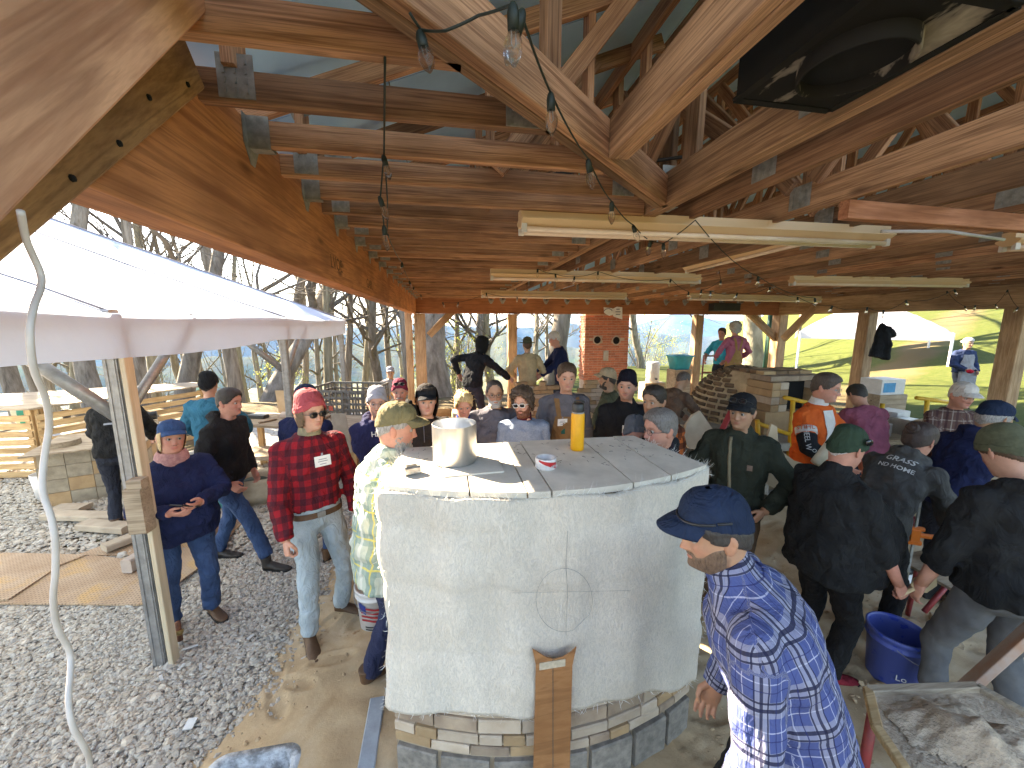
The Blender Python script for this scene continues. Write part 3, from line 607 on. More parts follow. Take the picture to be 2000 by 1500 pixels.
for k in range(9):
    r = np.random.default_rng(100+k); a, b_ = MB(), MB(); hgt = [13, 15, 12, 16, 14, 11, 13, 15, 10][k]; grow(r, (0, 0, -.6), (r.normal(0, .06), r.normal(0, .06), 1), hgt, hgt*.0155, 0, a, b_, 3); TREES.append((a.mesh('trunk', True), b_.mesh('branches', True), hgt*.0155*1.1))
SAPL = []
for k in range(4):
    r = np.random.default_rng(200+k); a, b_ = MB(), MB(); lv = []; 
    for q in range(4): grow(r, (r.normal(0, .15), r.normal(0, .15), -.2), (r.normal(0, .3), r.normal(0, .3), 1), r.uniform(2.6, 4.4), .024, 1, a, b_, 3, 0, lv)
    SAPL.append((b_.mesh('stems', True), leaf_mesh(lv, r, 900, .034, 'foliage')))
def tree(k, x, y, sc, rz, label, group, bark=None, tilt=(0, 0), thick=1.0):
    z = float(terrain(x, y)); M = Matrix.Translation(V3(x, y, z)) @ Matrix.Rotation(rz, 4, 'Z') @ Matrix.Rotation(tilt[0], 4, 'X') @ Matrix.Rotation(tilt[1], 4, 'Y') @ Matrix.Diagonal((sc*thick, sc*thick, sc, 1))
    root = bpy.data.objects.new('bare_tree', None); COL.objects.link(root); WM[root] = M; root.matrix_world = M; tag(root, label, 'tree', group)
    mk('trunk', TREES[k][0], bark or bark_m, root, M); mk('branches', TREES[k][1], twig_m, root, M); return root
r = np.random.default_rng(3)
def where(px): return ('seen past the tent' if px < 600 else 'between the tent and the back left post' if px < 825 else 'behind the workers at the back')
def GT(px): return 'bare trees '+where(px)
# trunks measured in the photograph: (px, width in px, distance)
TR = [(25, 28, 11), (60, 20, 14), (128, 22, 13), (175, 32, 10.5), (268, 22, 12), (335, 34, 11), (300, 18, 16), (455, 26, 14), (503, 42, 13), (545, 24, 17), (640, 18, 15), (668, 15, 17), (855, 58, 13), (930, 18, 17), (962, 20, 19), (1078, 36, 15), (895, 12, 20), (1258, 15, 21), (1478, 36, 20), (1345, 10, 26),
      (410, 14, 19), (580, 13, 20), (705, 15, 19), (740, 20, 18), (770, 14, 21), (795, 16, 16), (1035, 14, 22), (230, 15, 18), (90, 14, 17), (375, 15, 22), (480, 13, 24), (620, 12, 25), (1110, 14, 24), (725, 12, 26), (880, 13, 27), (560, 14, 28), (150, 13, 24)]
lab = {855: 'stout bare tree close behind the back left pavilion post', 503: 'thick pale-barked tree rising beyond the work table', 1078: 'broad bare trunk behind the man in the white cap', 1478: 'pale trunk beside the man in pink shirt and tan overalls', 1258: 'slim bare tree right of the brick chimney', 335: 'mottled trunk with forked limbs seen under the tent valance'}
for i, (px, wd, dist) in enumerate(TR):
    p = at(px, 700, w=dist); k = i % 9; rad = wd/FPX*dist/2; z = float(terrain(p.x, p.y)); sc = r.uniform(.85, 1.15)*1.0
    th_ = max(.45, min(2.6, rad/(TREES[k][2]*sc*.86)))
    if px in (503, 855, 1078): sc *= 1.2; th_ /= 1.2
    tree(k, p.x, p.y, sc, r.uniform(0, 6.28), lab.get(px, ('bare grey tree with leafless twigs '+where(px)) if px < 1200 else 'thin bare tree between the chimney and the bending man'), GT(px) if px not in lab and px < 1200 else None, bark2_m if i % 4 == 2 else bark_m, (r.normal(0, .04), r.normal(0, .05)), th_)
for i in range(26):   # thinner woodland farther down the slope
    px = r.uniform(80, 1130); dist = r.uniform(24, 48); p = at(px, 700, w=dist); tree(int(r.integers(0, 9)), p.x, p.y, r.uniform(.8, 1.2), r.uniform(0, 6.28), 'bare grey tree with leafless twigs '+where(px), GT(px), None, (r.normal(0, .05), r.normal(0, .05)), r.uniform(.6, 1.0))
for px, dist in ((1560, 30), (1610, 33), (1690, 38), (1585, 42), (1750, 45), (1870, 44), (1940, 42)):
    p = at(px, 640, w=dist); tree(int(r.integers(0, 9)), p.x, p.y, r.uniform(.7, 1), r.uniform(0, 6.28), 'bare tree standing past the crest of the lawn', 'bare trees past the lawn crest', None, (0, 0), .9)
def sapling(k, x, y, sc, rz, label, group):
    M = Matrix.Translation(V3(x, y, float(terrain(x, y))-.1)) @ Matrix.Rotation(rz, 4, 'Z') @ Matrix.Scale(sc, 4); root = bpy.data.objects.new('young_tree', None); COL.objects.link(root); WM[root] = M; root.matrix_world = M; tag(root, label, 'young tree', group)
    mk('stems', SAPL[k][0], twig_m, root, M); mk('foliage', SAPL[k][1], leaf_m, root, M)
GS = 'young trees in fresh leaf'
for i in range(7):
    px = r.uniform(40, 1130); dist = r.uniform(15, 32); p = at(px, 700, w=dist); sapling(i % 4, p.x, p.y, r.uniform(.7, 1.3), r.uniform(0, 6), 'young tree coming into pale green leaf on the wooded slope', GS)
p = at(1248, 700, w=24); sapling(1, p.x, p.y, 1.5, 1, 'rounded pale green young tree right of the brick chimney', None)
for px, dist in ((905, 18), (1225, 26), (1275, 30), (1300, 34)): p = at(px, 700, w=dist); sapling(px % 4, p.x, p.y, 1.25, px, 'young tree coming into pale green leaf on the wooded slope', GS)
# parked vehicles on the crest, far right
def truck(px, py, w, rz, mat_, label):
    p = at(px, py, w=w); z = float(terrain(p.x, p.y)); c = empty('parked_truck', (p.x, p.y, z), rz, label=label, cat='vehicle'); M = WM[c]
    pr = [(-2.6, .45), (-2.6, 1.0), (-2.5, 1.1), (-.9, 1.15), (-.7, 1.75), (.7, 1.78), (1.3, 1.15), (2.5, 1.0), (2.65, .85), (2.65, .45)]; b_ = MB().prism(pr, -.9, .9, Matrix.Rotation(pi/2, 4, 'X')); mk('body', b_.mesh('body'), mat_, c, M)
    for sy_ in (-.912, .912): mk('window', MB().prism([(-.65, 1.2), (-.6, 1.65), (.62, 1.68), (1.05, 1.2)], sy_-.01, sy_+.01, Matrix.Rotation(pi/2, 4, 'X')).mesh('window'), lens_dark, c, M)
    for wx in (-1.6, 1.6):
        for sy_ in (-.8, .8): mk('wheel', MB().lathe([(.36, -.12), (.38, -.08), (.38, .08), (.36, .12)], (0, 0, 0), 18, Matrix.Rotation(pi/2, 3, 'X')).mesh('wheel'), black_plastic, c, M @ Matrix.Translation(V3(wx, sy_, .38)))
lens_dark = plain('dark_glass', (.02, .025, .03), None, 5, .08, 0)
silver_m = plain('silver_paint', (.45, .46, .48), None, 5, .3, 0, metal=.4)
truck(1965, 640, 36, .5, silver_m, 'silver pickup truck parked at the top of the lawn'); truck(1880, 640, 40, .4, plain('white_paint', (.7, .7, .7), None, 5, .3, 0), 'white pickup truck parked at the top of the lawn'); truck(1238, 727, 40, 1.2, silver_m, 'small grey car far off on the lawn beyond the chimney')
# ------------------------------------------------------------------ air
HAZE = True
if HAZE:
    hb = MB().box((0, 0, 0), (17500, 17500, 700)); m, t, b = nodes('air'); t.nodes.remove(b); pv = N(t, 'ShaderNodeVolumePrincipled'); pv.inputs['Color'].default_value = (.17, .43, 1, 1); pv.inputs['Density'].default_value = 6e-5; pv.inputs['Anisotropy'].default_value = .0
    L(t, pv.outputs[0], t.nodes['Material Output'].inputs['Volume']); mk('haze', hb.mesh('haze'), m, None, Matrix.Translation(V3(0, 0, -130)), kind='stuff')
# ------------------------------------------------------------------ the wrapped brick oven in the foreground
rb = random.Random(5)
ov = empty('brick_oven', (.5, 1.95, 0), label='tall round-fronted brick oven wrapped in a white fibre blanket', cat='oven')
def arcpt(u, off=0.0):
    """front and sides of the oven plan: u 0..1 along the bowed front"""
    x = -.30+1.63*u; y = 1.705-.19*(1-(2*u-1)**2)+(-.03)*u; nx, ny = (2*u-1)*.42, -1; l = sqrt(nx*nx+ny*ny); return V3(x+nx/l*off, y+ny/l*off, 0)
def plan(off=0.0, n=40):
    P = [arcpt(i/(n-1), off) for i in range(n)]
    return P+[V3(1.17+off, 2.24+off, 0), V3(-.22-off, 2.27+off, 0)]
TOP = 1.64
fib_m, t, b = nodes('fibre_blanket'); v = coord(t, 'Object', off=False); n1 = noise_(t, v, 2.2, 5, .6); n2 = noise_(t, coord(t, 'Object', (60, 60, 22), off=False), 1, 6, .75, 2.5); n3 = noise_(t, v, 120, 4, .8)
c_ = ramp(t, n1.outputs[0], [(.3, (.78, .675, .545)), (.7, (.92, .83, .70))]); c_ = mixc(t, math_(t, 'MULTIPLY', ramp(t, n2.outputs[0], [(.42, (1, 1, 1)), (.56, (0, 0, 0))]), .34), c_, (.42, .38, .33)); L(t, c_, b.inputs['Base Color']); b.inputs['Roughness'].default_value = .95; b.inputs['Specular IOR Level'].default_value = .1; b.inputs['Sheen Weight'].default_value = .25
bump(t, b, math_(t, 'ADD', n2.outputs[0], math_(t, 'MULTIPLY', n3.outputs[0], .5)), .9, .014)
# blanket: outer and inner skin, wavy lower hem
nu, nv = 150, 60
def blanket_pt(s_, v, off):
    # s_ runs from the left rear corner round the front to the right rear corner
    side = .16
    if s_ < side: q = s_/side; a, b_ = V3(-.22-off, 2.27, 0), arcpt(0, off); b_ = V3(-.30-off, b_.y, 0); p = a.lerp(b_, q)
    elif s_ > 1-side: q = (s_-1+side)/side; a, b_ = arcpt(1, off), V3(1.17+off, 2.24, 0); a = V3(1.33+off, a.y, 0); p = a.lerp(b_, q)
    else: p = arcpt((s_-side)/(1-2*side), off)
    u = (s_-side)/(1-2*side); uu = min(max(u, 0), 1); hem = .475+.36*uu-.45*uu*uu+.01*sin(s_*21)+.006*sin(s_*57)
    z = hem+(TOP-.028+.006*sin(s_*40)-hem)*v; k = .016*sin(s_*19+v*2)*(1-v*.5)+.009*sin(s_*33-v*5+1)+.006*sin(s_*61+v*3)-sum(.008*math.exp(-((v-q)/.014)**2) for q in (.30, .60, .86))+.004*sin(v*26+s_*9)+.006*sin(v*11)
    c = V3(.5, 2.0, 0); d = (p-c).normalized(); return p+d*(k+.006)+V3(0, 0, z)
Vb = [blanket_pt(i/(nu-1), j/(nv-1), .03) for j in range(nv) for i in range(nu)]+[blanket_pt(i/(nu-1), j/(nv-1), .002) for j in range(nv) for i in range(nu)]
Fb = [(j*nu+i, j*nu+i+1, (j+1)*nu+i+1, (j+1)*nu+i) for j in range(nv-1) for i in range(nu-1)]; n_ = nu*nv; Fb += [tuple(n_+q for q in reversed(f)) for f in Fb]
Fb += [((nv-1)*nu+i, (nv-1)*nu+i+1, n_+(nv-1)*nu+i+1, n_+(nv-1)*nu+i) for i in range(nu-1)]+[(i+1, i, n_+i, n_+i+1) for i in range(nu-1)]
bl = mk('fibre_blanket', npmesh('fibre_blanket', Vb, Fb, True), fib_m, ov)
# loose fibres along the edges
hb_ = MB(); rr = np.random.default_rng(12)
for k in range(1100):
    s_ = rr.uniform(.02, .98); vv = 1 if k < 700 else (0 if k < 850 else rr.uniform(0, 1)); s_ = s_ if k < 850 else (rr.uniform(.155, .168) if k % 2 else rr.uniform(.832, .845))
    p = blanket_pt(s_, vv, .028-.02*rr.uniform(0, 1) if k < 700 else .03); c = V3(.5, 2, 0); o = V3(p.x-c.x, p.y-c.y, 0).normalized(); L_ = rr.uniform(.012, .05)*(1.3 if k < 700 else .8)
    d = V3(o.x*rr.uniform(-.3, 1)+rr.normal(0, .6), o.y*rr.uniform(-.3, 1)+rr.normal(0, .6), (.6 if vv == 1 else -.2)+rr.normal(0, .4)).normalized(); q = d.cross(V3(rr.normal(), rr.normal(), rr.normal())).normalized()*.0011
    m_ = p+d*L_*.55+V3(0, 0, -.004); hb_.add([p-q, p+q, m_+q*.7, p+d*L_+V3(0, 0, -.012*rr.uniform(-1, 1)), m_-q*.7], [(0, 1, 2, 4), (4, 2, 3)])
o = obj('loose_fibres', hb_, plain('glass_fibre', (.86, .84, .78), None, 20, .7, 0), ov, kind='stuff')
core = MB(); Pc = plan(-.014); core.prism([(p.x, p.y) for p in Pc], .0, TOP-.05); obj('mortar_core', core, plain('grey_brown_mortar', (.42, .33, .235), (.32, .24, .16), 9, .95, .6, bscale=60), ov)
fire_m = plain('cream_fire_brick', (.52, .42, .32), (.42, .32, .23), 8, .9, .4, bscale=70, rvar=.1); tanbrick_m = plain('buff_brick', (.42, .28, .15), (.33, .21, .11), 8, .9, .4, bscale=70, rvar=.15); smoke_m = plain('stained_brick', (.40, .30, .21), (.24, .17, .12), 6, .9, .4, bscale=70, rvar=.2)
def course(z0, z1, lens, mats, seed, gap=.009, off=0.0, name='brick'):
    r_ = random.Random(seed); tot = 1.72; s_ = -.01; i = 0
    while s_ < tot:
        ln = r_.choice(lens); a, b_ = max(s_, 0)/tot, min(s_+ln, tot-.002)/tot
        if b_-a > .02:
            p, q = arcpt(a+gap/2/tot, off), arcpt(b_-gap/2/tot, off); d = (q-p); nrm = V3(d.y, -d.x, 0).normalized(); mid = (p+q)/2-nrm*.048+V3(0, 0, (z0+z1)/2)+nrm*r_.uniform(-.004, .004); M = Matrix.Translation(mid) @ axes(d)
            me = MB().box((0, 0, 0), (d.length, .10, z1-z0-gap), None, .006).mesh(name); mk(name, me, mats[i % len(mats)] if r_.random() < .75 else r_.choice(mats), ov, M)
        s_ += ln; i += 1
course(.478, .56, (.20, .21, .23), [fire_m, fire_m, fire_m], 3); course(.392, .476, (.22, .23, .25), [smoke_m, smoke_m, fire_m, fire_m], 8, off=.001); course(.325, .390, (.115, .12, .21), [fire_m, tanbrick_m, fire_m], 9, off=.003); course(.262, .322, (.12, .21, .2), [tanbrick_m, fire_m, smoke_m], 19, off=.004)
course(.02, .258, (.24, .27, .30), [grey_block_m], 4, .026, .012, 'concrete_block')
# slabs on the top
slab_m = plain('cement_board', (.64, .585, .495), (.52, .47, .39), 7, .9, .35, bscale=60, rvar=.06)
xs_ = [-.29, .09, .335, .44, .83, 1.05, 1.31]
for i in range(6):
    x0, x1 = xs_[i]+.004, xs_[i+1]-.004; poly = []
    for k in range(7):
        x = x0+(x1-x0)*k/6; u = (x+.30)/1.63; poly.append((x, arcpt(u, .012).y))
    bk = lambda x: 2.215-.0*x
    xr = lambda x: min(x, 1.10+(x-1.05)*.35) if x > 1.05 else x
    poly += [(xr(x1), 2.2), (xr(x0)+(.05 if i == 0 else 0), 2.21)]
    bm = MB().prism(poly, TOP-.03, TOP-.002+rb.uniform(-.002, .002)); obj('top_slab', bm, slab_m, ov)
ink = plain('pencil_line', (.10, .09, .08), None, 20, .9, 0); faint = plain('faint_pencil', (.40, .36, .31), None, 20, .9, 0)
pm = MB(); rr = np.random.default_rng(3)
for k in range(90):
    x, y = rr.uniform(-.2, 1.2), rr.uniform(1.72, 2.15); a = rr.uniform(0, 3.1); l_ = rr.uniform(.006, .035); pm.tube([V3(x, y, TOP+.0025), V3(x+cos(a)*l_*.5, y+sin(a)*l_*.5+.003, TOP+.003), V3(x+cos(a)*l_, y+sin(a)*l_, TOP+.0025)], .0011, 4)
obj('scratch_marks', pm, ink, ov, kind='stuff')
def onfront(px, py):   # point of the blanket's front under a pixel
    best = None
    for k in range(200):
        u = k/199; p = arcpt(u, .046); d = at(px, py, Y=p.y); e = abs(d.x-p.x)
        if best is None or e < best[0]: best = (e, d)
    return best[1]
pc = MB(); pc.tube([onfront(1107+sin(y*.05)*1.5, y) for y in range(1037, 1245, 12)], .0013, 4)
pc.tube([onfront(1102+55*cos(a), 1172+62*sin(a)) for a in np.linspace(-pi, pi, 34) if not (.6 < a < 1.1)], .0011, 4); pc.tube([onfront(x, 1158-(x-1000)*.02) for x in range(1000, 1250, 20)], .0008, 4); obj('pencil_mark', pc, faint, ov)
# ------------------------------------------------------------------ things standing on the oven
zt = TOP+.001
m, t, b = nodes('brushed_metal'); v = coord(t, 'Object', (9, 9, 2), off=False); n_ = noise_(t, v, 2, 4); L(t, ramp(t, n_.outputs[0], [(.3, (.50, .48, .45)), (.7, (.62, .60, .57))]), b.inputs['Base Color']); b.inputs['Metallic'].default_value = .9; b.inputs['Roughness'].default_value = .36; bump(t, b, noise_(t, coord(t, 'Object', off=False), 40, 3).outputs[0], .12, .003); brushed = m
p = at(889, 900, z=zt); pot = empty('metal_pot', p, label='dented bare metal cylinder pot standing on the oven top', cat='pot')
obj('pot_wall', MB().lathe([(.112, 0), (.114, .004), (.114, .198), (.1145, .2), (.112, .2), (.1115, .198), (.1115, .006), (.001, .005)], p, 48, cap=False), brushed, pot, True); obj('pot_base', MB().lathe([(.113, 0), (.113, .004)], p, 48), brushed, pot, True)
p = at(1127, 878, z=zt); bo = empty('drink_bottle', p, label='tall yellow insulated drink bottle with a black lid', cat='bottle')
yel = plain('yellow_powder_coat', (.80, .36, .008), (.76, .33, .006), 60, .4, .05)
obj('flask', MB().lathe([(.0, 0), (.034, 0), (.0375, .004), (.038, .02), (.038, .205), (.0365, .213), (.031, .222), (.028, .225), (0, .225)], p, 36), yel, bo, True)
obj('lid', MB().lathe([(0, .224), (.033, .224), (.0345, .228), (.034, .266), (.030, .272), (0, .272)], p, 28), black_plastic, bo, True); obj('carry_loop', MB().tube([p+V3(-.03, 0, .262), p+V3(-.022, -.006, .285), p+V3(.0, -.01, .29), p+V3(.02, -.006, .286), p+V3(.036, 0, .272)], .006, 8, flat=.6), black_plastic, bo, True)
obj('neck_ring', MB().lathe([(.0355, .216), (.036, .224)], p, 28), steel, bo, True)
p = at(1066, 912, z=zt); tp_ = empty('tape_roll', p, label='red and white roll of printed tape lying on the oven top', cat='tape')
red_t = plain('red_tape_print', (.52, .03, .035), None, 20, .35, 0); whit_t = plain('white_tape_print', (.74, .70, .68), None, 20, .35, 0)
obj('roll', MB().lathe([(.040, 0), (.052, 0), (.053, .002), (.053, .050), (.052, .052), (.040, .052), (.040, 0)], p, 40, cap=False), whit_t, tp_, True)
b_ = MB(); V_ = []; n = 20
for k in range(n+1):
    a = -2.55+k/n*1.9; u = k/n; z0, z1 = .044-.040*u-.002, .0505-.015*u; z0 = max(.002, z0); V_ += [p+V3(.0534*cos(a), .0534*sin(a), z0), p+V3(.0534*cos(a), .0534*sin(a), z1)]
b_.add(V_, [(2*k, 2*k+2, 2*k+3, 2*k+1) for k in range(n)]); obj('red_band', b_, red_t, tp_)
for s_, a, z in (('NilOut', -.95, .018),):
    M = Matrix.Translation(p+V3(.0542*cos(a), .0542*sin(a), z)) @ Matrix((V3(-sin(a), cos(a), 0), V3(0, 0, 1), V3(cos(a), sin(a), 0))).transposed().to_4x4(); text('lettering', s_, .018, M, whit_t, tp_)
p = at(805, 925, z=zt); ti = empty('tape_measure', p, .35, label='small silver tape measure at the left of the oven top', cat='tape measure'); obj('case', MB().box(p+V3(0, 0, .02), (.075, .045, .04), Matrix.Rotation(.35, 3, 'Z'), .007), plain('worn_chrome', (.5, .48, .45), (.25, .22, .2), 40, .35, .2, metal=.6), ti); obj('case_face', MB().box(p+V3(-.004, .0, .0405), (.05, .03, .003), Matrix.Rotation(.35, 3, 'Z')), black_plastic, ti)
p0 = at(905, 908, z=zt); objl('cement_offcut', MB().box(p0+V3(.04, -.012, -.0), (.29, .25, .010), Matrix.Rotation(.05, 3, 'Z')), slab_m, origin=p0, label='thin square cement offcut lying under the metal pot', cat='offcut'); pot.location.z += .006
for o in (pot,): WM[o] = Matrix.Translation(o.location)
# cardboard strip in front
def leaning(name, poly_px, Y, th, mat_, **k):
    P = [at(x, y, Y=Y) for x, y in poly_px]; o_ = sum(P, Vector())/len(P); o_.z = min(p.z for p in P); n = len(P); V = [p-o_ for p in P]+[p-o_+V3(0, th, 0) for p in P]; F = [tuple(range(n)), tuple(range(2*n-1, n-1, -1))]+[(i, i+n, (i+1) % n+n, (i+1) % n) for i in range(n)]
    return mk(name, MB().add(V, F).mesh(name), mat_, None, Matrix.Translation(o_), **k)
card_m = wood('brown_hardboard', (.40, .185, .075), (.30, .125, .045), gx=2, gy=5, knots=False, rvar=.02, bumps=.08)
cb_ = leaning('hardboard_strip', [(1040, 1268)]+[(1040+86*u, 1266+22*sin(pi*u)) for u in (.12, .3, .5, .7, .88)]+[(1126, 1264), (1118, 1300), (1113, 1500), (1110, 1560), (1038, 1560), (1042, 1500), (1047, 1300)], 1.428, .006, card_m, label='brown hardboard strip with concave top leaning on the oven front', cat='strip')
q = [at(1080, y, Y=1.4265) for y in (1285, 1560)]; obj('fold_line', MB().tube(q, .0014, 4), ink, cb_); 
mk('label_patch', MB().box((0, 0, 0), (.12, .003, .035)).mesh('label_patch'), plain('worn_paper', (.6, .5, .36), None, 60, .8, 0), cb_, Matrix.Translation(at(1079, 1298, Y=1.4255)))
g0 = at(725, 1440, z=.03); objl('steel_channel', MB().bar(at(738, 1368, z=.05), at(700, 1600, z=.05), .09, .05, ch=.006), plain('grey_blue_metal', (.34, .38, .42), (.26, .29, .32), 12, .6, .3), origin=at(738, 1368, z=0), label='grey blue metal channel lying on the sand left of the oven', cat='channel')
# tub at the lower edge
tb = at(430, 1520, z=.30); tub = empty('mixing_tub', (tb.x, tb.y, 0), label='pale mortar-crusted mixing tub cut by the lower edge', cat='tub')
tub_m = plain('mortar_crusted_plastic', (.50, .53, .56), (.16, .165, .17), 9, .9, 1, contrast=(.44, .58), bscale=40, bdist=.01)
rim = []; 
def rrect(cx, cy, hx, hy, r_, z, rot, n=8):
    P = []
    for sx_, sy_, a0 in ((1, 1, 0), (-1, 1, pi/2), (-1, -1, pi), (1, -1, 3*pi/2)):
        for k in range(n): a = a0+pi/2*k/(n-1); x, y = sx_*(hx-r_)+r_*cos(a), sy_*(hy-r_)+r_*sin(a); P.append(V3(cx+x*cos(rot)-y*sin(rot), cy+x*sin(rot)+y*cos(rot), z))
    return P
cR = at(432, 1640, z=.32); obj('tub_shell', MB().rings([rrect(cR.x, cR.y, .15, .26, .05, .02, 0), rrect(cR.x, cR.y, .18, .31, .07, .30, 0), rrect(cR.x, cR.y, .20, .33, .08, .305, 0), rrect(cR.x, cR.y, .205, .335, .08, .325, 0), rrect(cR.x, cR.y, .17, .30, .06, .325, 0), rrect(cR.x, cR.y, .14, .24, .05, .05, 0)]), tub_m, tub, True)
# ------------------------------------------------------------------ right foreground: mortar tray, buckets
mtray_m = plain('smeared_mortar', (.62, .48, .345), (.36, .27, .19), 7, .85, 1, bscale=28, bdist=.02)
Pm = [at(1695, 1352, z=.75), at(1908, 1345, z=.75), at(2060, 1430, z=.75), at(2060, 1600, z=.75), at(1830, 1600, z=.75), at(1712, 1425, z=.75)]
mt = empty('mortar_board', (1.95, .95, 0), label='wooden mortar board smeared with wet mortar beside the plaid man', cat='mortar board')
V = Pm+[p-V3(0, 0, .03) for p in Pm]; n = 6; obj('board_panel', MB().add(V, [tuple(range(n)), tuple(range(2*n-1, n-1, -1))]+[(i+1 if i < n-1 else 0, i, i+n, (i+1) % n+n) for i in range(n)]), mtray_m, mt)
for i, (a, b_) in enumerate(((0, 1), (1, 2), (5, 0), (4, 5))): obj('rim_strip', MB().bar(Pm[a]+V3(0, 0, .008), Pm[b_]+V3(0, 0, .008), .035, .03, ch=.004), oldpine_w if i < 2 else pine_w, mt)
cM = sum(Pm, Vector())/6
for p in Pm[::2]+[Pm[1]]: obj('leg', MB().tube([V3(p.x*.9+cM.x*.1, p.y*.9+cM.y*.1, 0), V3(p.x*.9+cM.x*.1, p.y*.9+cM.y*.1, .72)], .02, 8), plain('red_pipe_paint', (.30, .03, .03), (.2, .03, .03), 20, .5, .1), mt, True)
gx_ = np.linspace(-1, 1, 60); U, W = np.meshgrid(gx_, gx_); cx, cy = cM.x+.02, cM.y-.01
Zm = .752+np.maximum(0, .095*np.exp(-((U+.0)/.55)**2-((W+.2)/.5)**2)+.05*np.exp(-((U-.5)/.2)**2-((W+.2)/.35)**2)+.006+.018*wav(U, W, 3, 10, 1.2, 14)*np.exp(-(U*U+W*W)*.7)-.014*(U*U+W*W))
Xm = cx+U*.26; Ym = cy+W*.24; id_ = np.arange(3600).reshape(60, 60); ok = (Zm > .7535); ok = ok[:-1, :-1] & ok[1:, 1:] & ok[1:, :-1] & ok[:-1, 1:]
inside = np.array([[True]*60]*60); F = np.stack([id_[:-1, :-1][ok], id_[:-1, 1:][ok], id_[1:, 1:][ok], id_[1:, :-1][ok]], 1)
mo = mk('mortar_heap', npmesh('mortar_heap', np.stack([Xm, Ym, Zm], -1).reshape(-1, 3), F, True), mtray_m, None, label='heap of wet grey brown mortar on the mortar board', cat='mortar')
a_, b_ = at(1878, 1352, w=1.85), at(2075, 1175, w=1.75); tl_o = board('trough_side', a_, b_, .03, .13, plain('rusty_galvanised', (.45, .40, .36), (.42, .17, .05), 3, .7, .3), None, up=(-.5, -.6, .6), label='rust-streaked trough side slanting up behind the mortar board', cat='trough')
def bucket(name, p, r0, r1, h, mat_, tilt, label, inner=None, handle=True, rz=0):
    e = bpy.data.objects.new(name, None); COL.objects.link(e); M = Matrix.Translation(Vector(p)) @ Matrix.Rotation(rz, 4, 'Z') @ Matrix.Rotation(tilt, 4, 'X'); WM[e] = M; e.matrix_world = M; tag(e, label, 'bucket')
    sh = MB().lathe([(0, 0), (r0-.006, 0), (r0, .005), (r0+(r1-r0)*.8, h*.80), (r1+.006, h*.81), (r1+.006, h*.83), (r1-.002, h*.84), (r1, h*.92), (r1+.008, h*.93), (r1+.009, h*.99), (r1+.006, h), (r1-.004, h), (r1-.006, h*.95), (r0-.008, .01), (0, .01)], (0, 0, 0), 40); mk('bucket_shell', sh.mesh('bucket_shell', True), mat_, e, M)
    if handle: mk('handle', MB().tube([V3((r1+.012)*cos(a), -(r1+.012)*sin(a)*.98, h*.86-.10*sin(a)) for a in np.linspace(0, pi, 13)], .0025, 6).mesh('handle', True), steel, e, M)
    return e, M
bb_m = plain('dusty_blue_plastic', (.02, .055, .36), (.12, .16, .36), 9, .5, .2, contrast=(.42, .3))
bb_m = plain('scuffed_blue_plastic', (.012, .04, .32), (.06, .09, .32), 11, .45, .2, contrast=(.62, .4))
pb = at(1738, 1325, z=.0); be, bM = bucket('blue_bucket', pb, .125, .152, .375, bb_m, .0, 'large blue plastic bucket dusted with mortar, standing on the sand', rz=.6)
d_ = Matrix.Rotation(-.6, 3, 'Z') @ (V3(-pb.x, -pb.y, 0).normalized()); a0 = math.atan2(d_.y, d_.x)+.35
mk('logo_outline', MB().add([V3((.1325+.0005)*cos(a0+q), (.1325+.0005)*sin(a0+q), .09+z) for q, z in ((-.3, 0), (.3, 0), (.3, .07), (-.3, .07))], [(0, 1, 2, 3)]).mesh('logo_outline'), bb_m, be, bM)
M = bM @ Matrix.Translation(V3(.137*cos(a0), .137*sin(a0), .12)) @ Matrix((V3(-sin(a0), cos(a0), 0), V3(0, 0, 1), V3(cos(a0), sin(a0), 0))).transposed().to_4x4(); text('lettering', 'Lo', .055, M, white_plastic, be)
pw = at(738, 1218, z=0); wb, wM = bucket('white_bucket', pw, .125, .148, .37, white_plastic, 0, 'white bucket with a stars and stripes print behind the green plaid man', rz=0)
flag_r = plain('flag_red', (.45, .03, .04), None, 9, .5, 0); flag_b = plain('flag_blue', (.02, .05, .25), None, 9, .5, 0)
def wrap(r_, h_, a0, a1, z0, z1, n=8, wv=0): 
    V = []; 
    for k in range(n+1):
        a = a0+(a1-a0)*k/n; 
        for z in (z0, z1): zz = z+wv*sin(k/n*5); rr_ = .125+.0276*zz/.37+.0012; V.append(V3(rr_*cos(a), rr_*sin(a), zz))
    return MB().add(V, [(2*k, 2*k+2, 2*k+3, 2*k+1) for k in range(n)])
for k in range(4): mk('flag_stripe', wrap(0, 0, -2.3, -1.2, .125+k*.034, .142+k*.034, 8, .008).mesh('flag_stripe'), flag_r, wb, wM)
mk('flag_canton', wrap(0, 0, -2.4, -1.95, .20, .275, 6, .008).mesh('flag_canton'), flag_b, wb, wM)
for k in range(3): mk('printed_line', wrap(0, 0, -2.1, -1.3, .03+k*.022, .042+k*.022).mesh('printed_line'), black_plastic, wb, wM)
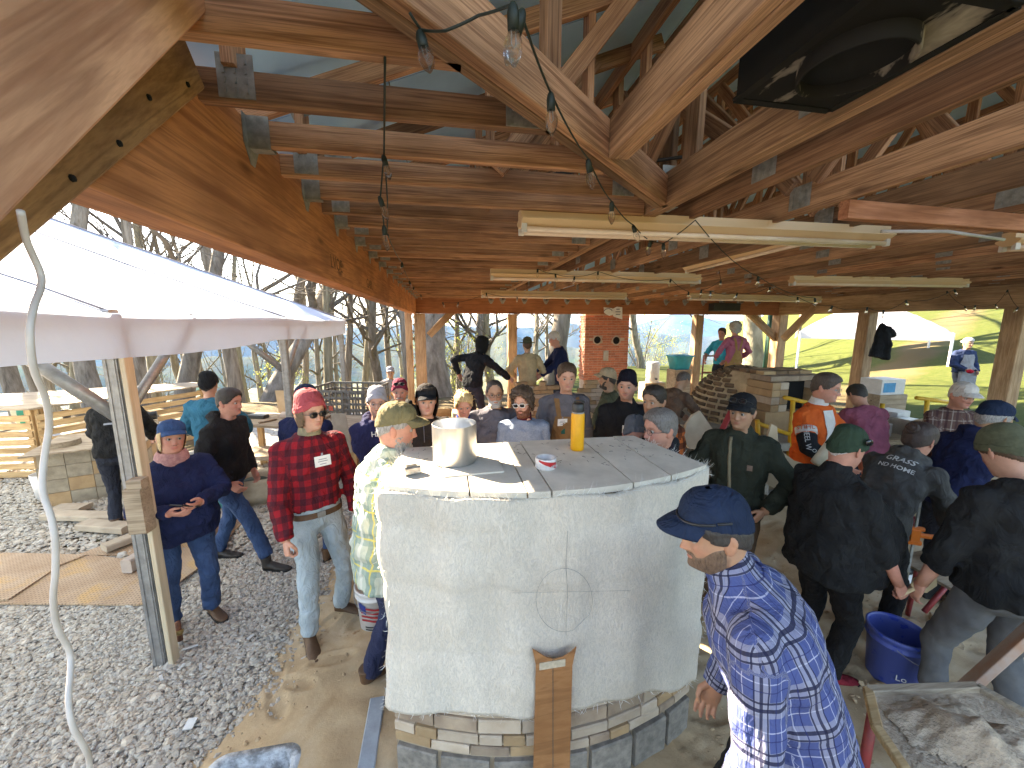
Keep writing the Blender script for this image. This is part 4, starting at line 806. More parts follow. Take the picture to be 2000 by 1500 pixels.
# sprayer, black case, clamp, stand
ps = at(1758, 1165, z=0); sp_ = empty('sprayer_jug', ps, label='white pump sprayer jug with a black top on the sand', cat='sprayer')
obj('jug', MB().lathe([(0, 0), (.085, 0), (.09, .01), (.09, .10), (.078, .12), (.074, .20), (.06, .235), (.045, .245), (0, .245)], ps, 28), white_plastic, sp_, True); obj('pump_cap', MB().lathe([(0, .24), (.05, .24), (.052, .27), (.035, .285), (.03, .30), (0, .30)], ps, 20), black_plastic, sp_, True); obj('handle', MB().tube([ps+V3(-.05, 0, .29), ps+V3(-.045, 0, .33), ps+V3(.045, 0, .33), ps+V3(.05, 0, .29)], .01, 8), black_plastic, sp_, True)
fm_ = face_M(ps+V3(-.046, -.0790, .09), (.87, -.5, 0), (0, 0, 1)); mk('printed_line', MB().box((0, 0, 0), (.07, .008, .002)).box((.005, .02, 0), (.035, .006, .002)).mesh('printed_line'), black_plastic, sp_, fm_)
pc_ = at(1808, 1172, z=0); objl('black_case', MB().box(pc_+V3(.03, .06, .17), (.13, .24, .34), Matrix.Rotation(-.3, 3, 'Z'), .02), black_plastic, origin=pc_, label='upright black tool case standing beside the sprayer', cat='case')
redp = plain('red_pipe_paint', (.30, .03, .03), (.2, .03, .03), 20, .5, .1)
st0 = at(1850, 1190, z=0); ws = empty('work_stand', st0, label='red tubular work stand holding a dusty board before the olive beanie man', cat='stand')
bp = [at(1745, 1085, z=.62), at(1800, 1075, z=.62), at(1880, 1118, z=.62), at(1860, 1150, z=.62)]; ctr = sum(bp, Vector())/4
V = bp+[p-V3(0, 0, .02) for p in bp]; obj('board_top', MB().add(V, [(3, 2, 1, 0), (4, 5, 6, 7)]+[(i, (i+1) % 4, (i+1) % 4+4, i+4) for i in range(4)]), oldpine_w, ws)
for a, b_ in (((1862, 1128), (1805, 1195)), ((1862, 1128), (1835, 1070)), ((1780, 1040), (1786, 1010))):
    obj('tube', MB().tube([at(*a, w=2.75), at(*b_, w=2.72)], .017, 8), redp, ws, True)
obj('tube', MB().tube([at(1790, 1178, z=.02), at(1990, 1265, z=.02)], .015, 8), redp, ws, True); obj('tube', MB().tube([at(1805, 1195, z=.02), at(1900, 1215, z=.02)], .015, 8), redp, ws, True); obj('tube', MB().tube([ctr+V3(.05, .1, -.02), V3(ctr.x+.2, ctr.y+.2, 0)], .017, 8), redp, ws, True)
org = plain('orange_plastic', (.72, .16, .015), None, 9, .4, .1); cp0 = at(1786, 1045, w=2.7); cl = empty('bar_clamp', cp0, label='orange bar clamp gripping the work stand', cat='clamp')
R_ = Matrix.Rotation(-.5, 3, 'Z'); obj('jaw', MB().box(cp0, (.05, .035, .10), R_, .01).box(cp0+V3(.0, 0, -.055), (.08, .03, .035), R_, .008).box(cp0+V3(.005, 0, .05), (.085, .03, .03), R_, .008), org, cl); obj('grip', MB().box(cp0+V3(.09, -.04, .0), (.13, .03, .035), R_, .01), org, cl); obj('bar', MB().bar(cp0+V3(0, 0, .35), cp0-V3(0, 0, .35), .008, .022), steel, cl)
gp = at(1905, 1215, z=.0); objl('timber_offcut', MB().bar(at(1830, 1205, z=.05), at(1865, 1262, z=.05), .09, .06, ch=.006), oldpine_w, origin=at(1845, 1230, z=0), label='short dusty timber offcut on the sand behind the blue bucket', cat='offcut')
objl('timber_offcut', MB().bar(at(1960, 1120, z=.06), at(2030, 1170, z=.06), .12, .1, ch=.006), pine_w, origin=at(1990, 1140, z=0), label='pale timber offcut between the legs of the olive beanie man', cat='offcut')
yb = at(1858, 1075, z=.66); objl('yellow_tub', MB().lathe([(0, 0), (.07, 0), (.085, .10), (.078, .10), (.066, .008), (0, .008)], at(1850, 1105, z=.625), 22), plain('yellow_plastic', (.6, .35, .03), None, 9, .5, .1), origin=at(1850, 1105, z=.625), label='small yellow tub on the red work stand', cat='tub', smooth=True)
# ------------------------------------------------------------------ lamps under the trusses
tube_m = plain('lamp_tube_glass', (.84, .70, .56), (.78, .62, .48), 10, .25, 0); rusty = plain('rust_spotted_enamel', (.72, .52, .32), (.5, .2, .05), 3.2, .5, .15, contrast=(.22, .36))
def fixture(p0, p1, label, wd=.11, tubes=2):
    p0, p1 = Vector(p0), Vector(p1); d = (p1-p0); c = (p0+p1)/2; e = empty('tube_light', c, label=label, cat='light', group='tube lights under the trusses'); M = Matrix.Translation(c) @ axes(d); Ln = d.length
    b_ = MB().prism([(-wd*.22, .02), (-wd*.62, .055), (-wd*.62, .065), (-wd*.34, .075), (-wd*.34, .12), (wd*.34, .12), (wd*.34, .075), (wd*.62, .065), (wd*.62, .055), (wd*.22, .02)], -Ln/2, Ln/2, Matrix(((0, 0, 1), (1, 0, 0), (0, 1, 0)))); mk('housing', b_.mesh('housing'), rusty, e, M)
    for k in range(tubes):
        y = (k-(tubes-1)/2)*wd*.62; mk('lamp_tube', MB().tube([V3(-Ln/2+.03, y, .005), V3(Ln/2-.03, y, .005)], .016, 10).mesh('lamp_tube', True), tube_m, e, M)
        for s_ in (-1, 1): mk('lamp_socket', MB().box((s_*(Ln/2-.018), y, .012), (.03, .03, .05), None, .004).mesh('lamp_socket'), white_plastic, e, M)
ZL = 2.905
fixture(at(1015, 452, z=ZL), at(1720, 480, z=ZL), 'long rust-spotted tube light nearest the viewer, above the oven', .15)
fixture(at(958, 545, z=ZL), at(1365, 553, z=ZL), 'tube light in the middle of the ceiling behind the nearest one')
fixture(at(940, 580, z=2.85), at(1222, 584, z=2.85), 'farthest tube light, close in front of the back beam')
fixture(at(1345, 585, z=2.85), at(1600, 590, z=2.85), 'tube light in front of the black speaker')
fixture(at(1545, 556, z=ZL), at(1885, 560, z=ZL), 'tube light on the right above the dome oven')
fixture(at(1965, 487, z=ZL), at(2250, 480, z=ZL), 'tube light cut off by the right edge of the view', .14)
p0, p1 = at(1582, 474, z=2.97), at(1340, 532, z=2.97); fixture(p0, p1, 'tube light running away from the viewer under one truss', .09, 1)
objl('purlin_board', MB().bar(at(1648, 410, z=2.93), at(2100, 445, z=2.93), .05, .09, ch=.003), red_w, origin=at(1850, 425, z=2.93), label='pinkish board hung level under the right hand trusses', cat='board')
objl('white_conduit', MB().tube([at(1722, 452, z=2.95), at(1850, 452, z=2.95), at(1960, 468, z=2.93)], .011, 8), white_plastic, origin=at(1722, 452, z=2.95), label='thin white conduit between two tube lights on the right', cat='conduit', smooth=True)
# ------------------------------------------------------------------ hanging strings of bulbs
cord_m = plain('green_black_cord', (.012, .02, .014), None, 20, .6, 0); m, t, b = nodes('clear_bulb_glass'); b.inputs['Base Color'].default_value = (.95, .94, .92, 1); b.inputs['Roughness'].default_value = .03; b.inputs['Transmission Weight'].default_value = 1; b.inputs['IOR'].default_value = 1.25; b.inputs['Alpha'].default_value = .55; glass_b = m
BG = MB().lathe([(.0, -.088), (.004, -.086), (.013, -.072), (.0175, -.055), (.017, -.042), (.011, -.030), (.009, -.022)], (0, 0, 0), 14, cap=False).mesh('bulb', True); BS = MB().lathe([(.0, -.028), (.0115, -.027), (.012, .0), (.009, .012), (.005, .018), (0, .018)], (0, 0, 0), 12).mesh('socket', True); BF = MB().tube([V3(-.003, 0, -.022), V3(-.004, 0, -.05), V3(0, 0, -.056), V3(.004, 0, -.05), V3(.003, 0, -.022)], .0009, 5).mesh('filament')
def lights_string(pts, label, bulbs=True, sag_=.0, cord_r=.0032, skip=(), scale=1.0):
    e = empty('string_lights', pts[0], label=label, cat='string lights'); C = []
    for i in range(len(pts)-1):
        a, b_ = Vector(pts[i]), Vector(pts[i+1]); n = 6
        for k in range(n if i < len(pts)-2 else n+1): u = k/n; C.append(a.lerp(b_, u)-V3(0, 0, sag_*(b_-a).length*4*u*(1-u)))
    obj('cord', MB().tube(C, cord_r, 6), cord_m, e, True)
    for i, p in enumerate(pts):
        if i in skip: continue
        M = Matrix.Translation(Vector(p)-V3(0, 0, .016)) @ Matrix.Rotation(random.uniform(-.35, .35), 4, 'X') @ Matrix.Rotation(random.uniform(-.35, .35), 4, 'Y') @ Matrix.Scale(scale, 4); s_ = mk('socket', BS, cord_m, e, M); bu = mk('bulb', BG, glass_b, e, M); mk('filament', BF, steel, bu, M)
SC = .95
lights_string([at(752, 112, z=3.0), at(750, 302, Y=1.62), at(743, 383, Y=1.7), at(750, 440, Y=1.78)], 'string of clear bulbs dropping straight from a ceiling joist left of centre', skip=(0,), scale=.9)
lights_string([at(752, 305, Y=1.62), at(757, 400, Y=1.9), at(756, 456, Y=2.3), at(785, 512, Y=3.4), at(800, 548, Y=4.6), at(808, 560, Y=6), at(822, 575, Y=7.5)], 'string of clear bulbs running back along the left beam', skip=(0, 1), sag_=.02)
lights_string([at(1016, 20, z=2.98), at(1076, 182, z=2.97), at(1150, 312, z=2.95), at(1195, 394, z=2.94), at(1238, 440, z=2.93), at(1270, 470, z=2.9), at(1296, 475, z=2.88), at(1358, 430, z=2.96), at(1481, 540, Y=3.0), at(1592, 582, Y=3.6)], 'long string of clear bulbs crossing from the hip girder to the right', sag_=.03, skip=(7,))
lights_string([at(800, 25, z=3.0), at(822, 58, z=2.99), at(870, 60, z=2.95), at(935, 30, z=2.97), at(1002, 8, z=2.96)], 'looped green cord with bulbs tied across the hip girder', skip=(0, 2, 3), sag_=.02)
back = [(1050, 525), (1085, 535), (1122, 540), (1168, 530), (1310, 545), (1345, 570)]
lights_string([at(x, y, Y=4.6) for x, y in back], 'string of bulbs hung in front of the middle tube lights', sag_=.06)
lights_string([at(x, y, Y=6.5) for x, y in ((865, 590), (895, 590), (950, 572), (1010, 580))], 'short string of bulbs near the back left post', sag_=.05)
rt_ = [(1404, 520), (1408, 547), (1370, 566), (1388, 568), (1440, 572), (1504, 560), (1558, 580), (1625, 597), (1694, 600), (1726, 606), (1770, 586), (1865, 565)]
lights_string([at(x, y, Y=4.4 if x < 1600 else 4.0) for x, y in rt_], 'string of bulbs along the right hand trusses', sag_=.08)
lights_string([at(x, y, X=9.6) for x, y in ((1850, 568), (1885, 598), (1905, 596), (1945, 594), (1968, 566), (1988, 600))], 'string of bulbs along the right side beam', sag_=.1)
# ------------------------------------------------------------------ black duct with round collar
hc_ = [at(1432, 203, z=ZC-.0), at(1655, 215, z=ZC-.0), at(1975, 35, z=ZC-.0), at(1668, -2, z=ZC-.0)]
m, t, b = nodes('black_duct_peel_and_glints'); v = coord(t, 'Object', (1, .55, 1), off=False); n1 = noise_(t, v, 6, 5, .6, .4); L(t, ramp(t, n1.outputs[0], [(.52, (.014, .013, .012)), (.55, (.20, .17, .14)), (.68, (.42, .36, .28))]), b.inputs['Base Color']); b.inputs['Roughness'].default_value = .85; b.inputs['Specular IOR Level'].default_value = .2; duct_m = m  # pale patches: peeling paint, with light reflections painted into the colour too
du = empty('exhaust_duct', (1.05, 1.0, ZC), label='black sheet metal duct box with a round collar overhead on the right', cat='duct')
x0, x1, y0, y1 = .875, 1.205, .71, 1.11; db = MB(); e_ = .02
obj('duct_box', MB().box(((x0+x1)/2, (y0+y1)/2, ZC+.27), (x1-x0, y1-y0, .52), None, .004), black_steel, du)
obj('bottom_sheet', MB().box(((x0+x1)/2, (y0+y1)/2, ZC+.004), (x1-x0+.012, y1-y0+.012, .006)), duct_m, du)
for a, b_ in (((x0, y0), (x1, y0)), ((x0, y1), (x1, y1)), ((x0, y0), (x0, y1)), ((x1, y0), (x1, y1))): obj('edge_flange', MB().bar((*a, ZC+.001), (*b_, ZC+.001), .024, .006), black_steel, du)
cc = at(1668, 132, z=ZC-.028); cc.z = ZC; obj('collar', MB().lathe([(.118, .0), (.118, -.036), (.114, -.039), (.110, -.036), (.110, .0)], cc, 48, cap=False), duct_m, du, True); obj('collar_throat', MB().lathe([(.111, -.006), (.0, -.006)], cc, 40, cap=False), plain('hole_shade_black', (.003, .003, .003), None, 9, 1, 0), du)  # throat is a black disc standing in for the shade inside the collar
# black lamp on a pole through the trusses
ar = empty('spot_lamp', at(1060, 350, Y=2.3), label='small black spot lamp on a thin black pole under the trusses', cat='lamp')
pp = [at(1048, 345, Y=2.3), at(1200, 325, Y=2.3), at(1395, 298, Y=2.15), at(1440, 255, Y=2.0)]; obj('pole', MB().tube(pp, .010, 8), black_plastic, ar, True)
for q in (pp[0], pp[1].lerp(pp[2], .35), pp[2]): obj('clamp', MB().ell(q, .018), black_plastic, ar, True)
q = pp[0]-V3(.02, 0, .05); obj('lamp_head', MB().box(q, (.05, .05, .085), Matrix.Rotation(.2, 3, 'Y'), .01).box(q-V3(0, 0, .05), (.045, .045, .03), None, .008), black_plastic, ar)
# sign and speaker on the back beam
sg = empty('paper_sign', at(1207, 612, Y=9.95), label='crumpled white paper sign hung from the back beam over the chimney', cat='sign')
P = [(1179, 600), (1196, 602), (1204, 612), (1212, 600), (1215, 601), (1216, 624), (1180, 612)]; Y_ = 9.98
def flat_px(name, P, Y, th, mat_, parent):
    Q = [at(x, y, Y=Y) for x, y in P]; n = len(Q); return obj(name, MB().add(Q+[p+V3(0, th, 0) for p in Q], [tuple(range(n)), tuple(range(2*n-1, n-1, -1))]+[(i, i+n, (i+1) % n+n, (i+1) % n) for i in range(n)]), mat_, parent)
flat_px('sheet', [(1179, 600), (1196, 602), (1203, 612), (1190, 617), (1180, 611)], Y_, .004, badge_m0 if False else white_plastic, sg); flat_px('sheet', [(1197, 603), (1205, 599), (1215.5, 600), (1215.5, 624), (1198, 618)], Y_+.02, .004, white_plastic, sg)
gi = plain('grey_ink', (.25, .25, .27), None, 9, .8, 0)
for i, wd in enumerate((.10, .15, .13)): q = at(1207, 604+i*5.0, Y=Y_+.016); obj('printed_line', MB().box(q, (wd, .003, .03)), gi, sg)
obj('printed_arc', MB().tube([at(1188+8*cos(a), 609-6*sin(a), Y=Y_-.004) for a in np.linspace(.3, 2.9, 9)], .012, 5), gi, sg)
spk = at(1415, 600, Y=9.9); se = empty('speaker', spk, label='flat black box speaker mounted on the back beam', cat='speaker'); obj('cabinet', MB().box(spk, (.86, .22, .22), None, .01), black_plastic, se); obj('bracket', MB().box(spk+V3(-.1, -.02, .14), (.04, .04, .08)), steel, se)
# ------------------------------------------------------------------ hanging cord at the left
cl_pts = [(40, 412), (52, 470), (78, 530), (80, 560), (66, 600), (58, 650), (66, 720), (88, 775), (96, 830), (86, 900), (84, 960), (100, 1010), (108, 1060), (108, 1120), (104, 1170), (112, 1225), (135, 1270), (138, 1310), (134, 1370), (143, 1420), (165, 1460), (175, 1490), (172, 1560)]
# the cord hangs a little inside the brace, each loop at its own distance
Pc = []
for i, (x, y) in enumerate(cl_pts): Pc.append(at(x, y, X=XL+.19-.02*sin(i*.9)-.004*i))
def catmull(P, n=5):
    P = [P[0]]+P+[P[-1]]; out = []
    for i in range(1, len(P)-2):
        for k in range(n):
            t_ = k/n; a, b_, c, d = P[i-1], P[i], P[i+1], P[i+2]; out.append(.5*((2*b_)+(-a+c)*t_+(2*a-5*b_+4*c-d)*t_*t_+(-a+3*b_-3*c+d)*t_**3))
    out.append(P[-2]); return out
cord_p = plain('grubby_white_cord', (.70, .62, .56), (.58, .50, .44), 14, .5, .05); objl('extension_cord', MB().tube(catmull(Pc), .0038, 10), cord_p, origin=Pc[-1], label='grubby white extension cord hanging in loose waves from the near brace', cat='cord', smooth=True)
# ------------------------------------------------------------------ brick chimney at the back
CY = 10.48; ca, cb2 = at(1141, 700, Y=CY), at(1226, 700, Y=CY); ch = empty('brick_chimney', ((ca.x+cb2.x)/2, CY+.35, 0), label='square red brick chimney with two round flue holes', cat='chimney')
obj('mortar_core', MB().box(((ca.x+cb2.x)/2, CY+.19, 1.4), (cb2.x-ca.x-.012, .368, 2.8)), mortar_m, ch)
BRM = {}
def brickmesh(l): 
    k = round(l, 3)
    if k not in BRM: BRM[k] = MB().box((0, 0, 0), (l, .09, .060), None, .005).mesh('brick')
    return BRM[k]
hl = [at(1166, 664, Y=CY), at(1203, 665, Y=CY)]; zc_ = 0; z = .04; W_ = cb2.x-ca.x; nb_ = 5; bl_ = W_/nb_; rowi = 0
while z < 2.62:
    off = 0 if rowi % 2 else .5
    for k in range(nb_+1):
        xa = ca.x+(k-off)*bl_; xb_ = xa+bl_; xa = max(xa, ca.x); xb_ = min(xb_, cb2.x)
        if xb_-xa < .04: continue
        cx = (xa+xb_)/2
        if z > .75 and not any(abs(cx-h.x) < .13 and abs(z-h.z) < .10 for h in hl): mk('brick', brickmesh(xb_-xa-.012), brick_red, ch, Matrix.Translation(V3(cx, CY+.04+rb.uniform(-.004, .003), z)))
    if z > .75:
        for k in range(2): mk('brick', brickmesh(.17), brick_red, ch, Matrix.Translation(V3(ca.x+.04, CY+.10+k*.19+(.08 if rowi % 2 else 0), z)) @ Matrix.Rotation(pi/2, 4, 'Z'))
    z += .0725; rowi += 1
for h in hl:
    obj('flue_collar', MB().lathe([(.115, 0), (.135, -.01), (.14, .02), (.105, .02)], (h.x, CY-.012, h.z), 28, Matrix.Rotation(pi/2, 3, 'X'), cap=False), mortar_m, ch, True); obj('flue_hole', MB().lathe([(.106, 0), (.1, .002), (0, .002)], (h.x, CY-.014, h.z), 28, Matrix.Rotation(pi/2, 3, 'X'), cap=False), plain('hole_shade_black', (.003, .003, .003), None, 9, 1, 0), ch)  # flat black discs paint the darkness of the flue openings
pcx = at(1183, 695, Y=CY); obj('cleanout_plate', MB().box((pcx.x, CY-.008, pcx.z), (.16, .02, .30), None, .004), concrete_m, ch)
# ------------------------------------------------------------------ dome oven on a block base
DC = V3(4.60, 5.18, 0); dz0 = .90; DRx, DRy, DRz = .72, .80, .82
do = empty('dome_oven', DC, label='brick dome oven with dark arched mouth on a block base', cat='oven')
obj('dome_core', MB().ell(DC+V3(0, 0, dz0), (DRx-.03, DRy-.03, DRz-.03), None, 36, 20), plain('sandy_mortar', (.60, .46, .29), (.48, .36, .22), 12, .95, .6, bscale=60), do, True)
dark_b = plain('dark_fired_brick', (.20, .12, .065), (.13, .08, .045), 12, .9, .5, bscale=60, rvar=.3); DBM = {}
nrow = 13; cnt = 0
for i in range(nrow):
    th = (i+.5)/nrow*pi/2*.97; rx_ = cos(th); zz = dz0+sin(th)*DRz; circ = 2*pi*DRx*rx_; nn_ = max(5, int(circ/.165)); 
    for k in range(nn_):
        a = 2*pi*(k+(.5 if i % 2 else 0))/nn_; p = DC+V3(DRx*rx_*cos(a), DRy*rx_*sin(a), zz); nrm = V3(cos(a)*cos(th)/DRx, sin(a)*cos(th)/DRy, sin(th)/DRz).normalized(); vw = (CAM-p).normalized()
        if nrm.dot(vw) < -.15: continue
        tn = V3(-sin(a), cos(a), 0); up_ = nrm.cross(tn); M = Matrix.Translation(p-nrm*.035) @ Matrix((tn, nrm, tn.cross(nrm))).transposed().to_4x4(); kk = round(circ/nn_, 2)
        if kk not in DBM: DBM[kk] = MB().box((0, 0, 0), (kk*.70, .085, .055), None, .008).mesh('brick')
        mk('brick', DBM[kk], dark_b, do, M); cnt += 1
# arch and mouth facing right front
fd = Matrix.Rotation(-.85, 3, 'Z') @ V3(0, -1, 0); fd = V3(.02, -1, 0).normalized(); fr_ = V3(-fd.y, fd.x, 0)*1; fo = DC+fd*.62
vM = Matrix.Translation(fo+V3(0, 0, dz0)) @ Matrix((fr_, V3(0, 0, 1), fd)).transposed().to_4x4(); fz = V3(0, 0, 1)
obj('vault', MB().prism([(-.42, .3), (-.42, .62), (-.30, .76), (.30, .76), (.42, .62), (.42, .3)], -.5, .20, vM), plain('sandy_mortar', (.60, .46, .29), (.48, .36, .22), 12, .95, .6, bscale=60), do)
for sd in (-1, 1):
    for i in range(4):
        for k in range(2): mk('arch_brick', MB().box((0, 0, 0), (.122, .42, .093), None, .006).mesh('arch_brick'), tanbrick_m if (i*2+k) % 3 else fire_m, do, Matrix.Translation(fo+fd*.16+fr_*(sd*(.255+.127*k))+fz*(dz0+.36+i*.098)) @ axes(fr_))
for k in range(2): mk('lintel', MB().box((0, 0, 0), (.44, .34, .07), None, .006).mesh('lintel'), smoke_m, do, Matrix.Translation(fo+fd*.16+fr_*(-.223+.446*k)+fz*(dz0+.745)) @ axes(fr_))
for j in range(3):
    for k in range(4): mk('roof_brick', MB().box((0, 0, 0), (.185, .13, .05), None, .006).mesh('roof_brick'), dark_b if (j+k) % 3 else tanbrick_m, do, Matrix.Translation(fo+fd*(.10-.15*j)+fr_*(-.30+.196*k+(.04 if j % 2 else 0))+fz*(dz0+.80)) @ axes(fr_))
obj('oven_mouth', MB().prism([(-.19, 0), (.19, 0), (.19, .395), (-.19, .395)], .235, .245, Matrix.Translation(fo+V3(0, 0, dz0+.312)) @ Matrix((fr_, V3(0, 0, 1), fd)).transposed().to_4x4()), plain('hole_shade_black', (.003, .003, .003), None, 9, 1, 0), do)  # black plate in place of the shaded hollow of the mouth
obj('oven_sill', MB().box(fo+fd*.1+V3(0, 0, dz0+.155), (.95, .5, .31), None, .01), tanbrick_m, do); obj('hearth_slab', MB().prism([(DC.x-1.15, DC.y-.95), (DC.x-.5, DC.y-1.3), (DC.x+1.9, DC.y-1.3), (DC.x+1.9, DC.y+1.1), (DC.x-1.15, DC.y+1.1)], dz0-.11, dz0-.01), concrete_m, do)
for i in range(4):
    for k in range(7):
        mk('concrete_block', MB().box((0, 0, 0), (.39, .19, .185), None, .008).mesh('concrete_block') if (i, k) == (0, 0) else bpy.data.meshes['concrete_block'], grey_block_m, do, Matrix.Translation(V3(DC.x-.88+k*.40+(.2 if i % 2 else 0), DC.y-1.2, .11+i*.197)))
    for k in range(4): mk('concrete_block', bpy.data.meshes['concrete_block'], grey_block_m, do, Matrix.Translation(V3(DC.x-1.03, DC.y-.95+k*.4+(.2 if i % 2 else 0), .11+i*.197)) @ Matrix.Rotation(pi/2, 4, 'Z'))
# boards leaning and tools by the dome base
tanb = plain('tan_fibre_board', (.56, .42, .27), (.45, .33, .2), 5, .85, .2)
leaning('leaning_slab', [(1352, 812), (1368, 803), (1392, 838), (1386, 868), (1370, 880), (1345, 876), (1336, 862), (1340, 830)], 3.75, .03, plain('pale_stone_slab', (.62, .52, .38), (.52, .42, .3), 6, .9, .3), label='pale slab leaning on the block base of the dome oven', cat='slab')
leaning('template_board', [(1507, 828), (1518, 834), (1520, 862), (1530, 884), (1552, 900), (1590, 912), (1600, 930), (1600, 1000), (1585, 1100), (1562, 1040), (1540, 985), (1515, 955), (1494, 944), (1484, 935), (1492, 880)], 2.75, .018, tanb, label='tan template board with hollowed curves leaning behind the olive jacket man', cat='board')
redm = plain('red_level_paint', (.42, .05, .05), None, 9, .4, .1); objl('spirit_level', MB().bar(at(1432, 795, Y=3.3), at(1392, 878, Y=3.1), .05, .025, ch=.003), redm, origin=at(1392, 878, Y=3.1), label='red spirit level leaning behind the olive jacket man', cat='level')
yl = plain('yellow_pipe_paint', (.68, .38, .02), (.55, .3, .03), 14, .45, .1)
def rail(label, segs, Y):
    e = empty('pipe_stand', at(*segs[0][0], Y=Y), label=label, cat='stand', group='yellow pipe stands')
    for a, b_ in segs: obj('pipe', MB().tube([at(*a, Y=Y), at(*b_, Y=Y-.0)], .026, 10), yl, e, True)
rail('yellow pipe frame left of the man in the orange jacket', [((1532, 776), (1600, 792)), ((1549, 781), (1540, 900)), ((1478, 826), (1541, 848)), ((1479, 820), (1481, 860))], 3.9)
rail('yellow pipe frame right of the man in the orange jacket', [((1790, 777), (1872, 788)), ((1811, 781), (1806, 850)), ((1724, 788), (1714, 850)), ((1714, 828), (1800, 842))], 4.0)
# counter with boxes behind the right hand group
co = empty('work_counter', at(1720, 860, w=5.0), label='low counter of grey blocks and planks behind the right hand group', cat='counter'); cz = .98
a_, b_ = at(1660, 850, z=cz), at(1840, 862, z=cz); obj('counter_top', MB().bar(a_+V3(-.3, .25, -.03), b_+V3(.6, .25, -.03), .7, .06), oldpine_w, co); obj('counter_base', MB().bar(a_+V3(-.2, .3, -.5), b_+V3(.5, .3, -.5), .5, .85), grey_block_m, co)
def crate(px, py, Y, d, mat_, name, label, z=cz, rz=.2):
    p = at(px, py, z=z); p = V3(p.x, p.y, z); objl(name, MB().box(p+V3(0, 0, d[2]/2), d, Matrix.Rotation(rz, 3, 'Z'), .008), mat_, origin=p, label=label, cat=name.split('_')[-1])
crate(1700, 850, 4, (.34, .25, .16), plain('dented_tin', (.40, .38, .36), (.3, .28, .26), 9, .4, .2, metal=.5), 'tin_box', 'dented grey tin box on the counter behind the green beanie man')
crate(1762, 846, 4, (.2, .2, .2), brushed, 'metal_box', 'shiny square metal box on the counter')
crate(1822, 856, 4, (.32, .26, .22), tanb, 'cardboard_box', 'brown box on the counter behind the woman with the bun')
b0 = V3(at(1748, 790, z=cz).x, at(1748, 830, z=cz).y, cz); crate(1738, 835, 4, (.30, .24, .24), white_plastic, 'white_tub', 'white tub on the counter')
pbx = at(1712, 822, X=9.2); bxo = empty('printed_carton', (pbx.x, pbx.y, 0), label='blue and white printed carton standing on a stack beside the right posts', cat='carton'); obj('stack', MB().box((pbx.x, pbx.y, .45), (.7, .5, .9), None, .01), oldpine_w, bxo); obj('carton', MB().box((pbx.x, pbx.y, 1.06), (.6, .42, .32), None, .006), white_plastic, bxo); obj('blue_print', MB().box((pbx.x-.1, pbx.y-.214, 1.05), (.3, .004, .2)), plain('blue_print', (.05, .3, .55), None, 9, .5, 0), bxo)
# coat hanging on the post
hp_ = at(1716, 660, X=9.9); m_ = cloth_m('black_coat_cloth', (.02, .02, .022)) if 'cloth_m' in globals() else black_plastic
cob = MB(); cob.tube([hp_+V3(0, 0, .35), hp_+V3(.02, -.05, .2), hp_+V3(.0, -.07, -.1), hp_+V3(-.05, -.06, -.45)], [.05, .16, .20, .24], 14, flat=.5); cob.tube([hp_+V3(.05, -.1, .25), hp_+V3(.15, -.16, .1), hp_+V3(.22, -.16, .05)], [.07, .08, .06], 10); cob.tube([hp_+V3(-.02, -.1, .2), hp_+V3(.05, -.18, -.15), hp_+V3(.08, -.16, -.5)], [.07, .08, .07], 10)
COAT = (cob, hp_)
# ------------------------------------------------------------------ things at the back
tote = at(1326, 726, w=10.8); to = empty('blue_tote', (tote.x, tote.y, 0), label='turquoise plastic tote standing on a post beyond the bending man', cat='tote')
tq = plain('turquoise_plastic', (.03, .36, .52), None, 9, .4, .05); obj('stand', MB().box((tote.x, tote.y, .55), (.5, .4, 1.1)), oldpine_w, to)
def tapered(c, w0, w1, d0, d1, h): return MB().rings([rrect(c.x, c.y, w0/2, d0/2, .05, c.z, 0), rrect(c.x, c.y, w1/2, d1/2, .06, c.z+h*.9, 0), rrect(c.x, c.y, w1/2+.03, d1/2+.03, .06, c.z+h*.9, 0), rrect(c.x, c.y, w1/2+.03, d1/2+.03, .06, c.z+h, 0), rrect(c.x, c.y, w1/2-.02, d1/2-.02, .05, c.z+h, 0), rrect(c.x, c.y, w0/2-.02, d0/2-.02, .04, c.z+.03, 0)])
obj('tub_shell', tapered(V3(tote.x, tote.y, 1.1), .42, .58, .34, .44, .40), tq, to, True)
wc = at(1274, 740, w=12); wce = empty('water_cooler', (wc.x, wc.y, 0), label='white drink cooler drum on the lawn edge right of the chimney', cat='cooler'); obj('drum', MB().lathe([(0, .55), (.19, .55), (.2, .6), (.2, 1.15), (.17, 1.2), (0, 1.2)], (wc.x, wc.y, 0), 22), white_plastic, wce, True); obj('stand', MB().box((wc.x, wc.y, .27), (.7, .4, .56)), oldpine_w, wce); obj('tap', MB().box((wc.x, wc.y-.22, .68), (.05, .08, .05)), black_plastic, wce)
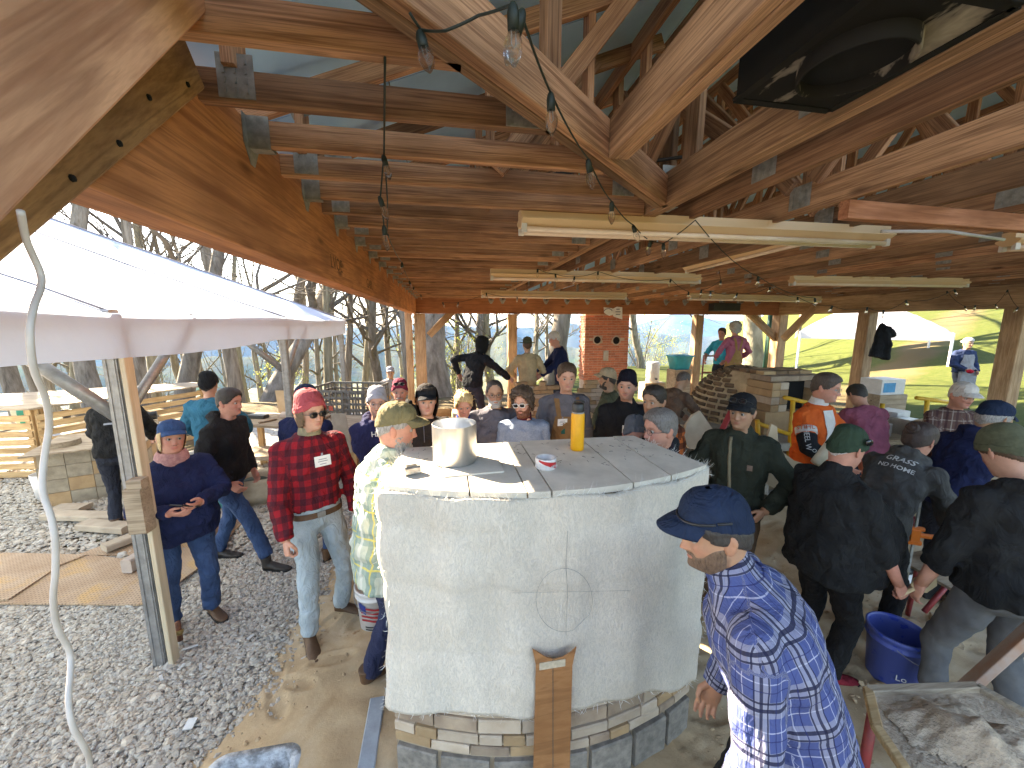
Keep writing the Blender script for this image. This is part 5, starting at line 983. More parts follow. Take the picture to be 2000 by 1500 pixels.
# platform and brick stack where three people work
PF = empty('work_platform', (1.6, 6.9, 0), label='low plank platform in front of the back posts', cat='platform')
for k in range(9): board('plank', (.1, 6.15+k*.2, .355), (5.6, 6.15+k*.2, .355), .19, .05, oldpine_w, PF)
for x in (.4, 1.8, 3.2, 4.6): obj('bearer', MB().box((x, 6.95, .165), (.12, 1.7, .33)), oldpine_w, PF)
bs = empty('brick_stack', (2.0, 6.3, .38), label='stack of buff bricks the three workers build on the platform', cat='brick stack'); BKM = MB().box((0, 0, 0), (.225, .11, .07), None, .006).mesh('brick')
for i in range(12):
    for k in range(9):
        if i > 9 and k in (3, 4): continue
        mk('brick', BKM, tanbrick_m if (i*k) % 3 else fire_m, bs, Matrix.Translation(V3(1.3+k*.235+(.11 if i % 2 else 0), 6.45+rb.uniform(-.008, .008), .42+i*.075)) @ Matrix.Rotation(rb.uniform(-.03, .03), 4, 'Z'))
for (x, y, z, rz) in ((1.3, 6.44, 1.32, .4), (1.7, 6.44, 1.32, 1.2), (2.6, 6.44, 1.32, .1)): mk('brick', BKM, tanbrick_m, bs, Matrix.Translation(V3(x, y, z)) @ Matrix.Rotation(rz, 4, 'Z'))
cr1 = plain('orange_crate_plastic', (.62, .2, .08), (.5, .25, .15), 9, .6, .1)
def slat_box(name, p, d, mat_, label, rz=0, n=4, cat='crate'):
    e = empty(name, p, rz, label=label, cat=cat); M = WM[e]
    for i in range(n):
        z = d[2]*(i+.5)/n
        for s_ in (-1, 1): mk('slat', MB().box((0, s_*d[1]/2, z), (d[0], .015, d[2]/n*.72), None, .002).mesh('slat'), mat_, e, M); mk('slat', MB().box((s_*d[0]/2, 0, z), (.015, d[1], d[2]/n*.72), None, .002).mesh('slat'), mat_, e, M)
    mk('crate_floor', MB().box((0, 0, .012), (d[0], d[1], .02)).mesh('crate_floor'), mat_, e, M); return e
slat_box('pallet_crate', (-.35, 6.6, 0), (.9, .7, .85), pine_w, 'fresh pine crate behind the hooded man'); slat_box('pallet_crate', (.55, 5.6, 0), (.8, .6, .95), cr1, 'orange slatted crate behind the blond woman')
slat_box('pallet_crate', (2.9, 6.0, 0), (.9, .6, .9), oldpine_w, 'weathered slatted crate under the brick stack')
# scaffold frame on the right
sfp = at(1400, 690, w=9.2); sf = empty('scaffold_frame', (sfp.x, sfp.y, 0), label='thin red scaffold frame beside the turquoise shirt worker', cat='scaffold')
for dx_ in (-.35, .1, .5): obj('tube', MB().tube([V3(sfp.x+dx_, sfp.y, 0), V3(sfp.x+dx_, sfp.y, 1.62)], .018, 8), redp, sf, True)
for z in (.8, 1.2, 1.6): obj('tube', MB().tube([V3(sfp.x-.35, sfp.y, z), V3(sfp.x+.5, sfp.y, z)], .018, 8), redp, sf, True)
PF2 = empty('work_platform', (6.3, 7.6, 0), label='plank platform behind the dome oven', cat='platform')
for k in range(5): board('plank', (5.0, 7.3+k*.2, .55), (8.0, 7.3+k*.2, .55), .19, .05, oldpine_w, PF2)
for x in (5.2, 6.5, 7.8): obj('bearer', MB().box((x, 7.7, .26), (.12, .9, .52)), oldpine_w, PF2)
gp_ = at(1502, 650, w=12.2); objl('green_pole', MB().tube([V3(gp_.x, gp_.y, 0), V3(gp_.x, gp_.y, 2.9)], .08, 12), plain('dark_green_paint', (.02, .10, .07), None, 9, .5, .05), origin=(gp_.x, gp_.y, 0), label='dark green pole beside the back right corner post', cat='pole', smooth=True)
# ------------------------------------------------------------------ under and behind the tent
def pallet_wall(name, a, b_, z0, rows, label, group=None):
    e = empty(name, a, label=label, cat='pallet wall', group=group); a, b_ = Vector(a), Vector(b_); d = (b_-a)
    for i in range(rows):
        z = z0+i*.125; board('slat', a+V3(0, 0, z), b_+V3(0, 0, z), .018, .09, pine_w, e)
        for u in (.04, .5, .96): q = a+d*u+V3(0, 0, z); nrm = V3(-d.y, d.x, 0).normalized(); mk('spacer', MB().box((0, 0, 0), (.10, .09, .09)).mesh('spacer') if 'spacer' not in bpy.data.meshes else bpy.data.meshes['spacer'], pine_w, e, Matrix.Translation(q+nrm*.056) @ axes(d))
    for u in (.02, .98): q = a+d*u; nrm = V3(-d.y, d.x, 0).normalized(); board('corner_post', q+nrm*.055, q+nrm*.055+V3(0, 0, z0+rows*.125), .09, .09, pine_w, e, up=(0, 1, 0))
    return e
pA, pB, pC_ = at(-60, 925, z=0), at(82, 935, z=0), at(240, 865, z=.0); pB2 = V3(pB.x, pB.y, 0); pD = pB2+V3(1.25, 2.1, 0)
pallet_wall('pallet_counter', V3(pA.x-.6, pA.y-.25, 0), pB2, .08, 8, 'left face of the fresh pine pallet counter under the tent'); pallet_wall('pallet_counter', pB2+V3(.05, .03, 0), at(222, 840, Y=8.3)*1 if False else pD, .08, 8, 'right face of the fresh pine pallet counter under the tent')
objl('counter_board', MB().prism([(pA.x-.7, pA.y-.3), (pB.x+.05, pB.y-.05), (pD.x+.1, pD.y), (pD.x-.5, pD.y+.4), (pA.x-.7, pA.y+.9)], 1.09, 1.115), oldpine_w, origin=(pB.x, pB.y, 1.09), label='thin board lying on the pallet counter', cat='board')
bgp = at(62, 825, w=7.4); bg_ = empty('tote_bag', bgp, label='green and clear plastic bag standing on the pallet counter', cat='bag'); z0 = bgp.z
obj('bag_body', MB().rings([rrect(bgp.x, bgp.y, .17, .09, .04, z0, .2), rrect(bgp.x, bgp.y, .22, .11, .05, z0+.2, .2), rrect(bgp.x, bgp.y, .25, .06, .03, z0+.40, .2)]), plain('milky_plastic_film', (.55, .55, .40), (.42, .45, .3), 6, .4, .3), bg_, True); obj('green_panel', MB().rings([rrect(bgp.x-.0, bgp.y-.02, .11, .085, .04, z0+.01, .2), rrect(bgp.x, bgp.y-.03, .13, .095, .05, z0+.2, .2), rrect(bgp.x, bgp.y-.02, .13, .06, .03, z0+.41, .2)]), plain('green_bag_film', (.0, .26, .17), (.0, .18, .12), 6, .4, .3), bg_, True)
cpp = at(131, 817, w=7.2); objl('black_cup', MB().lathe([(0, 0), (.05, 0), (.075, .16), (.07, .16), (.046, .01), (0, .01)], cpp, 18), black_plastic, origin=cpp, label='black cup on the pallet counter', cat='cup', smooth=True)
# stack of grey blocks with a board and round offcuts
gb = V3(-4.85, 6.15, 0); gs = empty('block_stack', gb, .38, label='square stack of grey and buff blocks topped by a thin board', cat='block stack'); gM = WM[gs]; lap = plain('slate_grey_block', (.33, .275, .2), (.22, .18, .13), 10, .9, .4, bscale=60, rvar=.25); GBM = MB().box((0, 0, 0), (.235, .12, .178), None, .008).mesh('block')
for i in range(4):
    for k in range(4):
        mk('block', GBM, tanbrick_m if (i*3+k) % 4 == 0 else lap, gs, gM @ Matrix.Translation(V3(-.36+k*.24, -.36, .09+i*.18))); mk('block', GBM, tanbrick_m if (i+k) % 3 == 0 else lap, gs, gM @ Matrix.Translation(V3(-.44, -.3+k*.24, .09+i*.18)) @ Matrix.Rotation(pi/2, 4, 'Z')); mk('block', GBM, tanbrick_m if (i+k) % 3 == 1 else lap, gs, gM @ Matrix.Translation(V3(.44, -.3+k*.24, .09+i*.18)) @ Matrix.Rotation(pi/2, 4, 'Z'))
objl('stack_board', MB().box(gb+V3(0, .0, .735), (1.15, 1.1, .02), Matrix.Rotation(.38, 3, 'Z')), oldpine_w, origin=gb+V3(0, 0, .725), label='thin grey board on top of the block stack', cat='board')
for (dx_, dy_, r_, h, lb_) in ((-.25, -.25, .17, .07, 'round wooden disc at the front of the block stack'), (.28, -.1, .19, .12, 'thick round wooden disc at the right of the block stack')): q = gb+V3(dx_, dy_, .746); objl('wooden_disc', MB().lathe([(0, 0), (r_, 0), (r_*1.02, h*.5), (r_, h), (0, h)], q, 26), oldpine_w, origin=q, label=lb_, cat='disc')
q = gb+V3(-.05, .5, .746); objl('long_block', MB().box(q+V3(0, 0, .06), (.75, .2, .12), Matrix.Rotation(.5, 3, 'Z'), .006), oldpine_w, origin=q, label='long squared timber at the back of the block stack', cat='timber'); objl('black_roll', MB().tube([q+V3(.0, -.02, .18), q+V3(.35, .15, .18)], .06, 12), black_plastic, origin=q+V3(0, 0, .12), label='black rolled bundle lying on the squared timber', cat='roll', smooth=True)
pbk = V3(-5.45, 6.0, 0); objl('white_pail', MB().lathe([(0, 0), (.12, 0), (.145, .34), (.138, .34), (.115, .01), (0, .01)], pbk, 22), white_plastic, origin=pbk, label='white pail between the block stack and the pallet counter', cat='pail', smooth=True)
# mats and stone pieces on the gravel
m, t, b = nodes('perforated_brown_mat'); v = coord(t, 'Object', off=False); sp2 = N(t, 'ShaderNodeSeparateXYZ'); L(t, v, sp2.inputs[0]); f1 = math_(t, 'SUBTRACT', math_(t, 'FRACT', math_(t, 'MULTIPLY', sp2.outputs[0], 36)), .5); f2 = math_(t, 'SUBTRACT', math_(t, 'FRACT', math_(t, 'MULTIPLY', sp2.outputs[1], 36)), .5)
hole = math_(t, 'LESS_THAN', math_(t, 'ADD', math_(t, 'MULTIPLY', f1, f1), math_(t, 'MULTIPLY', f2, f2)), .06); nn1 = noise_(t, v, 3, 4); nn2 = noise_(t, v, 2.2, 5, .6); bc_ = ramp(t, nn1.outputs[0], [(.35, (.34, .22, .13)), (.65, (.46, .33, .22))]); bc_ = mixc(t, ramp(t, nn2.outputs[0], [(.56, (0, 0, 0)), (.64, (1, 1, 1))]), bc_, (.50, .31, .13)); L(t, mixc(t, math_(t, 'MULTIPLY', hole, .7), bc_, (.13, .08, .05)), b.inputs['Base Color']); b.inputs['Roughness'].default_value = .8; bump(t, b, hole, -.4, .004); mat_perf = m
def mat_sheet(P, z, label): 
    Q = [at(x, y, z=0) for x, y in P]; c = sum(Q, Vector())/len(Q); c.z = z; n = len(Q); V = [V3(q.x-c.x, q.y-c.y, 0) for q in Q]+[V3(q.x-c.x, q.y-c.y, .014) for q in Q]; ar = sum(V[i].x*V[(i+1) % n].y-V[(i+1) % n].x*V[i].y for i in range(n)); fl = tuple(range(n)); up_ = tuple(range(n, 2*n)); F = [tuple(reversed(fl)), up_] if ar > 0 else [fl, tuple(reversed(up_))]; F += [(i, (i+1) % n, (i+1) % n+n, i+n) if ar > 0 else ((i+1) % n, i, i+n, (i+1) % n+n) for i in range(n)]
    mk('ground_board', MB().add(V, F).mesh('ground_board'), mat_perf, None, Matrix.Translation(c) @ Matrix(), label=label, cat='board')
mat_sheet([(-60, 1185), (20, 1128), (180, 1090), (300, 1105), (340, 1130), (345, 1170), (270, 1188)], .022, 'perforated brown board lying nearest on the gravel'); mat_sheet([(-120, 1085), (170, 1092), (120, 1112), (20, 1180), (-120, 1200)], .038, 'sand-strewn perforated board at the left edge of the gravel'); mat_sheet([(150, 1088), (330, 1020), (480, 985), (500, 1005), (450, 1045), (370, 1090), (300, 1088)], .010, 'perforated board under the stone beams'); mat_sheet([(320, 1120), (400, 1060), (460, 1030), (440, 1080), (345, 1150)], .034, 'perforated board corner behind the near tent post')
pst = plain('pinkish_cast_stone', (.46, .38, .32), (.36, .29, .24), 8, .9, .4, bscale=70); gst = plain('weathered_grey_beam', (.44, .36, .27), (.34, .27, .2), 5, .9, .4, bscale=60)
def beam3(a, b_, wd, ht, mat_, label): A, B_ = at(*a, z=0), at(*b_, z=0); A.z = B_.z = .045+ht/2; objl('stone_beam', MB().bar(A, B_, wd, ht, ch=.012), mat_, origin=V3((A.x+B_.x)/2, (A.y+B_.y)/2, .045), label=label, cat='stone beam', group='stone beams on the gravel')
beam3((250, 1128), (345, 1065), .10, .13, pst, 'pinkish stone beam lying in front with its end towards the viewer'); beam3((205, 1085), (330, 1035), .14, .07, gst, 'flat grey beam behind the pinkish one, next to the tent post'); beam3((165, 1038), (255, 1045), .16, .08, gst, 'grey beam across the gravel, nearest of the far pair'); beam3((95, 1018), (250, 1022), .16, .07, gst, 'longest grey beam of the far pair on the gravel'); beam3((110, 1004), (170, 1002), .18, .06, gst, 'short grey beam behind the far pair'); beam3((395, 1065), (452, 1015), .14, .10, pst, 'pinkish stone beam behind the woman in navy')
# valve pipe sticking out of the gravel
vp = at(354, 1262, z=0); ve = empty('valve_pipe', vp, label='short rusty pipe with a brass valve standing in the gravel', cat='pipe'); rust = plain('rusty_iron', (.22, .085, .04), (.12, .05, .03), 18, .8, .4); brass = plain('dull_brass', (.36, .25, .1), (.26, .17, .07), 18, .4, .1, metal=.7)
obj('pipe', MB().tube([vp-V3(0, 0, .03), vp+V3(0, 0, .05)], .014, 10), steel, ve, True); obj('pipe', MB().tube([vp+V3(0, 0, .05), vp+V3(-.0, 0, .2)], .017, 10), rust, ve, True); obj('valve_body', MB().ell(vp+V3(0, 0, .115), (.026, .022, .026)), brass, ve, True); obj('valve_handle', MB().box(vp+V3(.0, -.02, .135), (.075, .012, .012), Matrix.Rotation(.5, 3, 'Z'), .003), brass, ve)
litter_m = plain('white_chip', (.66, .66, .64), None, 9, .7, 0)
for i, (px, py, sx_, sy_) in enumerate(((372, 1415, .05, .06), (315, 1325, .016, .045), (355, 1303, .05, .018), (392, 1303, .06, .016), (490, 1245, .02, .05), (372, 1265, .09, .02))): p = at(px, py, z=.02); objl('white_chip', MB().box(p+V3(0, 0, .006), (sx_, sy_, .006), Matrix.Rotation(i*.7, 3, 'Z') @ Matrix.Rotation(.15, 3, 'X')), litter_m, origin=p, label=['square white chip lying on the gravel near the lower edge', 'narrow white chip left of the near tent post foot', 'white chip just right of the near tent post foot', 'second white chip right of the near tent post foot', 'upright white chip near the red checked shirt man', 'long white chip at the foot of the valve pipe'][i], cat='chip', group='white chips on the gravel')
# work table behind
wt0 = at(580, 800, w=5.9); wt = empty('work_table', (wt0.x, wt0.y, 0), label='long plank work table covered with tools behind the red checked shirt man', cat='table')
tA, tB = V3(-3.35, 6.3, .86), V3(-1.25, 5.65, .86); dT = (tB-tA).normalized(); nT = V3(-dT.y, dT.x, 0)
for k in range(4): board('plank', tA+nT*(k*.19), tB+nT*(k*.19), .185, .04, oldpine_w, wt)
for u in (.05, .95):
    for k in (0, .57): q = tA.lerp(tB, u)+nT*k; board('leg', V3(q.x, q.y, 0), V3(q.x, q.y, .84), .08, .08, pine_w, wt, up=(0, 1, 0))
board('shelf', tA+nT*.3-V3(0, 0, .55), tB+nT*.3-V3(0, 0, .55), .6, .03, oldpine_w, wt)
for i, (u, k, d, mt_, nm, lb_) in enumerate(((.15, .3, (.28, .12, .06), black_plastic, 'tool', 'black hand tool on the left of the work table'), (.35, .5, (.34, .2, .06), plain('cream_paper', (.6, .5, .42), None, 9, .8, .1), 'paper_stack', 'pinkish paper stack at the back of the work table'), (.47, .2, (.2, .1, .07), tanbrick_m, 'brick', 'single buff brick on the work table'), (.30, .1, (.26, .04, .03), oldpine_w, 'mallet', 'wooden mallet lying on the work table'), (.62, .35, (.4, .15, .04), oldpine_w, 'offcut', 'flat timber offcut on the work table'))):
    q = tA.lerp(tB, u)+nT*k+V3(0, 0, .02); objl(nm, MB().box(q+V3(0, 0, d[2]/2), d, Matrix.Rotation(.4*i-.3, 3, 'Z'), .008), mt_, origin=q, label=lb_, cat=nm.replace('_', ' '))
sk1 = V3(-2.55, 5.35, 0); sack_m = plain('dusty_sack', (.5, .42, .31), (.38, .31, .22), 7, .9, .4); so_ = empty('sack', sk1, label='open dusty sack standing under the work table', cat='sack'); obj('sack_body', MB().rings([rrect(sk1.x, sk1.y, .22, .18, .1, 0.0, .2), rrect(sk1.x, sk1.y, .27, .23, .14, .14, .2), rrect(sk1.x, sk1.y, .25, .2, .12, .30, .2), rrect(sk1.x, sk1.y, .26, .21, .12, .36, .2), rrect(sk1.x, sk1.y, .22, .17, .1, .33, .2), rrect(sk1.x, sk1.y, .18, .14, .1, .2, .2)]), sack_m, so_, True); obj('dark_contents', MB().ell(sk1+V3(0, 0, .26), (.18, .13, .07)), plain('dark_green_stuff', (.02, .03, .02), None, 9, .8, .3), so_, True)
sk2 = V3(-2.0, 5.9, .33); objl('white_carton', MB().box(sk2+V3(0, 0, .1), (.34, .22, .18), Matrix.Rotation(.3, 3, 'Z'), .01), sack_m, origin=sk2, label='pale carton on the shelf of the work table', cat='carton')
fb = V3(-2.95, 5.25, 0); fe = empty('printed_sack', fb, label='yellow, red and teal printed sack behind the man in the dark jacket', cat='sack')
for nm, z0_, z1_, c_ in (('yellow_panel', .45, .75, (.62, .42, .06)), ('red_panel', .2, .45, (.42, .06, .04)), ('teal_panel', .0, .2, (.08, .32, .32))): obj(nm, MB().rings([rrect(fb.x, fb.y, .17, .1, .05, z0_, .3), rrect(fb.x, fb.y, .18, .11, .05, z1_, .3)]), plain(nm, c_, None, 6, .6, .3), fe)
# black mesh crate, tan panel, perforated panel by the last tent post
cgp = V3(-1.78, 7.3, 0); cg = empty('mesh_crate', cgp, -.25, label='tall black plastic mesh bulk crate by the far tent post', cat='crate'); cM_ = WM[cg]
for s_ in (-1, 1):
    for i in range(11): mk('slat', MB().box((0, s_*.5, .12+i*.11), (1.15, .02, .035)).mesh('slat'), plain('grey_crate_plastic', (.12, .115, .11), None, 9, .6, .1), cg, cM_)
    for i in range(10): mk('slat', MB().box((-.52+i*.115, s_*.505, .62), (.03, .02, 1.2)).mesh('slat'), plain('grey_crate_plastic', (.12, .115, .11), None, 9, .6, .1), cg, cM_)
    for i in range(11): mk('slat', MB().box((s_*.57, 0, .12+i*.11), (.02, 1.0, .035)).mesh('slat'), plain('grey_crate_plastic', (.12, .115, .11), None, 9, .6, .1), cg, cM_)
    for i in range(9): mk('slat', MB().box((s_*.575, -.45+i*.115, .62), (.02, .03, 1.2)).mesh('slat'), plain('grey_crate_plastic', (.12, .115, .11), None, 9, .6, .1), cg, cM_)
for sx_ in (-.06, .06): mk('red_label', MB().box((sx_-.1, -.52, .93), (.07, .006, .08)).mesh('red_label'), plain('red_label', (.5, .08, .05), None, 9, .6, 0), cg, cM_)
leaning('panel', [(537, 763), (570, 763), (568, 815), (546, 815)], 7.0, .02, tanb, label='tan panel standing at the end of the work table', cat='panel')
pf_ = [at(646, 808, Y=5.2), at(675, 808, Y=5.2), at(688, 884, Y=5.1), at(655, 884, Y=5.1)]; c_ = sum(pf_, Vector())/4; MP = Matrix.Translation(V3(c_.x, c_.y, 0)) @ axes(pf_[1]-pf_[0], (pf_[0]-pf_[3])) ; objl('perforated_panel', MB().add(pf_+[p+V3(0, .015, 0) for p in pf_], [(0, 3, 2, 1), (4, 5, 6, 7), (0, 1, 5, 4), (1, 2, 6, 5), (2, 3, 7, 6), (3, 0, 4, 7)]), plain('grey_tan_panel', (.42, .36, .28), (.34, .29, .22), 9, .8, .3), origin=V3(c_.x, c_.y, 0), label='grey tan panel leaning by the work table, right of the red checked shirt man', cat='panel')
# lumber heap between the tent and the post
for i, (px, py, l_, rz) in enumerate(((705, 860, .9, .3), (715, 850, .8, -.4), (700, 845, 1.1, .9), (690, 830, .7, .1))): p = at(px, py, w=7.6); objl('scrap_plank', MB().box(V3(p.x, p.y, .06+i*.07), (l_, .14, .05), Matrix.Rotation(rz, 3, 'Z'), .004), oldpine_w, origin=(p.x, p.y, 0), label=['scrap plank at the bottom of the heap by the far tent post', 'second scrap plank up in the heap by the far tent post', 'longest scrap plank in the heap by the far tent post', 'scrap plank on top of the heap by the far tent post'][i], cat='plank', group='scrap planks in the heap')
# ------------------------------------------------------------------ people: shared shapes
def skin_material(name, c, rough=.5):
    if name in MATS: return MATS[name]
    m, t, b = nodes(name); a = N(t, 'ShaderNodeAttribute', attribute_name='complexion'); v = coord(t, 'Object', off=False); n = noise_(t, v, 35, 4)
    base = ramp(t, n.outputs[0], [(.35, tuple(x*.88 for x in c)), (.65, c)])
    L(t, mixc(t, 1, base, a.outputs['Color'], 'MULTIPLY'), b.inputs['Base Color']); b.inputs['Roughness'].default_value = rough; b.inputs['Specular IOR Level'].default_value = .35
    b.inputs['Subsurface Weight'].default_value = .06; b.inputs['Subsurface Radius'].default_value = (.02, .008, .004)
    bump(t, b, noise_(t, v, 260, 3).outputs[0], .12, .002); MATS[name] = m; return m
SKIN = dict(fair=(.56, .31, .22), pink=(.55, .265, .19), tan=(.42, .235, .145), mid=(.45, .26, .17), warm=(.50, .27, .165))
def skin(k): return skin_material('skin_'+k, SKIN[k])
def hair_m(name, c): 
    if name in MATS: return MATS[name]
    m, t, b = nodes(name); v = coord(t, 'Object', (60, 60, 18), off=False); n = noise_(t, v, 2.2, 4, .7)
    L(t, ramp(t, n.outputs[0], [(.3, tuple(x*.45 for x in c)), (.7, tuple(min(1, x*1.35) for x in c))]), b.inputs['Base Color']); b.inputs['Roughness'].default_value = .6; bump(t, b, n.outputs[0], .7, .006); MATS[name] = m; return m
def wrinkle(m):
    t = m.node_tree; b = t.nodes['Principled BSDF']; v = coord(t, 'Object', (1, 1, .55)); n = noise_(t, v, 13, 3, .55, 1.6); bp = [x for x in t.nodes if x.type == 'BUMP'][0]
    b2 = N(t, 'ShaderNodeBump'); b2.inputs['Strength'].default_value = .75; b2.inputs['Distance'].default_value = .035; L(t, n.outputs[0], b2.inputs['Height']); L(t, b2.outputs[0], bp.inputs['Normal']); return m
def cloth_m(name, c, c2=None, scale=10, rough=.9):
    if name in MATS: return MATS[name]
    return wrinkle(plain(name, c, c2 or tuple(x*.78 for x in c), scale, rough, .35, bscale=190, spec=.15, bdist=.002, sheen=.0))

NPH = 56
_zk = [.125, .122, .113, .098, .075, .04, .01, -.02, -.045, -.065, -.085, -.102, -.112, -.122, -.135, -.16]
_wk = [.004, .022, .044, .060, .071, .0765, .0765, .0735, .069, .0645, .059, .053, .0515, .0515, .0525, .058]
_fk = [.006, .026, .052, .070, .085, .0925, .090, .087, .0865, .0865, .0865, .084, .072, .048, .036, .034]
_bk = [.006, .030, .056, .076, .094, .106, .106, .101, .092, .083, .078, .077, .078, .080, .082, .088]
def head_levels():
    return np.concatenate([[.125, .1225, .117, .108, .097], np.linspace(.085, .04, 7), np.linspace(.034, -.118, 37), [-.126, -.136, -.148, -.16]])
def head_ring(z, ph):
    """point on the head at height z and direction ph (0 = front)"""
    w_ = np.interp(-z, [-q for q in _zk], _wk); f_ = np.interp(-z, [-q for q in _zk], _fk); b_ = np.interp(-z, [-q for q in _zk], _bk)
    c, s = np.cos(ph), np.sin(ph); x = w_*np.sign(s)*np.abs(s)**.9; y = np.where(c > 0, f_, b_)*np.sign(c)*np.abs(c)**.92
    return x, y
def head_grid(jaw=1.0, nose=1.0, fat=0.0):
    z = head_levels(); ph = np.linspace(0, 2*pi, NPH, endpoint=False); ph = ph+.30*np.sin(ph)*-1  # denser at the face
    Z, PH = np.meshgrid(z, ph, indexing='ij'); X, Y = head_ring(Z, PH)
    front = np.clip(np.cos(PH), 0, 1)**.5
    jz = sst((-.03-Z)/.06)*sst((Z+.135)/.03); X = X*(1+.06*(jaw-1)*jz*2+fat*.12*jz+fat*.05); 
    # tapered chin
    X = X*(1-.10*sst((-.06-Z)/.05)*front*sst((Z+.13)/.02))
    g = lambda x0, z0, sx_, sz_: np.exp(-((np.abs(X)-x0)/sx_)**2-((Z-z0)/sz_)**2)
    dy = np.zeros_like(X)
    dy += .006*g(.03, .024, .022, .008)+.003*g(0, .024, .012, .009)                       # brow
    dy -= .0135*g(.031, .004, .015, .011)                                                   # sockets
    dy += .0055*g(.031, .003, .009, .0065)                                                  # lids and eyeball
    nz = np.interp(-Z, [-.02, -.008, .012, .03, .038, .046, .052], [0, .008, .015, .0255*nose, .0275*nose, .016*nose, 0]); nw = np.interp(-Z, [-.02, 0, .02, .034, .042, .05], [.008, .0075, .0085, .0125, .0145, .012])
    dy += nz*np.exp(-(X/nw)**2)*front
    dy += .006*g(.040, -.026, .016, .016)                                                   # cheeks
    dy -= .003*g(.022, -.047, .006, .012)
    dy += .007*g(0, -.0600, .019, .0042)+.007*g(0, -.0715, .017, .0048)-.003*g(0, -.0655, .022, .0022)   # lips
    dy -= .004*g(0, -.080, .02, .005)+0; dy += .008*g(0, -.098, .017, .012)
    Y = Y+dy*(front > .2)
    return np.stack([X, Y, Z], -1), PH
def grid_normals(G):
    a = np.roll(G, -1, 1)-np.roll(G, 1, 1); b_ = np.gradient(G, axis=0); n = np.cross(a, b_); n /= np.linalg.norm(n, axis=-1, keepdims=True)+1e-9; c = G-np.array([0, 0, 0]); s = np.sign((n*c).sum(-1).mean()); return n*s
def cran_grid():
    """smooth head without face, for hats and hair"""
    z = np.concatenate([[.1255, .1245, .122, .118, .112, .105], np.linspace(.097, -.16, 44)]); ph = np.linspace(0, 2*pi, NPH, endpoint=False); Z, PH = np.meshgrid(z, ph, indexing='ij'); X, Y = head_ring(Z, PH); return np.stack([X, Y, Z], -1), PH
CG, CPH = cran_grid(); CN = grid_normals(CG); APH = np.abs((CPH+pi) % (2*pi)-pi)
def vnoise(P, s, seed):
    r = np.random.default_rng(seed); o = 0
    for k in range(6): d = r.normal(size=3); d /= np.linalg.norm(d); o = o+np.sin((P@d)*s*(1+.5*k)+r.uniform(0, 6))/(1+.4*k)
    return o/3
def shell(name, T, mat_, parent, M, extra=None, smooth=True, grid=None, cut=1e-5):
    """a skin of thickness T over the head, absent where T is below cut"""
    g0, gn = grid or (CG, CN); on = T > cut; P = g0+gn*T[..., None]
    if extra is not None: P = P+extra
    nz_, np_ = T.shape; id_ = np.arange(nz_*np_).reshape(nz_, np_); nx = np.roll(id_, -1, 1); onx = np.roll(on, -1, 1)
    ok = on[:-1] | on[1:] | onx[:-1] | onx[1:]; ok &= (on[:-1].astype(int)+on[1:]+onx[:-1]+onx[1:]) >= 3
    F = np.stack([id_[:-1][ok], id_[1:][ok], nx[1:][ok], nx[:-1][ok]], 1); V = P.reshape(-1, 3)
    used = np.unique(F); mp = np.full(len(V), -1); mp[used] = np.arange(len(used))
    # dropped edge so that the skin has thickness
    me = npmesh(name, V[used], mp[F], smooth); return mk(name, me, mat_, parent, M)
shell0 = shell
def line(front, side, back):
    """height of a hat or hair line round the head"""
    return np.interp(APH, [0, .5, 1.2, 1.7, 2.3, pi], [front, front-.003, (front+side)/2 if front < side else side+.012, side, (side+back)/2, back])
def make_hand(curl, spread, name):
    b_ = MB()
    b_.rings([[V3(x*wx, y, z*hz) for x, z in [(cos(a), sin(a)) for a in np.linspace(0, 2*pi, 12, endpoint=False)]] for y, wx, hz in ((-.02, .026, .019), (.005, .029, .018), (.035, .038, .017), (.07, .042, .0155), (.092, .040, .0135), (.099, .034, .010))])
    for i, (x, L_, r_) in enumerate(((-.031, .070, .0088), (-.0105, .079, .0092), (.0105, .074, .0090), (.030, .058, .0080))):
        p = V3(x, .085, 0); a = 0; pts = [p-V3(0, .03, 0), p]; sp = (i-1.5)*spread
        for j, f_ in enumerate((.45, .30, .25)):
            a += curl*(.75 if j == 0 else 1.0)*(1+.08*i); p = p+V3(sin(sp)*cos(a), cos(sp)*cos(a), -sin(a))*L_*f_; pts.append(p)
        b_.tube(pts, [r_*1.05, r_*1.08, r_*1.0, r_*.93, r_*.78], 8)
    pts = [V3(-.022, .015, -.004), V3(-.045, .042, -.012-.01*curl), V3(-.054+.02*curl, .070, -.022-.02*curl), V3(-.050+.045*curl, .090, -.030-.02*curl)]; b_.tube(pts, [.014, .0125, .0105, .0085], 8)
    return remesh(b_, .0042, 3, name)
def remesh(b_, vox, it, name, disp=()):
    me = b_.mesh(name); o = bpy.data.objects.new('tmp', me); COL.objects.link(o)
    md = o.modifiers.new('r', 'REMESH'); md.mode = 'VOXEL'; md.voxel_size = vox; md.use_smooth_shade = True
    if it: s_ = o.modifiers.new('s', 'SMOOTH'); s_.iterations = it; s_.factor = .6
    for tex, st in disp: d = o.modifiers.new('d', 'DISPLACE'); d.texture = tex; d.strength = st; d.mid_level = .5; d.texture_coords = 'LOCAL'
    if disp: s_ = o.modifiers.new('s2', 'SMOOTH'); s_.iterations = 1; s_.factor = .5
    dg = bpy.context.evaluated_depsgraph_get(); out = bpy.data.meshes.new_from_object(o.evaluated_get(dg)); bpy.data.objects.remove(o); bpy.data.meshes.remove(me); out.name = name
    out.polygons.foreach_set('use_smooth', [True]*len(out.polygons)); return out
def tx(name, size, depth=2, typ='CLOUDS'):
    t_ = bpy.data.textures.new(name, typ); t_.noise_scale = size; 
    if typ == 'CLOUDS': t_.noise_depth = depth; t_.noise_type = 'SOFT_NOISE'
    return t_
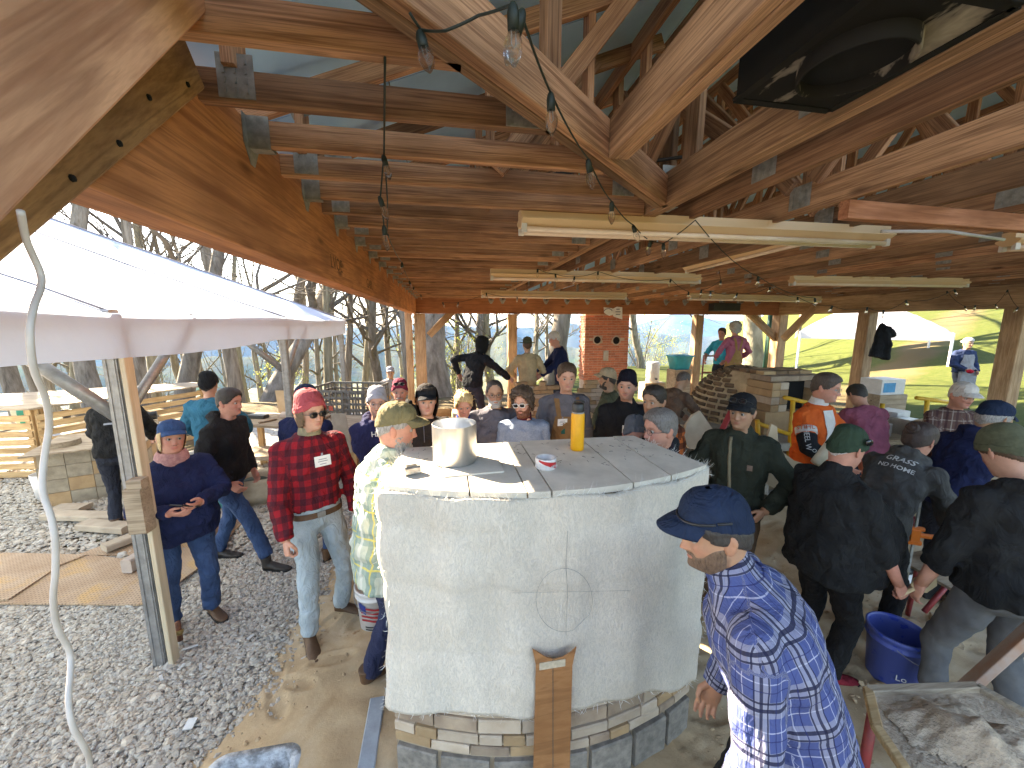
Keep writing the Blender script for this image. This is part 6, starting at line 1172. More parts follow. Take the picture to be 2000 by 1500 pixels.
FOLD1 = tx('folds_wide', .11, 1); FOLD2 = tx('folds_fine', .04, 2)
HANDS = {}
for nm, cu in (('relaxed', .42), ('grip', 1.0), ('flat', .15)):
    me = make_hand(cu, .05, 'hand'); V = np.empty(len(me.vertices)*3); me.vertices.foreach_get('co', V); Fq = np.array([list(p.vertices) for p in me.polygons if len(p.vertices) == 4]); HANDS[nm] = (V.reshape(-1, 3), Fq)
EYE = MB().ell((0, 0, 0), .0118, Matrix.Rotation(-pi/2, 3, 'X'), 14, 10).mesh('eye', True)
m, t, b = nodes('eyeball'); v = coord(t, 'Object', off=False); sp = N(t, 'ShaderNodeSeparateXYZ'); L(t, v, sp.inputs[0])
L(t, ramp(t, math_(t, 'MULTIPLY', sp.outputs[1], 60), [(.0, (.36, .33, .30)), (.57, (.07, .05, .035)), (.668, (.05, .035, .025)), (.682, (.004, .004, .004))]), b.inputs['Base Color']); b.inputs['Roughness'].default_value = .12
for e in t.nodes:
    if e.type == 'VALTORGB': e.color_ramp.interpolation = 'CONSTANT'
eye_m = m
m, t, b = nodes('dark_lens'); b.inputs['Base Color'].default_value = (.012, .012, .014, 1); b.inputs['Roughness'].default_value = .08; lens_m = m
m, t, b = nodes('clear_lens'); b.inputs['Base Color'].default_value = (1, 1, 1, 1); b.inputs['Roughness'].default_value = .03; b.inputs['Transmission Weight'].default_value = 1; b.inputs['IOR'].default_value = 1.06; clear_m = m
badge_m = plain('white_card', (.78, .78, .76), (.72, .72, .7), 30, .5, 0)
grey_print = plain('grey_print', (.3, .32, .36), None, 30, .6, 0)
boot_brown = plain('brown_leather', (.12, .06, .028), (.07, .035, .016), 14, .6, .4, bscale=80)
boot_dark = plain('dark_leather', (.035, .027, .022), (.02, .016, .013), 14, .6, .4, bscale=80)
sole_m = plain('boot_sole', (.02, .018, .016), None, 20, .8, .3)
SHOE = MB(); 
def _shoe():
    up = []; n = 14
    for y, wx, z0, h in ((-.085, .02, .02, .05), (-.08, .032, .018, .085), (-.05, .038, .016, .105), (-.01, .039, .016, .10), (.03, .041, .016, .082), (.07, .045, .016, .066), (.11, .046, .016, .054), (.15, .04, .017, .045), (.175, .026, .02, .034), (.183, .012, .024, .03)):
        up.append([V3(wx*cos(a)*(1 if sin(a) < 0 else 1-.3*sin(a)), y, z0+(h-z0)*(.5+.5*sin(a))) for a in np.linspace(0, 2*pi, n, endpoint=False)])
    u = MB().rings(up); u.tube([V3(0, -.045, .06), V3(0, -.05, .10), V3(0, -.055, .145)], [.045, .043, .046], 14); me = remesh(u, .007, 3, 'shoe')
    s_ = MB(); pl = [(.036*k, y) for k, y in ((-.5, -.09), (.5, -.09), (1, -.06), (1.05, 0), (1.2, .06), (1.3, .11), (1.1, .16), (.5, .19), (-.5, .19), (-1.1, .16), (-1.3, .11), (-1.2, .06), (-1.05, 0), (-1, -.06))]; s_.prism(pl, 0, .024); return me, s_.mesh('sole')
SHOE_ME, SOLE_ME = _shoe()
def Rx(a): return Matrix.Rotation(a, 3, 'X')
def Rz(a): return Matrix.Rotation(a, 3, 'Z')
def ring_pts(c, R, a, b_, n=20, e=.8):
    P = []
    for k in range(n):
        t_ = 2*pi*k/n; P.append(c+R @ V3(a*np.sign(cos(t_))*abs(cos(t_))**e, b_*np.sign(sin(t_))*abs(sin(t_))**e, 0))
    return P
def ik(s, e, l1, l2, hint):
    d = e-s; D = min(d.length, (l1+l2)*.995); d = d.normalized(); e = s+d*D; c = (l1*l1+D*D-l2*l2)/(2*l1*D); c = max(-1, min(1, c)); h = Vector(hint); h = (h-d*h.dot(d)); h = h.normalized() if h.length > 1e-6 else V3(0, -1, 0)
    return s+d*(l1*c)+h*(l1*sqrt(1-c*c)), e
def seg_coords(P, segs):
    """for each point: nearest bone, position along it, and girth coordinate round it"""
    best = np.full(len(P), 1e9); U = np.zeros(len(P)); Vv = np.zeros(len(P))
    for sg in segs:
        if isinstance(sg[0], str):      # flat across back and chest, wrapping at the sides, front seam at the buttons
            _, o, Rm, a, b_, rad, bias = sg; a = np.array(a); d = np.array(b_)-a; Ln = np.linalg.norm(d); d /= Ln; tc = np.clip((P-a)@d, 0, Ln); dist = np.linalg.norm(P-(a+tc[:, None]*d), axis=1)/rad+bias
            q = (P-o)@Rm; x, y = q[:, 0], np.clip(q[:, 1], -.15, .15); sx_ = np.sign(x); ub = x+sx_*(y+.12)*.75; uf = sx_*.55-(x+sx_*(.12-y)*.75); k = dist < best; best[k] = dist[k]; U[k] = np.where(y < 0, ub, uf)[k]; Vv[k] = (q[:, 2]+3)[k]; continue
        (a, b_, ref, rad, off, bias) = sg
        a = np.array(a); d = np.array(b_)-a; Ln = np.linalg.norm(d); d = d/Ln; t_ = (P-a)@d; tc = np.clip(t_, 0, Ln); q = P-(a+tc[:, None]*d); dist = np.linalg.norm(q, axis=1)/rad+bias+(np.maximum(0, .06-t_)*25 if off < .1 else 0)
        r_ = np.array(ref); r_ = r_-d*(r_@d); r_ /= np.linalg.norm(r_); s_ = np.cross(d, r_); ang = np.arctan2(q@s_, q@r_); k = dist < best
        best[k] = dist[k]; U[k] = (ang*rad*1.0+off)[k]; Vv[k] = (t_+off)[k]
    return U, Vv
def set_cloth(me, segs):
    P = np.empty(len(me.vertices)*3); me.vertices.foreach_get('co', P); U, Vv = seg_coords(P.reshape(-1, 3), segs)
    a = me.attributes.new('cloth', 'FLOAT_VECTOR', 'POINT'); a.data.foreach_set('vector', np.stack([U, Vv, 0*U], 1).astype(np.float32).ravel())

def person(label, aim, face, H=1.75, sk='fair', top=None, bottom=None, shoes=boot_brown, wid=1.0, belly=0.0, lean=0.0, side=0.0, hy=0.0, hp=0.0, hr=0.0,
           handR=(.24, .02, .80), handL=(-.24, .02, .80), elR=(.4, -.6, .1), elL=(-.4, -.6, .1), grip='relaxed', gripL=None, palmR=None, palmL=None, sleeve=1.0, cuff=None, hem=-.06, jacket=0.0,
           feet=((.11, .02, 0, .15), (-.11, -.02, 0, -.15)), drop=0.0, vox=.016, hat=None, hat_m=None, hair='short', hair_c=(.06, .035, .02), beard=None, beard_c=None, stubble=0.0, glasses=None,
           collar=None, hood=None, badge=None, detail=1, jaw=1.0, nose=1.0, fat=0.0, group=None, turtleneck=None, gaiter=1.0, belt=None, folds=1.0, pos=None, w=None, zoff=0.0, eyes=True, brow_c=None):
    s = H/1.75
    P0 = V3(0, -.10*math.sin(lean)*1.0, .95-drop)
    R = lambda f_: Matrix.Rotation(side*f_, 3, 'Y') @ Rx(-lean*f_)
    waist = P0+R(.5) @ V3(0, 0, .14); chest = waist+R(.85) @ V3(0, 0, .22); nb = chest+R(1.05) @ V3(0, 0, .155); RT_ = R(1.0)
    sh = [nb+RT_ @ V3(sx_*.172*(.6+.4*wid), -.005, -.078) for sx_ in (1, -1)]
    Rh = Matrix.Rotation(side*.4, 3, 'Y') @ Rz(hy) @ Rx(-(lean*.45+hp)) @ Matrix.Rotation(hr, 3, 'Y')
    hc = nb+R(.7) @ V3(0, .03, .065)+Rh @ V3(0, .01, .105)
    if aim is not None:      # stand so that the top of the head is where the photograph has it
        ht = (hc+Rh @ V3(0, 0, .127+(.012 if hat or hood == 'up' else .012 if hair in ('short', 'long') else .0)))*s; Rf = Matrix.Rotation(face, 3, 'Z')
        pt = at(*aim, w=w) if w is not None else at(*aim, z=zoff+ht.z); zz = pt.z-ht.z if w is not None else zoff; q = Rf @ V3(ht.x, ht.y, 0); pos = (pt.x-q.x, pt.y-q.y, zz)
    root = bpy.data.objects.new('person', None); COL.objects.link(root)
    M = Matrix.Translation(Vector(pos)) @ Matrix.Rotation(face, 4, 'Z') @ Matrix.Scale(s, 4); WM[root] = M; root.matrix_world = M; tag(root, label, 'person', group)
    I = dict(root=root, M=M, pos=pos)
    HM = M @ Matrix.Translation(hc) @ Rh.to_4x4(); I['head'] = HM
    # ---- arms
    arms = []
    for i, (hd_, el) in enumerate(((handR, elR), (handL, elL))):
        if hd_ == 'hang': hd_ = sh[i]+V3((.05, -.05)[i], .05, -.545)
        e, h = ik(sh[i], Vector(hd_), .295, .265, el); arms.append((sh[i], e, h))
    # ---- body: one mesh (head, neck, trunk, arms, hands)
    G, PH = head_grid(jaw, nose, fat); nz_ = G.shape[0]; Gw = G.reshape(-1, 3) @ np.array(Rh).T+np.array(hc)
    V = [tuple(p) for p in Gw]; F = []
    for i in range(nz_-1):
        for k in range(NPH): F.append((i*NPH+k, (i+1)*NPH+k, (i+1)*NPH+(k+1) % NPH, i*NPH+(k+1) % NPH))
    F.append(tuple(range(NPH)))
    base = (nz_-1)*NPH
    def ringN(c, Rm, a, b_): return [tuple(c+Rm @ V3(a*np.sin(p), b_*np.cos(p), 0)) for p in PH[0]]
    for c, Rm, a, b_ in ((nb+R(1) @ V3(0, -.0, .02), R(1), .066, .066), (nb+R(1) @ V3(0, -.0, -.03), R(1), .068, .062), (nb+R(1) @ V3(0, -.01, -.09), R(1), .12*wid, .075), (chest, R(.9), .15*wid, .105), (waist, R(.5), .125*wid, .09), (P0, R(.2), .145*wid, .10), (P0-V3(0, 0, .1), R(0), .10, .07)):
        n0 = len(V); V += ringN(c, Rm, a, b_)
        for k in range(NPH): F.append((base+k, n0+k, n0+(k+1) % NPH, base+(k+1) % NPH))
        base = n0
    F.append(tuple(reversed(range(base, base+NPH))))
    nhead = len(V); col = np.ones((nhead, 4), np.float32)
    Gf = G.reshape(-1, 3); ax_ = np.abs(Gf[:, 0]); gz = Gf[:, 2]; fr = Gf[:, 1] > .045
    lip = np.exp(-(ax_/.022)**4-((gz+.066)/.010)**4)*fr; chk = np.exp(-((ax_-.042)/.02)**2-((gz+.03)/.02)**2)*fr; ns = np.exp(-(ax_/.013)**2-((gz+.036)/.013)**2)*fr
    hN = len(Gf); col[:hN, 0] *= 1-.12*lip; col[:hN, 1] *= 1-.36*lip-.16*chk-.18*ns; col[:hN, 2] *= 1-.30*lip-.14*chk-.16*ns
    lid = np.exp(-((ax_-.031)/.014)**2-((gz-.006)/.008)**2)*fr; col[:hN, :3] *= (1-.25*lid)[:, None]
    slit = np.exp(-((ax_-.031)/.011)**4-((gz-.004)/.0035)**2)*fr; col[:hN, :3] *= (1-.72*slit)[:, None]
    bc = np.array(brow_c or [min(1, x*2.2) for x in hair_c]); brow = np.exp(-((ax_-.032)/.017)**4-((gz-.024-.003*(ax_ < .045))/.0048)**2)*fr*(1 if detail else .6); col[:hN, :3] = col[:hN, :3]*(1-.75*brow[:, None])+bc*.75*brow[:, None]
    nost = np.exp(-((ax_-.008)/.004)**2-((gz+.047)/.003)**2)*fr; col[:hN, :3] *= (1-.6*nost)[:, None]
    if stubble:
        st = sst((-.035-gz)/.03)*sst((gz+.125)/.01)*(Gf[:, 1] > -.01)*(1-.8*np.exp(-(ax_/.026)**4-((gz+.065)/.008)**4))*(1-.6*(chk)); st = np.maximum(st*sst((ax_+(-gz)-.085)/.02), np.exp(-(ax_/.03)**4-((gz+.053)/.006)**2)*fr)
        col[:hN, :3] *= (1-np.array([.45, .45, .42])[None]*stubble*st[:, None])
    b_ = MB(); b_.v = V; b_.f = F
    # ears
    for sx_ in (1, -1):
        b_.ell(hc+Rh @ V3(sx_*.0785*(1+.05*fat), -.012, -.006), (.008, .019, .032), Rh @ Matrix.Rotation(sx_*.35, 3, 'Z') @ Matrix.Rotation(.2, 3, 'X'), 10, 8)
        b_.ell(hc+Rh @ V3(sx_*.083*(1+.05*fat), -.018, .008), (.006, .014, .020), Rh @ Matrix.Rotation(sx_*.55, 3, 'Z'), 8, 6)
    for i, (a0, e0, h0) in enumerate(arms):
        sx_ = 1 if i == 0 else -1; b_.tube([a0, a0.lerp(e0, .5), e0, e0.lerp(h0, .3), e0.lerp(h0, .75), h0+(h0-e0).normalized()*.012], [.052, .046, .042, .043, .032, .0275], 12)
        d = (h0-e0).normalized(); pn = Vector((palmR if i == 0 else palmL) or (-sx_, .0, -.15)); pn = (pn-d*pn.dot(d)).normalized(); hx = d.cross(-pn)   # local x = y cross z, palm faces -z
        Rm = np.array(Matrix((hx, d, -pn)).transposed()); hv, hf = HANDS[(gripL or grip) if i else grip]; hv = hv.copy()
        if i: hv[:, 0] *= -1; hf = hf[:, ::-1]
        Pw = hv @ Rm.T+np.array(h0); n0 = len(b_.v); b_.v += [tuple(q) for q in Pw]; b_.f += [tuple(int(q)+n0 for q in f_) for f_ in hf]
        I['hand'+('R' if i == 0 else 'L')] = M @ (h0+d*.085-pn*.0); I['arm'+('R' if i == 0 else 'L')] = (M @ a0, M @ e0, M @ h0)
    me = b_.mesh('body', True); ca = me.color_attributes.new('complexion', 'FLOAT_COLOR', 'POINT'); full = np.ones((len(b_.v), 4), np.float32); full[:nhead] = col; full[nhead:, 1] *= .9; full[nhead:, 2] *= .88; ca.data.foreach_set('color', full.ravel())
    mk('body', me, skin(sk), root, M)
    I['F'] = lambda x, y, z: HM @ V3(x, y, z)
    # ---- shirt or jacket
    tk = .013+.011*jacket; T = MB(); sp_r = [(P0+R(.15) @ V3(0, 0, hem), R(.15), .158, .122), (P0+R(.2) @ V3(0, 0, .03), R(.2), .160, .124), (waist, R(.5), .148, .112), (waist.lerp(chest, .5), R(.7), .156, .116), (chest, R(.9), .166, .118), (nb+RT_ @ V3(0, -.008, -.09), RT_, .160, .108), (nb+RT_ @ V3(0, -.006, -.045), RT_, .140, .088), (nb+RT_ @ V3(0, -.004, -.012), RT_, .098, .074), (nb+RT_ @ V3(0, 0, .016), RT_, .072, .068)]
    RR_ = []
    for j, (c, Rm, a, bb) in enumerate(sp_r):
        kb = (wid if j < 6 else .6+.4*wid if j == 6 else 1+(wid-1)*.3); by = belly*np.interp(j, [0, 1, 2, 3, 4, 5], [.5, .9, 1, .7, .25, 0]) if j < 6 else 0
        RR_.append(ring_pts(c+Rm @ V3(0, by*.45, 0), Rm, a*kb+tk+by*.25, bb*kb+tk+by*.55))
    T.rings(RR_)
    sl = sleeve
    for i, (a0, e0, h0) in enumerate(arms):
        k_ = tk/.014; wr = e0.lerp(h0, sl if sl <= 1 else 1); inn = a0+RT_ @ V3((-1 if i == 0 else 1)*.06, 0, .012)
        pts = [inn, a0, a0.lerp(e0, .5), e0, e0.lerp(wr, .5), wr]; T.tube(pts, [.062+tk*.5, .058+tk, .053+tk, .048+tk, .043+tk, .036+tk*.9], 14); T.ell(a0, .057+tk, None, 12, 8); T.ell(e0, .051+tk, None, 12, 8)
    if hood == 'down': T.tube([nb+RT_ @ V3(x, y, z) for x, y, z in ((.075, .055, .0), (.10, -.02, .03), (.06, -.09, .035), (0, -.105, .03), (-.06, -.09, .035), (-.10, -.02, .03), (-.075, .055, .0))], [.022, .034, .042, .044, .042, .034, .022], 10)
    if collar: T.tube([nb+RT_ @ V3(0, .0, .02), nb+RT_ @ V3(0, .012, .075)], [.080, .072], 18)
    if hem < -.12: pass
    shirt = remesh(T, vox, 5 if vox < .02 else 3, 'shirt', ((FOLD1, .045*folds), (FOLD2, .018*folds)))
    segsx = [('trunk', np.array(chest), np.array(R(.75)), np.array(P0+R(.15) @ V3(0, 0, -.25)), np.array(nb+RT_ @ V3(0, 0, .1)), .165*wid, -.22)]
    for i, (a0, e0, h0) in enumerate(arms):
        out = (a0-nb).normalized(); segsx.append((np.array(a0+(a0-e0).normalized()*.02), np.array(e0), np.array(out), .075, .013, 0)); segsx.append((np.array(e0), np.array(h0), np.array(out), .066, .31, .05))
    set_cloth(shirt, segsx); I['shirt'] = mk('shirt', shirt, top, root, M); I['P'] = dict(P0=P0, waist=waist, chest=chest, nb=nb, sh=sh, R=RT_)
    # ---- trousers
    Tr = MB(); Tr.rings([ring_pts(P0+R(.3) @ V3(0, belly*.2, .10), R(.3), .135*wid+.012+belly*.1, .102*wid+.012+belly*.25), ring_pts(P0+V3(0, 0, .0), R(.1), .152*wid+.012, .115*wid+.012), ring_pts(P0-V3(0, 0, .10), R(0), .15*wid+.01, .11*wid+.01), ring_pts(P0-V3(0, 0, .16), R(0), .08, .06)])
    for i, ft in enumerate(feet):
        sx_ = 1 if i == 0 else -1; hip = P0+V3(sx_*.085*(.5+.5*wid), 0, -.06); ank = V3(ft[0], ft[1], .09+ft[2]); kn, ank = ik(hip, ank, .43, .40, V3(.05*sx_+sin(ft[3])*.3, 1, .1)); kk = .6+.4*wid
        Tr.tube([hip+V3(0, 0, .04), hip, hip.lerp(kn, .5), kn, kn.lerp(ank, .5), ank], [.088*kk, .092*kk, .080*kk, .066*kk, .062*kk, .060*kk], 14); Tr.ell(kn, .066*kk, None, 12, 8)
        fm = M @ Matrix.Translation(V3(ank.x, ank.y, ft[2])) @ Matrix.Rotation(-ft[3], 4, 'Z') @ Matrix.Translation(V3(0, .03, 0))
        if len(ft) > 4: fm = M @ Matrix.Translation(V3(ank.x, ank.y, ank.z-.09)) @ Matrix.Rotation(-ft[3], 4, 'Z') @ Matrix.Rotation(-ft[4], 4, 'X') @ Matrix.Translation(V3(0, .03, 0))
        if detail >= 0: so = mk('shoe', SHOE_ME, shoes, root, fm); mk('sole', SOLE_ME, sole_m, so, fm)
    tr = remesh(Tr, max(vox, .015), 4, 'trousers', ((FOLD1, .028), (FOLD2, .012))); mk('trousers', tr, bottom, root, M)
    if belt is not None:
        bl_ = MB().rings([ring_pts(P0+V3(0, 0, z), R(.15), a*wid+.017, b_2*wid+.017, 28) for z, a, b_2 in ((-.028, .154, .117), (.012, .152, .115))], cap=False); bo_ = mk('belt', bl_.mesh('belt', True), belt, root, M); mk('belt_buckle', MB().box(P0+V3(0, .117*wid+.021, -.008), (.05, .006, .042), None, .004).mesh('belt_buckle'), steel, bo_, M)
    # ---- head dress
    Zc = CG[..., 2]
    def lin(f_, s_, k_): return line(f_, s_, k_)
    def on(z0, soft=.006): return sst((Zc-z0)/soft)
    cap_line = {'beanie': lin(.052, .004, -.045)+.012, 'cap': lin(.062, .034, -.005)+.008, 'cap_back': lin(.028, .028, .02)+.008, 'brim': lin(.058, .050, .04)+.008}.get(hat)
    def shell(name, T, *a_, **k_):
        if cap_line is not None and name == 'hair': T = np.where(Zc > cap_line, 0, np.minimum(T, .013))
        return shell0(name, T, *a_, **k_)
    hm = hair_m('hair_%d_%d_%d' % tuple(int(q*1000) for q in hair_c), hair_c)
    if hair == 'short':
        T_ = (.008+.010*sst((Zc-.02)/.08)+.003*vnoise(CG, 130, 3))*on(lin(.066, -.012, -.075), .012); shell('hair', np.maximum(T_, 0)*(T_ > .0015), hm, root, HM)
    elif hair == 'buzz':
        T_ = .0045*on(lin(.070, .0, -.07), .02); shell('hair', T_*(T_ > .001), hm, root, HM)
    elif hair == 'thin':
        T_ = .006*on(lin(.088, -.01, -.075), .02); shell('hair', T_*(T_ > .001), hm, root, HM)
    elif hair == 'long':
        T_ = (.016+.008*sst((Zc-.02)/.08)+.006*vnoise(CG, 90, 5))*on(lin(.07, -.10, -.155), .01)*np.where(APH < .95, on(.05*np.ones_like(Zc)), 1); shell('hair', np.maximum(T_, 0)*(T_ > .002), hm, root, HM)
    elif hair == 'curly':
        T_ = (.026+.012*vnoise(CG, 110, 6)+.010*vnoise(CG, 210, 7)+.016*sst((Zc-.03)/.08))*on(lin(.074, -.05, -.12), .01); shell('hair', np.maximum(T_, 0)*(T_ > .002), hm, root, HM)
        cb = MB(); rr = np.random.default_rng(11); ii = np.argwhere(T_ > .015); 
        for q in ii[rr.choice(len(ii), min(len(ii), 110), replace=False)]:
            p = CG[q[0], q[1]]+CN[q[0], q[1]]*(T_[q[0], q[1]]-.004); n_ = Vector(CN[q[0], q[1]]); u_ = n_.orthogonal(); u_ = (Matrix.Rotation(rr.uniform(0, 6), 3, n_) @ u_); rad = rr.uniform(.007, .013)
            cb.tube([Vector(p)+(u_*cos(a)+n_*sin(a)*.9)*rad+u_.cross(n_)*a*.004 for a in np.linspace(-.6, 4.4, 8)], .0042, 5)
        obj2('curl', cb, hm, root, HM)
    elif hair == 'bun':
        T_ = (.010+.006*sst((Zc-.02)/.08)+.003*vnoise(CG, 150, 5))*on(lin(.07, -.02, -.08), .01); shell('hair', np.maximum(T_, 0)*(T_ > .002), hm, root, HM)
        bb = MB(); bb.ell((0, -.115, .075), (.038, .034, .036)); 
        for k in range(9): a = k*.7; bb.tube([V3(.03*cos(a+u*2.4), -.115-.03*sin(u*3)*.6, .075+.034*sin(a+u*2.4)) for u in np.linspace(0, 1, 7)], .009, 6)
        obj2('hair_bun', bb, hm, root, HM)
    elif hair == 'fluffy':
        T_ = (.018+.009*vnoise(CG, 120, 4)+.012*sst((Zc-.03)/.08))*on(lin(.068, -.015, -.08), .01); shell('hair', np.maximum(T_, 0)*(T_ > .002), hm, root, HM)
        bb = MB(); bb.ell((.02, -.09, .12), (.04, .035, .03)); rr = np.random.default_rng(4)
        for k in range(60):
            a, e_ = rr.uniform(0, 6.28), rr.uniform(.1, 1.3); d_ = V3(cos(a)*sin(e_), sin(a)*sin(e_)-.2, cos(e_)); p = V3(d_.x*.08, d_.y*.1, d_.z*.12); bb.tube([p, p+d_*.03, p+d_*.05+V3(rr.normal(0, .015), rr.normal(0, .015), 0)], [.003, .002, .0008], 4)
        obj2('hair_tuft', bb, hm, root, HM)
    hatm = hat_m
    if hat == 'beanie':
        zl = lin(.052, .004, -.045); f_ = on(zl, .004); T_ = .0095*f_+.014*sst((Zc-.06)/.06)*f_+.002*vnoise(CG, 60, 2)*f_; shell('beanie', np.maximum(T_, 0)*(f_ > .3), hatm, root, HM, np.stack([0*Zc, -.02*sst((Zc-.07)/.05), .012*sst((Zc-.07)/.05)], -1))
        T2 = .0145*((Zc > zl) & (Zc < zl+.042)); shell('beanie_cuff', T2, hatm, root, HM)
    if hat in ('cap', 'cap_back'):
        sg = 1 if hat == 'cap' else -1; Rb = Matrix() if sg > 0 else Matrix.Rotation(pi, 4, 'Z'); HC = HM @ Rb if sg < 0 else HM
        zl = lin(.062, .034, -.005); f_ = on(zl, .004); T_ = (.010+.010*sst((Zc-.05)/.05)+.0022*np.abs(np.cos(CPH*3))*sst((Zc-.05)/.04))*f_; shell('cap_crown', T_*(f_ > .3), hatm, root, HM, np.stack([0*Zc, 0*Zc, .006*sst((Zc-.07)/.05)], -1))
        br = MB(); top_, bot = [], []; na, nr = 17, 7
        for j in range(nr):
            q = j/(nr-1)
            for k in range(na):
                a = (k/(na-1)*2-1)*1.18; x0, y0 = head_ring(.062, a); r0 = 1.10; x_ = float(x0)*r0*(1+.03*q); y_ = float(y0)*r0+.078*q*cos(a*.92)**.8; z_ = .070-.020*q*q-.024*(a/1.18)**2*(.4+.6*q)-.002
                top_.append((x_*sg, y_*sg, z_+.004)); bot.append((x_*sg, y_*sg, z_-.002))
        n_ = len(top_); f2 = [(j*na+k, j*na+k+1, (j+1)*na+k+1, (j+1)*na+k) for j in range(nr-1) for k in range(na-1)]; br.add(top_+bot, f2+[tuple(n_+i for i in reversed(q)) for q in f2]+[((nr-1)*na+k, (nr-1)*na+k+1, n_+(nr-1)*na+k+1, n_+(nr-1)*na+k) for k in range(na-1)])
        obj2('cap_brim', br, hatm, root, HM); bt = MB().ell((0, -.008, .152), (.007, .007, .004)); obj2('cap_button', bt, hatm, root, HM)
    if hat == 'brim':
        zl = lin(.058, .050, .04); f_ = on(zl, .004); T_ = (.012+.012*sst((Zc-.06)/.03))*f_; shell('hat_crown', T_*(f_ > .3), hatm, root, HM, np.stack([0*Zc, 0*Zc, .02*sst((Zc-.06)/.05)], -1))
        br = MB(); vv = [[(lambda x0, y0: V3(float(x0)*1.1+q*sin(a)*.07, float(y0)*1.1+q*cos(a)*.07, .056-.012*q+.016*q*sin(a)**2))(*head_ring(.055, a)) for a in np.linspace(0, 2*pi, 40, endpoint=False)] for q in (0, .5, 1)]; vv2 = [[p-V3(0, 0, .004) for p in r_] for r_ in reversed(vv)]; br.rings(vv+vv2+[vv[0]], cap=False); obj2('hat_brim', br, hatm, root, HM)
    if hood == 'up':
        opening = (APH < 1.0) & (Zc < .085); zl = -.15*np.ones_like(Zc); f_ = (~opening).astype(float); shell('hood', (.020+.018*sst((1.35-APH)/.4)*(Zc < .1)+.003*vnoise(CG, 50, 9))*f_, top, root, HM, np.stack([0*Zc, -.006+0*Zc, .010*sst((Zc-.06)/.06)], -1))
    if beard:
        ln = {'full': .017, 'short': .009, 'stub': .0062}[beard]; bm_ = hair_m('hair_%d_%d_%d' % tuple(int(q*1000) for q in (beard_c or hair_c)), beard_c or hair_c)
        g1 = G; gn = grid_normals(G); xx, zz = np.abs(G[..., 0]), G[..., 2]; yy = G[..., 1]
        low = np.interp(xx, [0, .02, .035, .05, .07, .09], [-.048, -.050, -.058, -.052, -.02, .0]); f_ = sst((low-zz)/.014+.5)*sst((yy+.012)/.02)*sst((zz+.140)/.02)
        mouth = np.exp(-(xx/.020)**4-((zz+.0665)/.0072)**4); T_ = (ln*(.45+.75*sst((-.075-zz)/.035))*(.75+.25*np.cos(xx*18))+.0025*vnoise(G, 170, 8)+.0018*vnoise(G, 330, 2))*f_*(1-mouth)-.0035
        if beard == 'stub': T_ = .0052*f_*(1-mouth)-.0026
        shell('beard', T_, bm_, root, HM, grid=(g1, gn), cut=-.0030)
    elif beard_c:
        mb_ = MB(); mb_.tube([V3(-.032, .083, -.062), V3(-.016, .094, -.055), V3(0, .0965, -.053), V3(.016, .094, -.055), V3(.032, .083, -.062)], [.004, .007, .007, .007, .004], 8); obj2('moustache', mb_, hair_m('hair_%d_%d_%d' % tuple(int(q*1000) for q in beard_c), beard_c), root, HM)
    if eyes and detail > 0:
        for sx_ in (1, -1): mk('eye', EYE, eye_m, root, HM @ Matrix.Translation(V3(sx_*.031, .0742, .003)))
    if glasses:
        fr_m = {'clear': black_plastic, 'dark': black_plastic, 'white': white_plastic, 'wire': steel, 'up': black_plastic}[glasses]; g = MB(); up_ = Matrix.Translation(V3(0, .012, .058)) @ Matrix.Rotation(.5, 4, 'X') if glasses == 'up' else Matrix()
        rx_, rz_ = (.025, .018) if glasses in ('dark', 'white', 'up') else (.024, .016); rr = .0022 if glasses in ('white', 'dark', 'up') else .0015
        if glasses == 'white': rr = .0032
        for sx_ in (1, -1):
            pts = [V3(sx_*.032+rx_*np.sign(cos(a))*abs(cos(a))**.7, .100-.004*abs(cos(a)), .001+rz_*np.sign(sin(a))*abs(sin(a))**.7) for a in np.linspace(0, 2*pi, 17)]; g.tube(pts, rr, 6, False); g.tube([V3(sx_*.056, .098, .006), V3(sx_*.079, .07, .008), V3(sx_*.083, -.01, .008), V3(sx_*.080, -.03, -.008)], rr*.9, 6)
        g.tube([V3(-.010, .101, .004), V3(0, .104, .008), V3(.010, .101, .004)], rr, 6); go = obj2('glasses', g, fr_m, root, HM @ up_)
        if glasses != 'wire' and glasses != 'clear':
            for sx_ in (1, -1): lb_ = MB().ell((sx_*.032, .099, .001), (rx_*.96, .0022, rz_*.96)); o_ = obj2('lens', lb_, lens_m, go, HM @ up_)
    if turtleneck is not None:
        tb = MB().tube([nb+RT_ @ V3(0, .0, .0), nb+RT_ @ V3(0, .016, .04), nb+RT_ @ V3(0, .022, .078)], [.074*gaiter, .070*gaiter, .066*(.5+.5*gaiter)], 20, False); tb.tube([nb+RT_ @ V3(0, .022, .078), nb+RT_ @ V3(0, .016, .04)], [.062*(.5+.5*gaiter), .066*gaiter], 20, False); mk('neck_gaiter', tb.mesh('neck_gaiter', True), turtleneck, root, M)
    if cuff is not None:
        pass
    if badge:
        bx, bz = badge; stick(I, 'name_badge', V3(bx, 0, bz), (.10, .07), badge_m)
    return I
def obj2(name, b_, mat_, parent, M): return mk(name, b_.mesh(name, True), mat_, parent, M)
def surf(I, x, z, back=False):
    """point and outward normal on the garment in front of the chest at local (x, z)"""
    me = I['shirt'].data; bv = I.get('bvh')
    if bv is None: bv = I['bvh'] = BVHTree.FromPolygons([v_.co for v_ in me.vertices], [p.vertices[:] for p in me.polygons])
    R_ = I['P']['R']; o_ = I['P']['chest']+R_ @ V3(x, -.8 if back else .8, z); d = R_ @ V3(0, 1 if back else -1, 0); h = bv.ray_cast(o_, d)
    return (h[0], h[1]) if h[0] is not None else (o_+d*.65, -d)
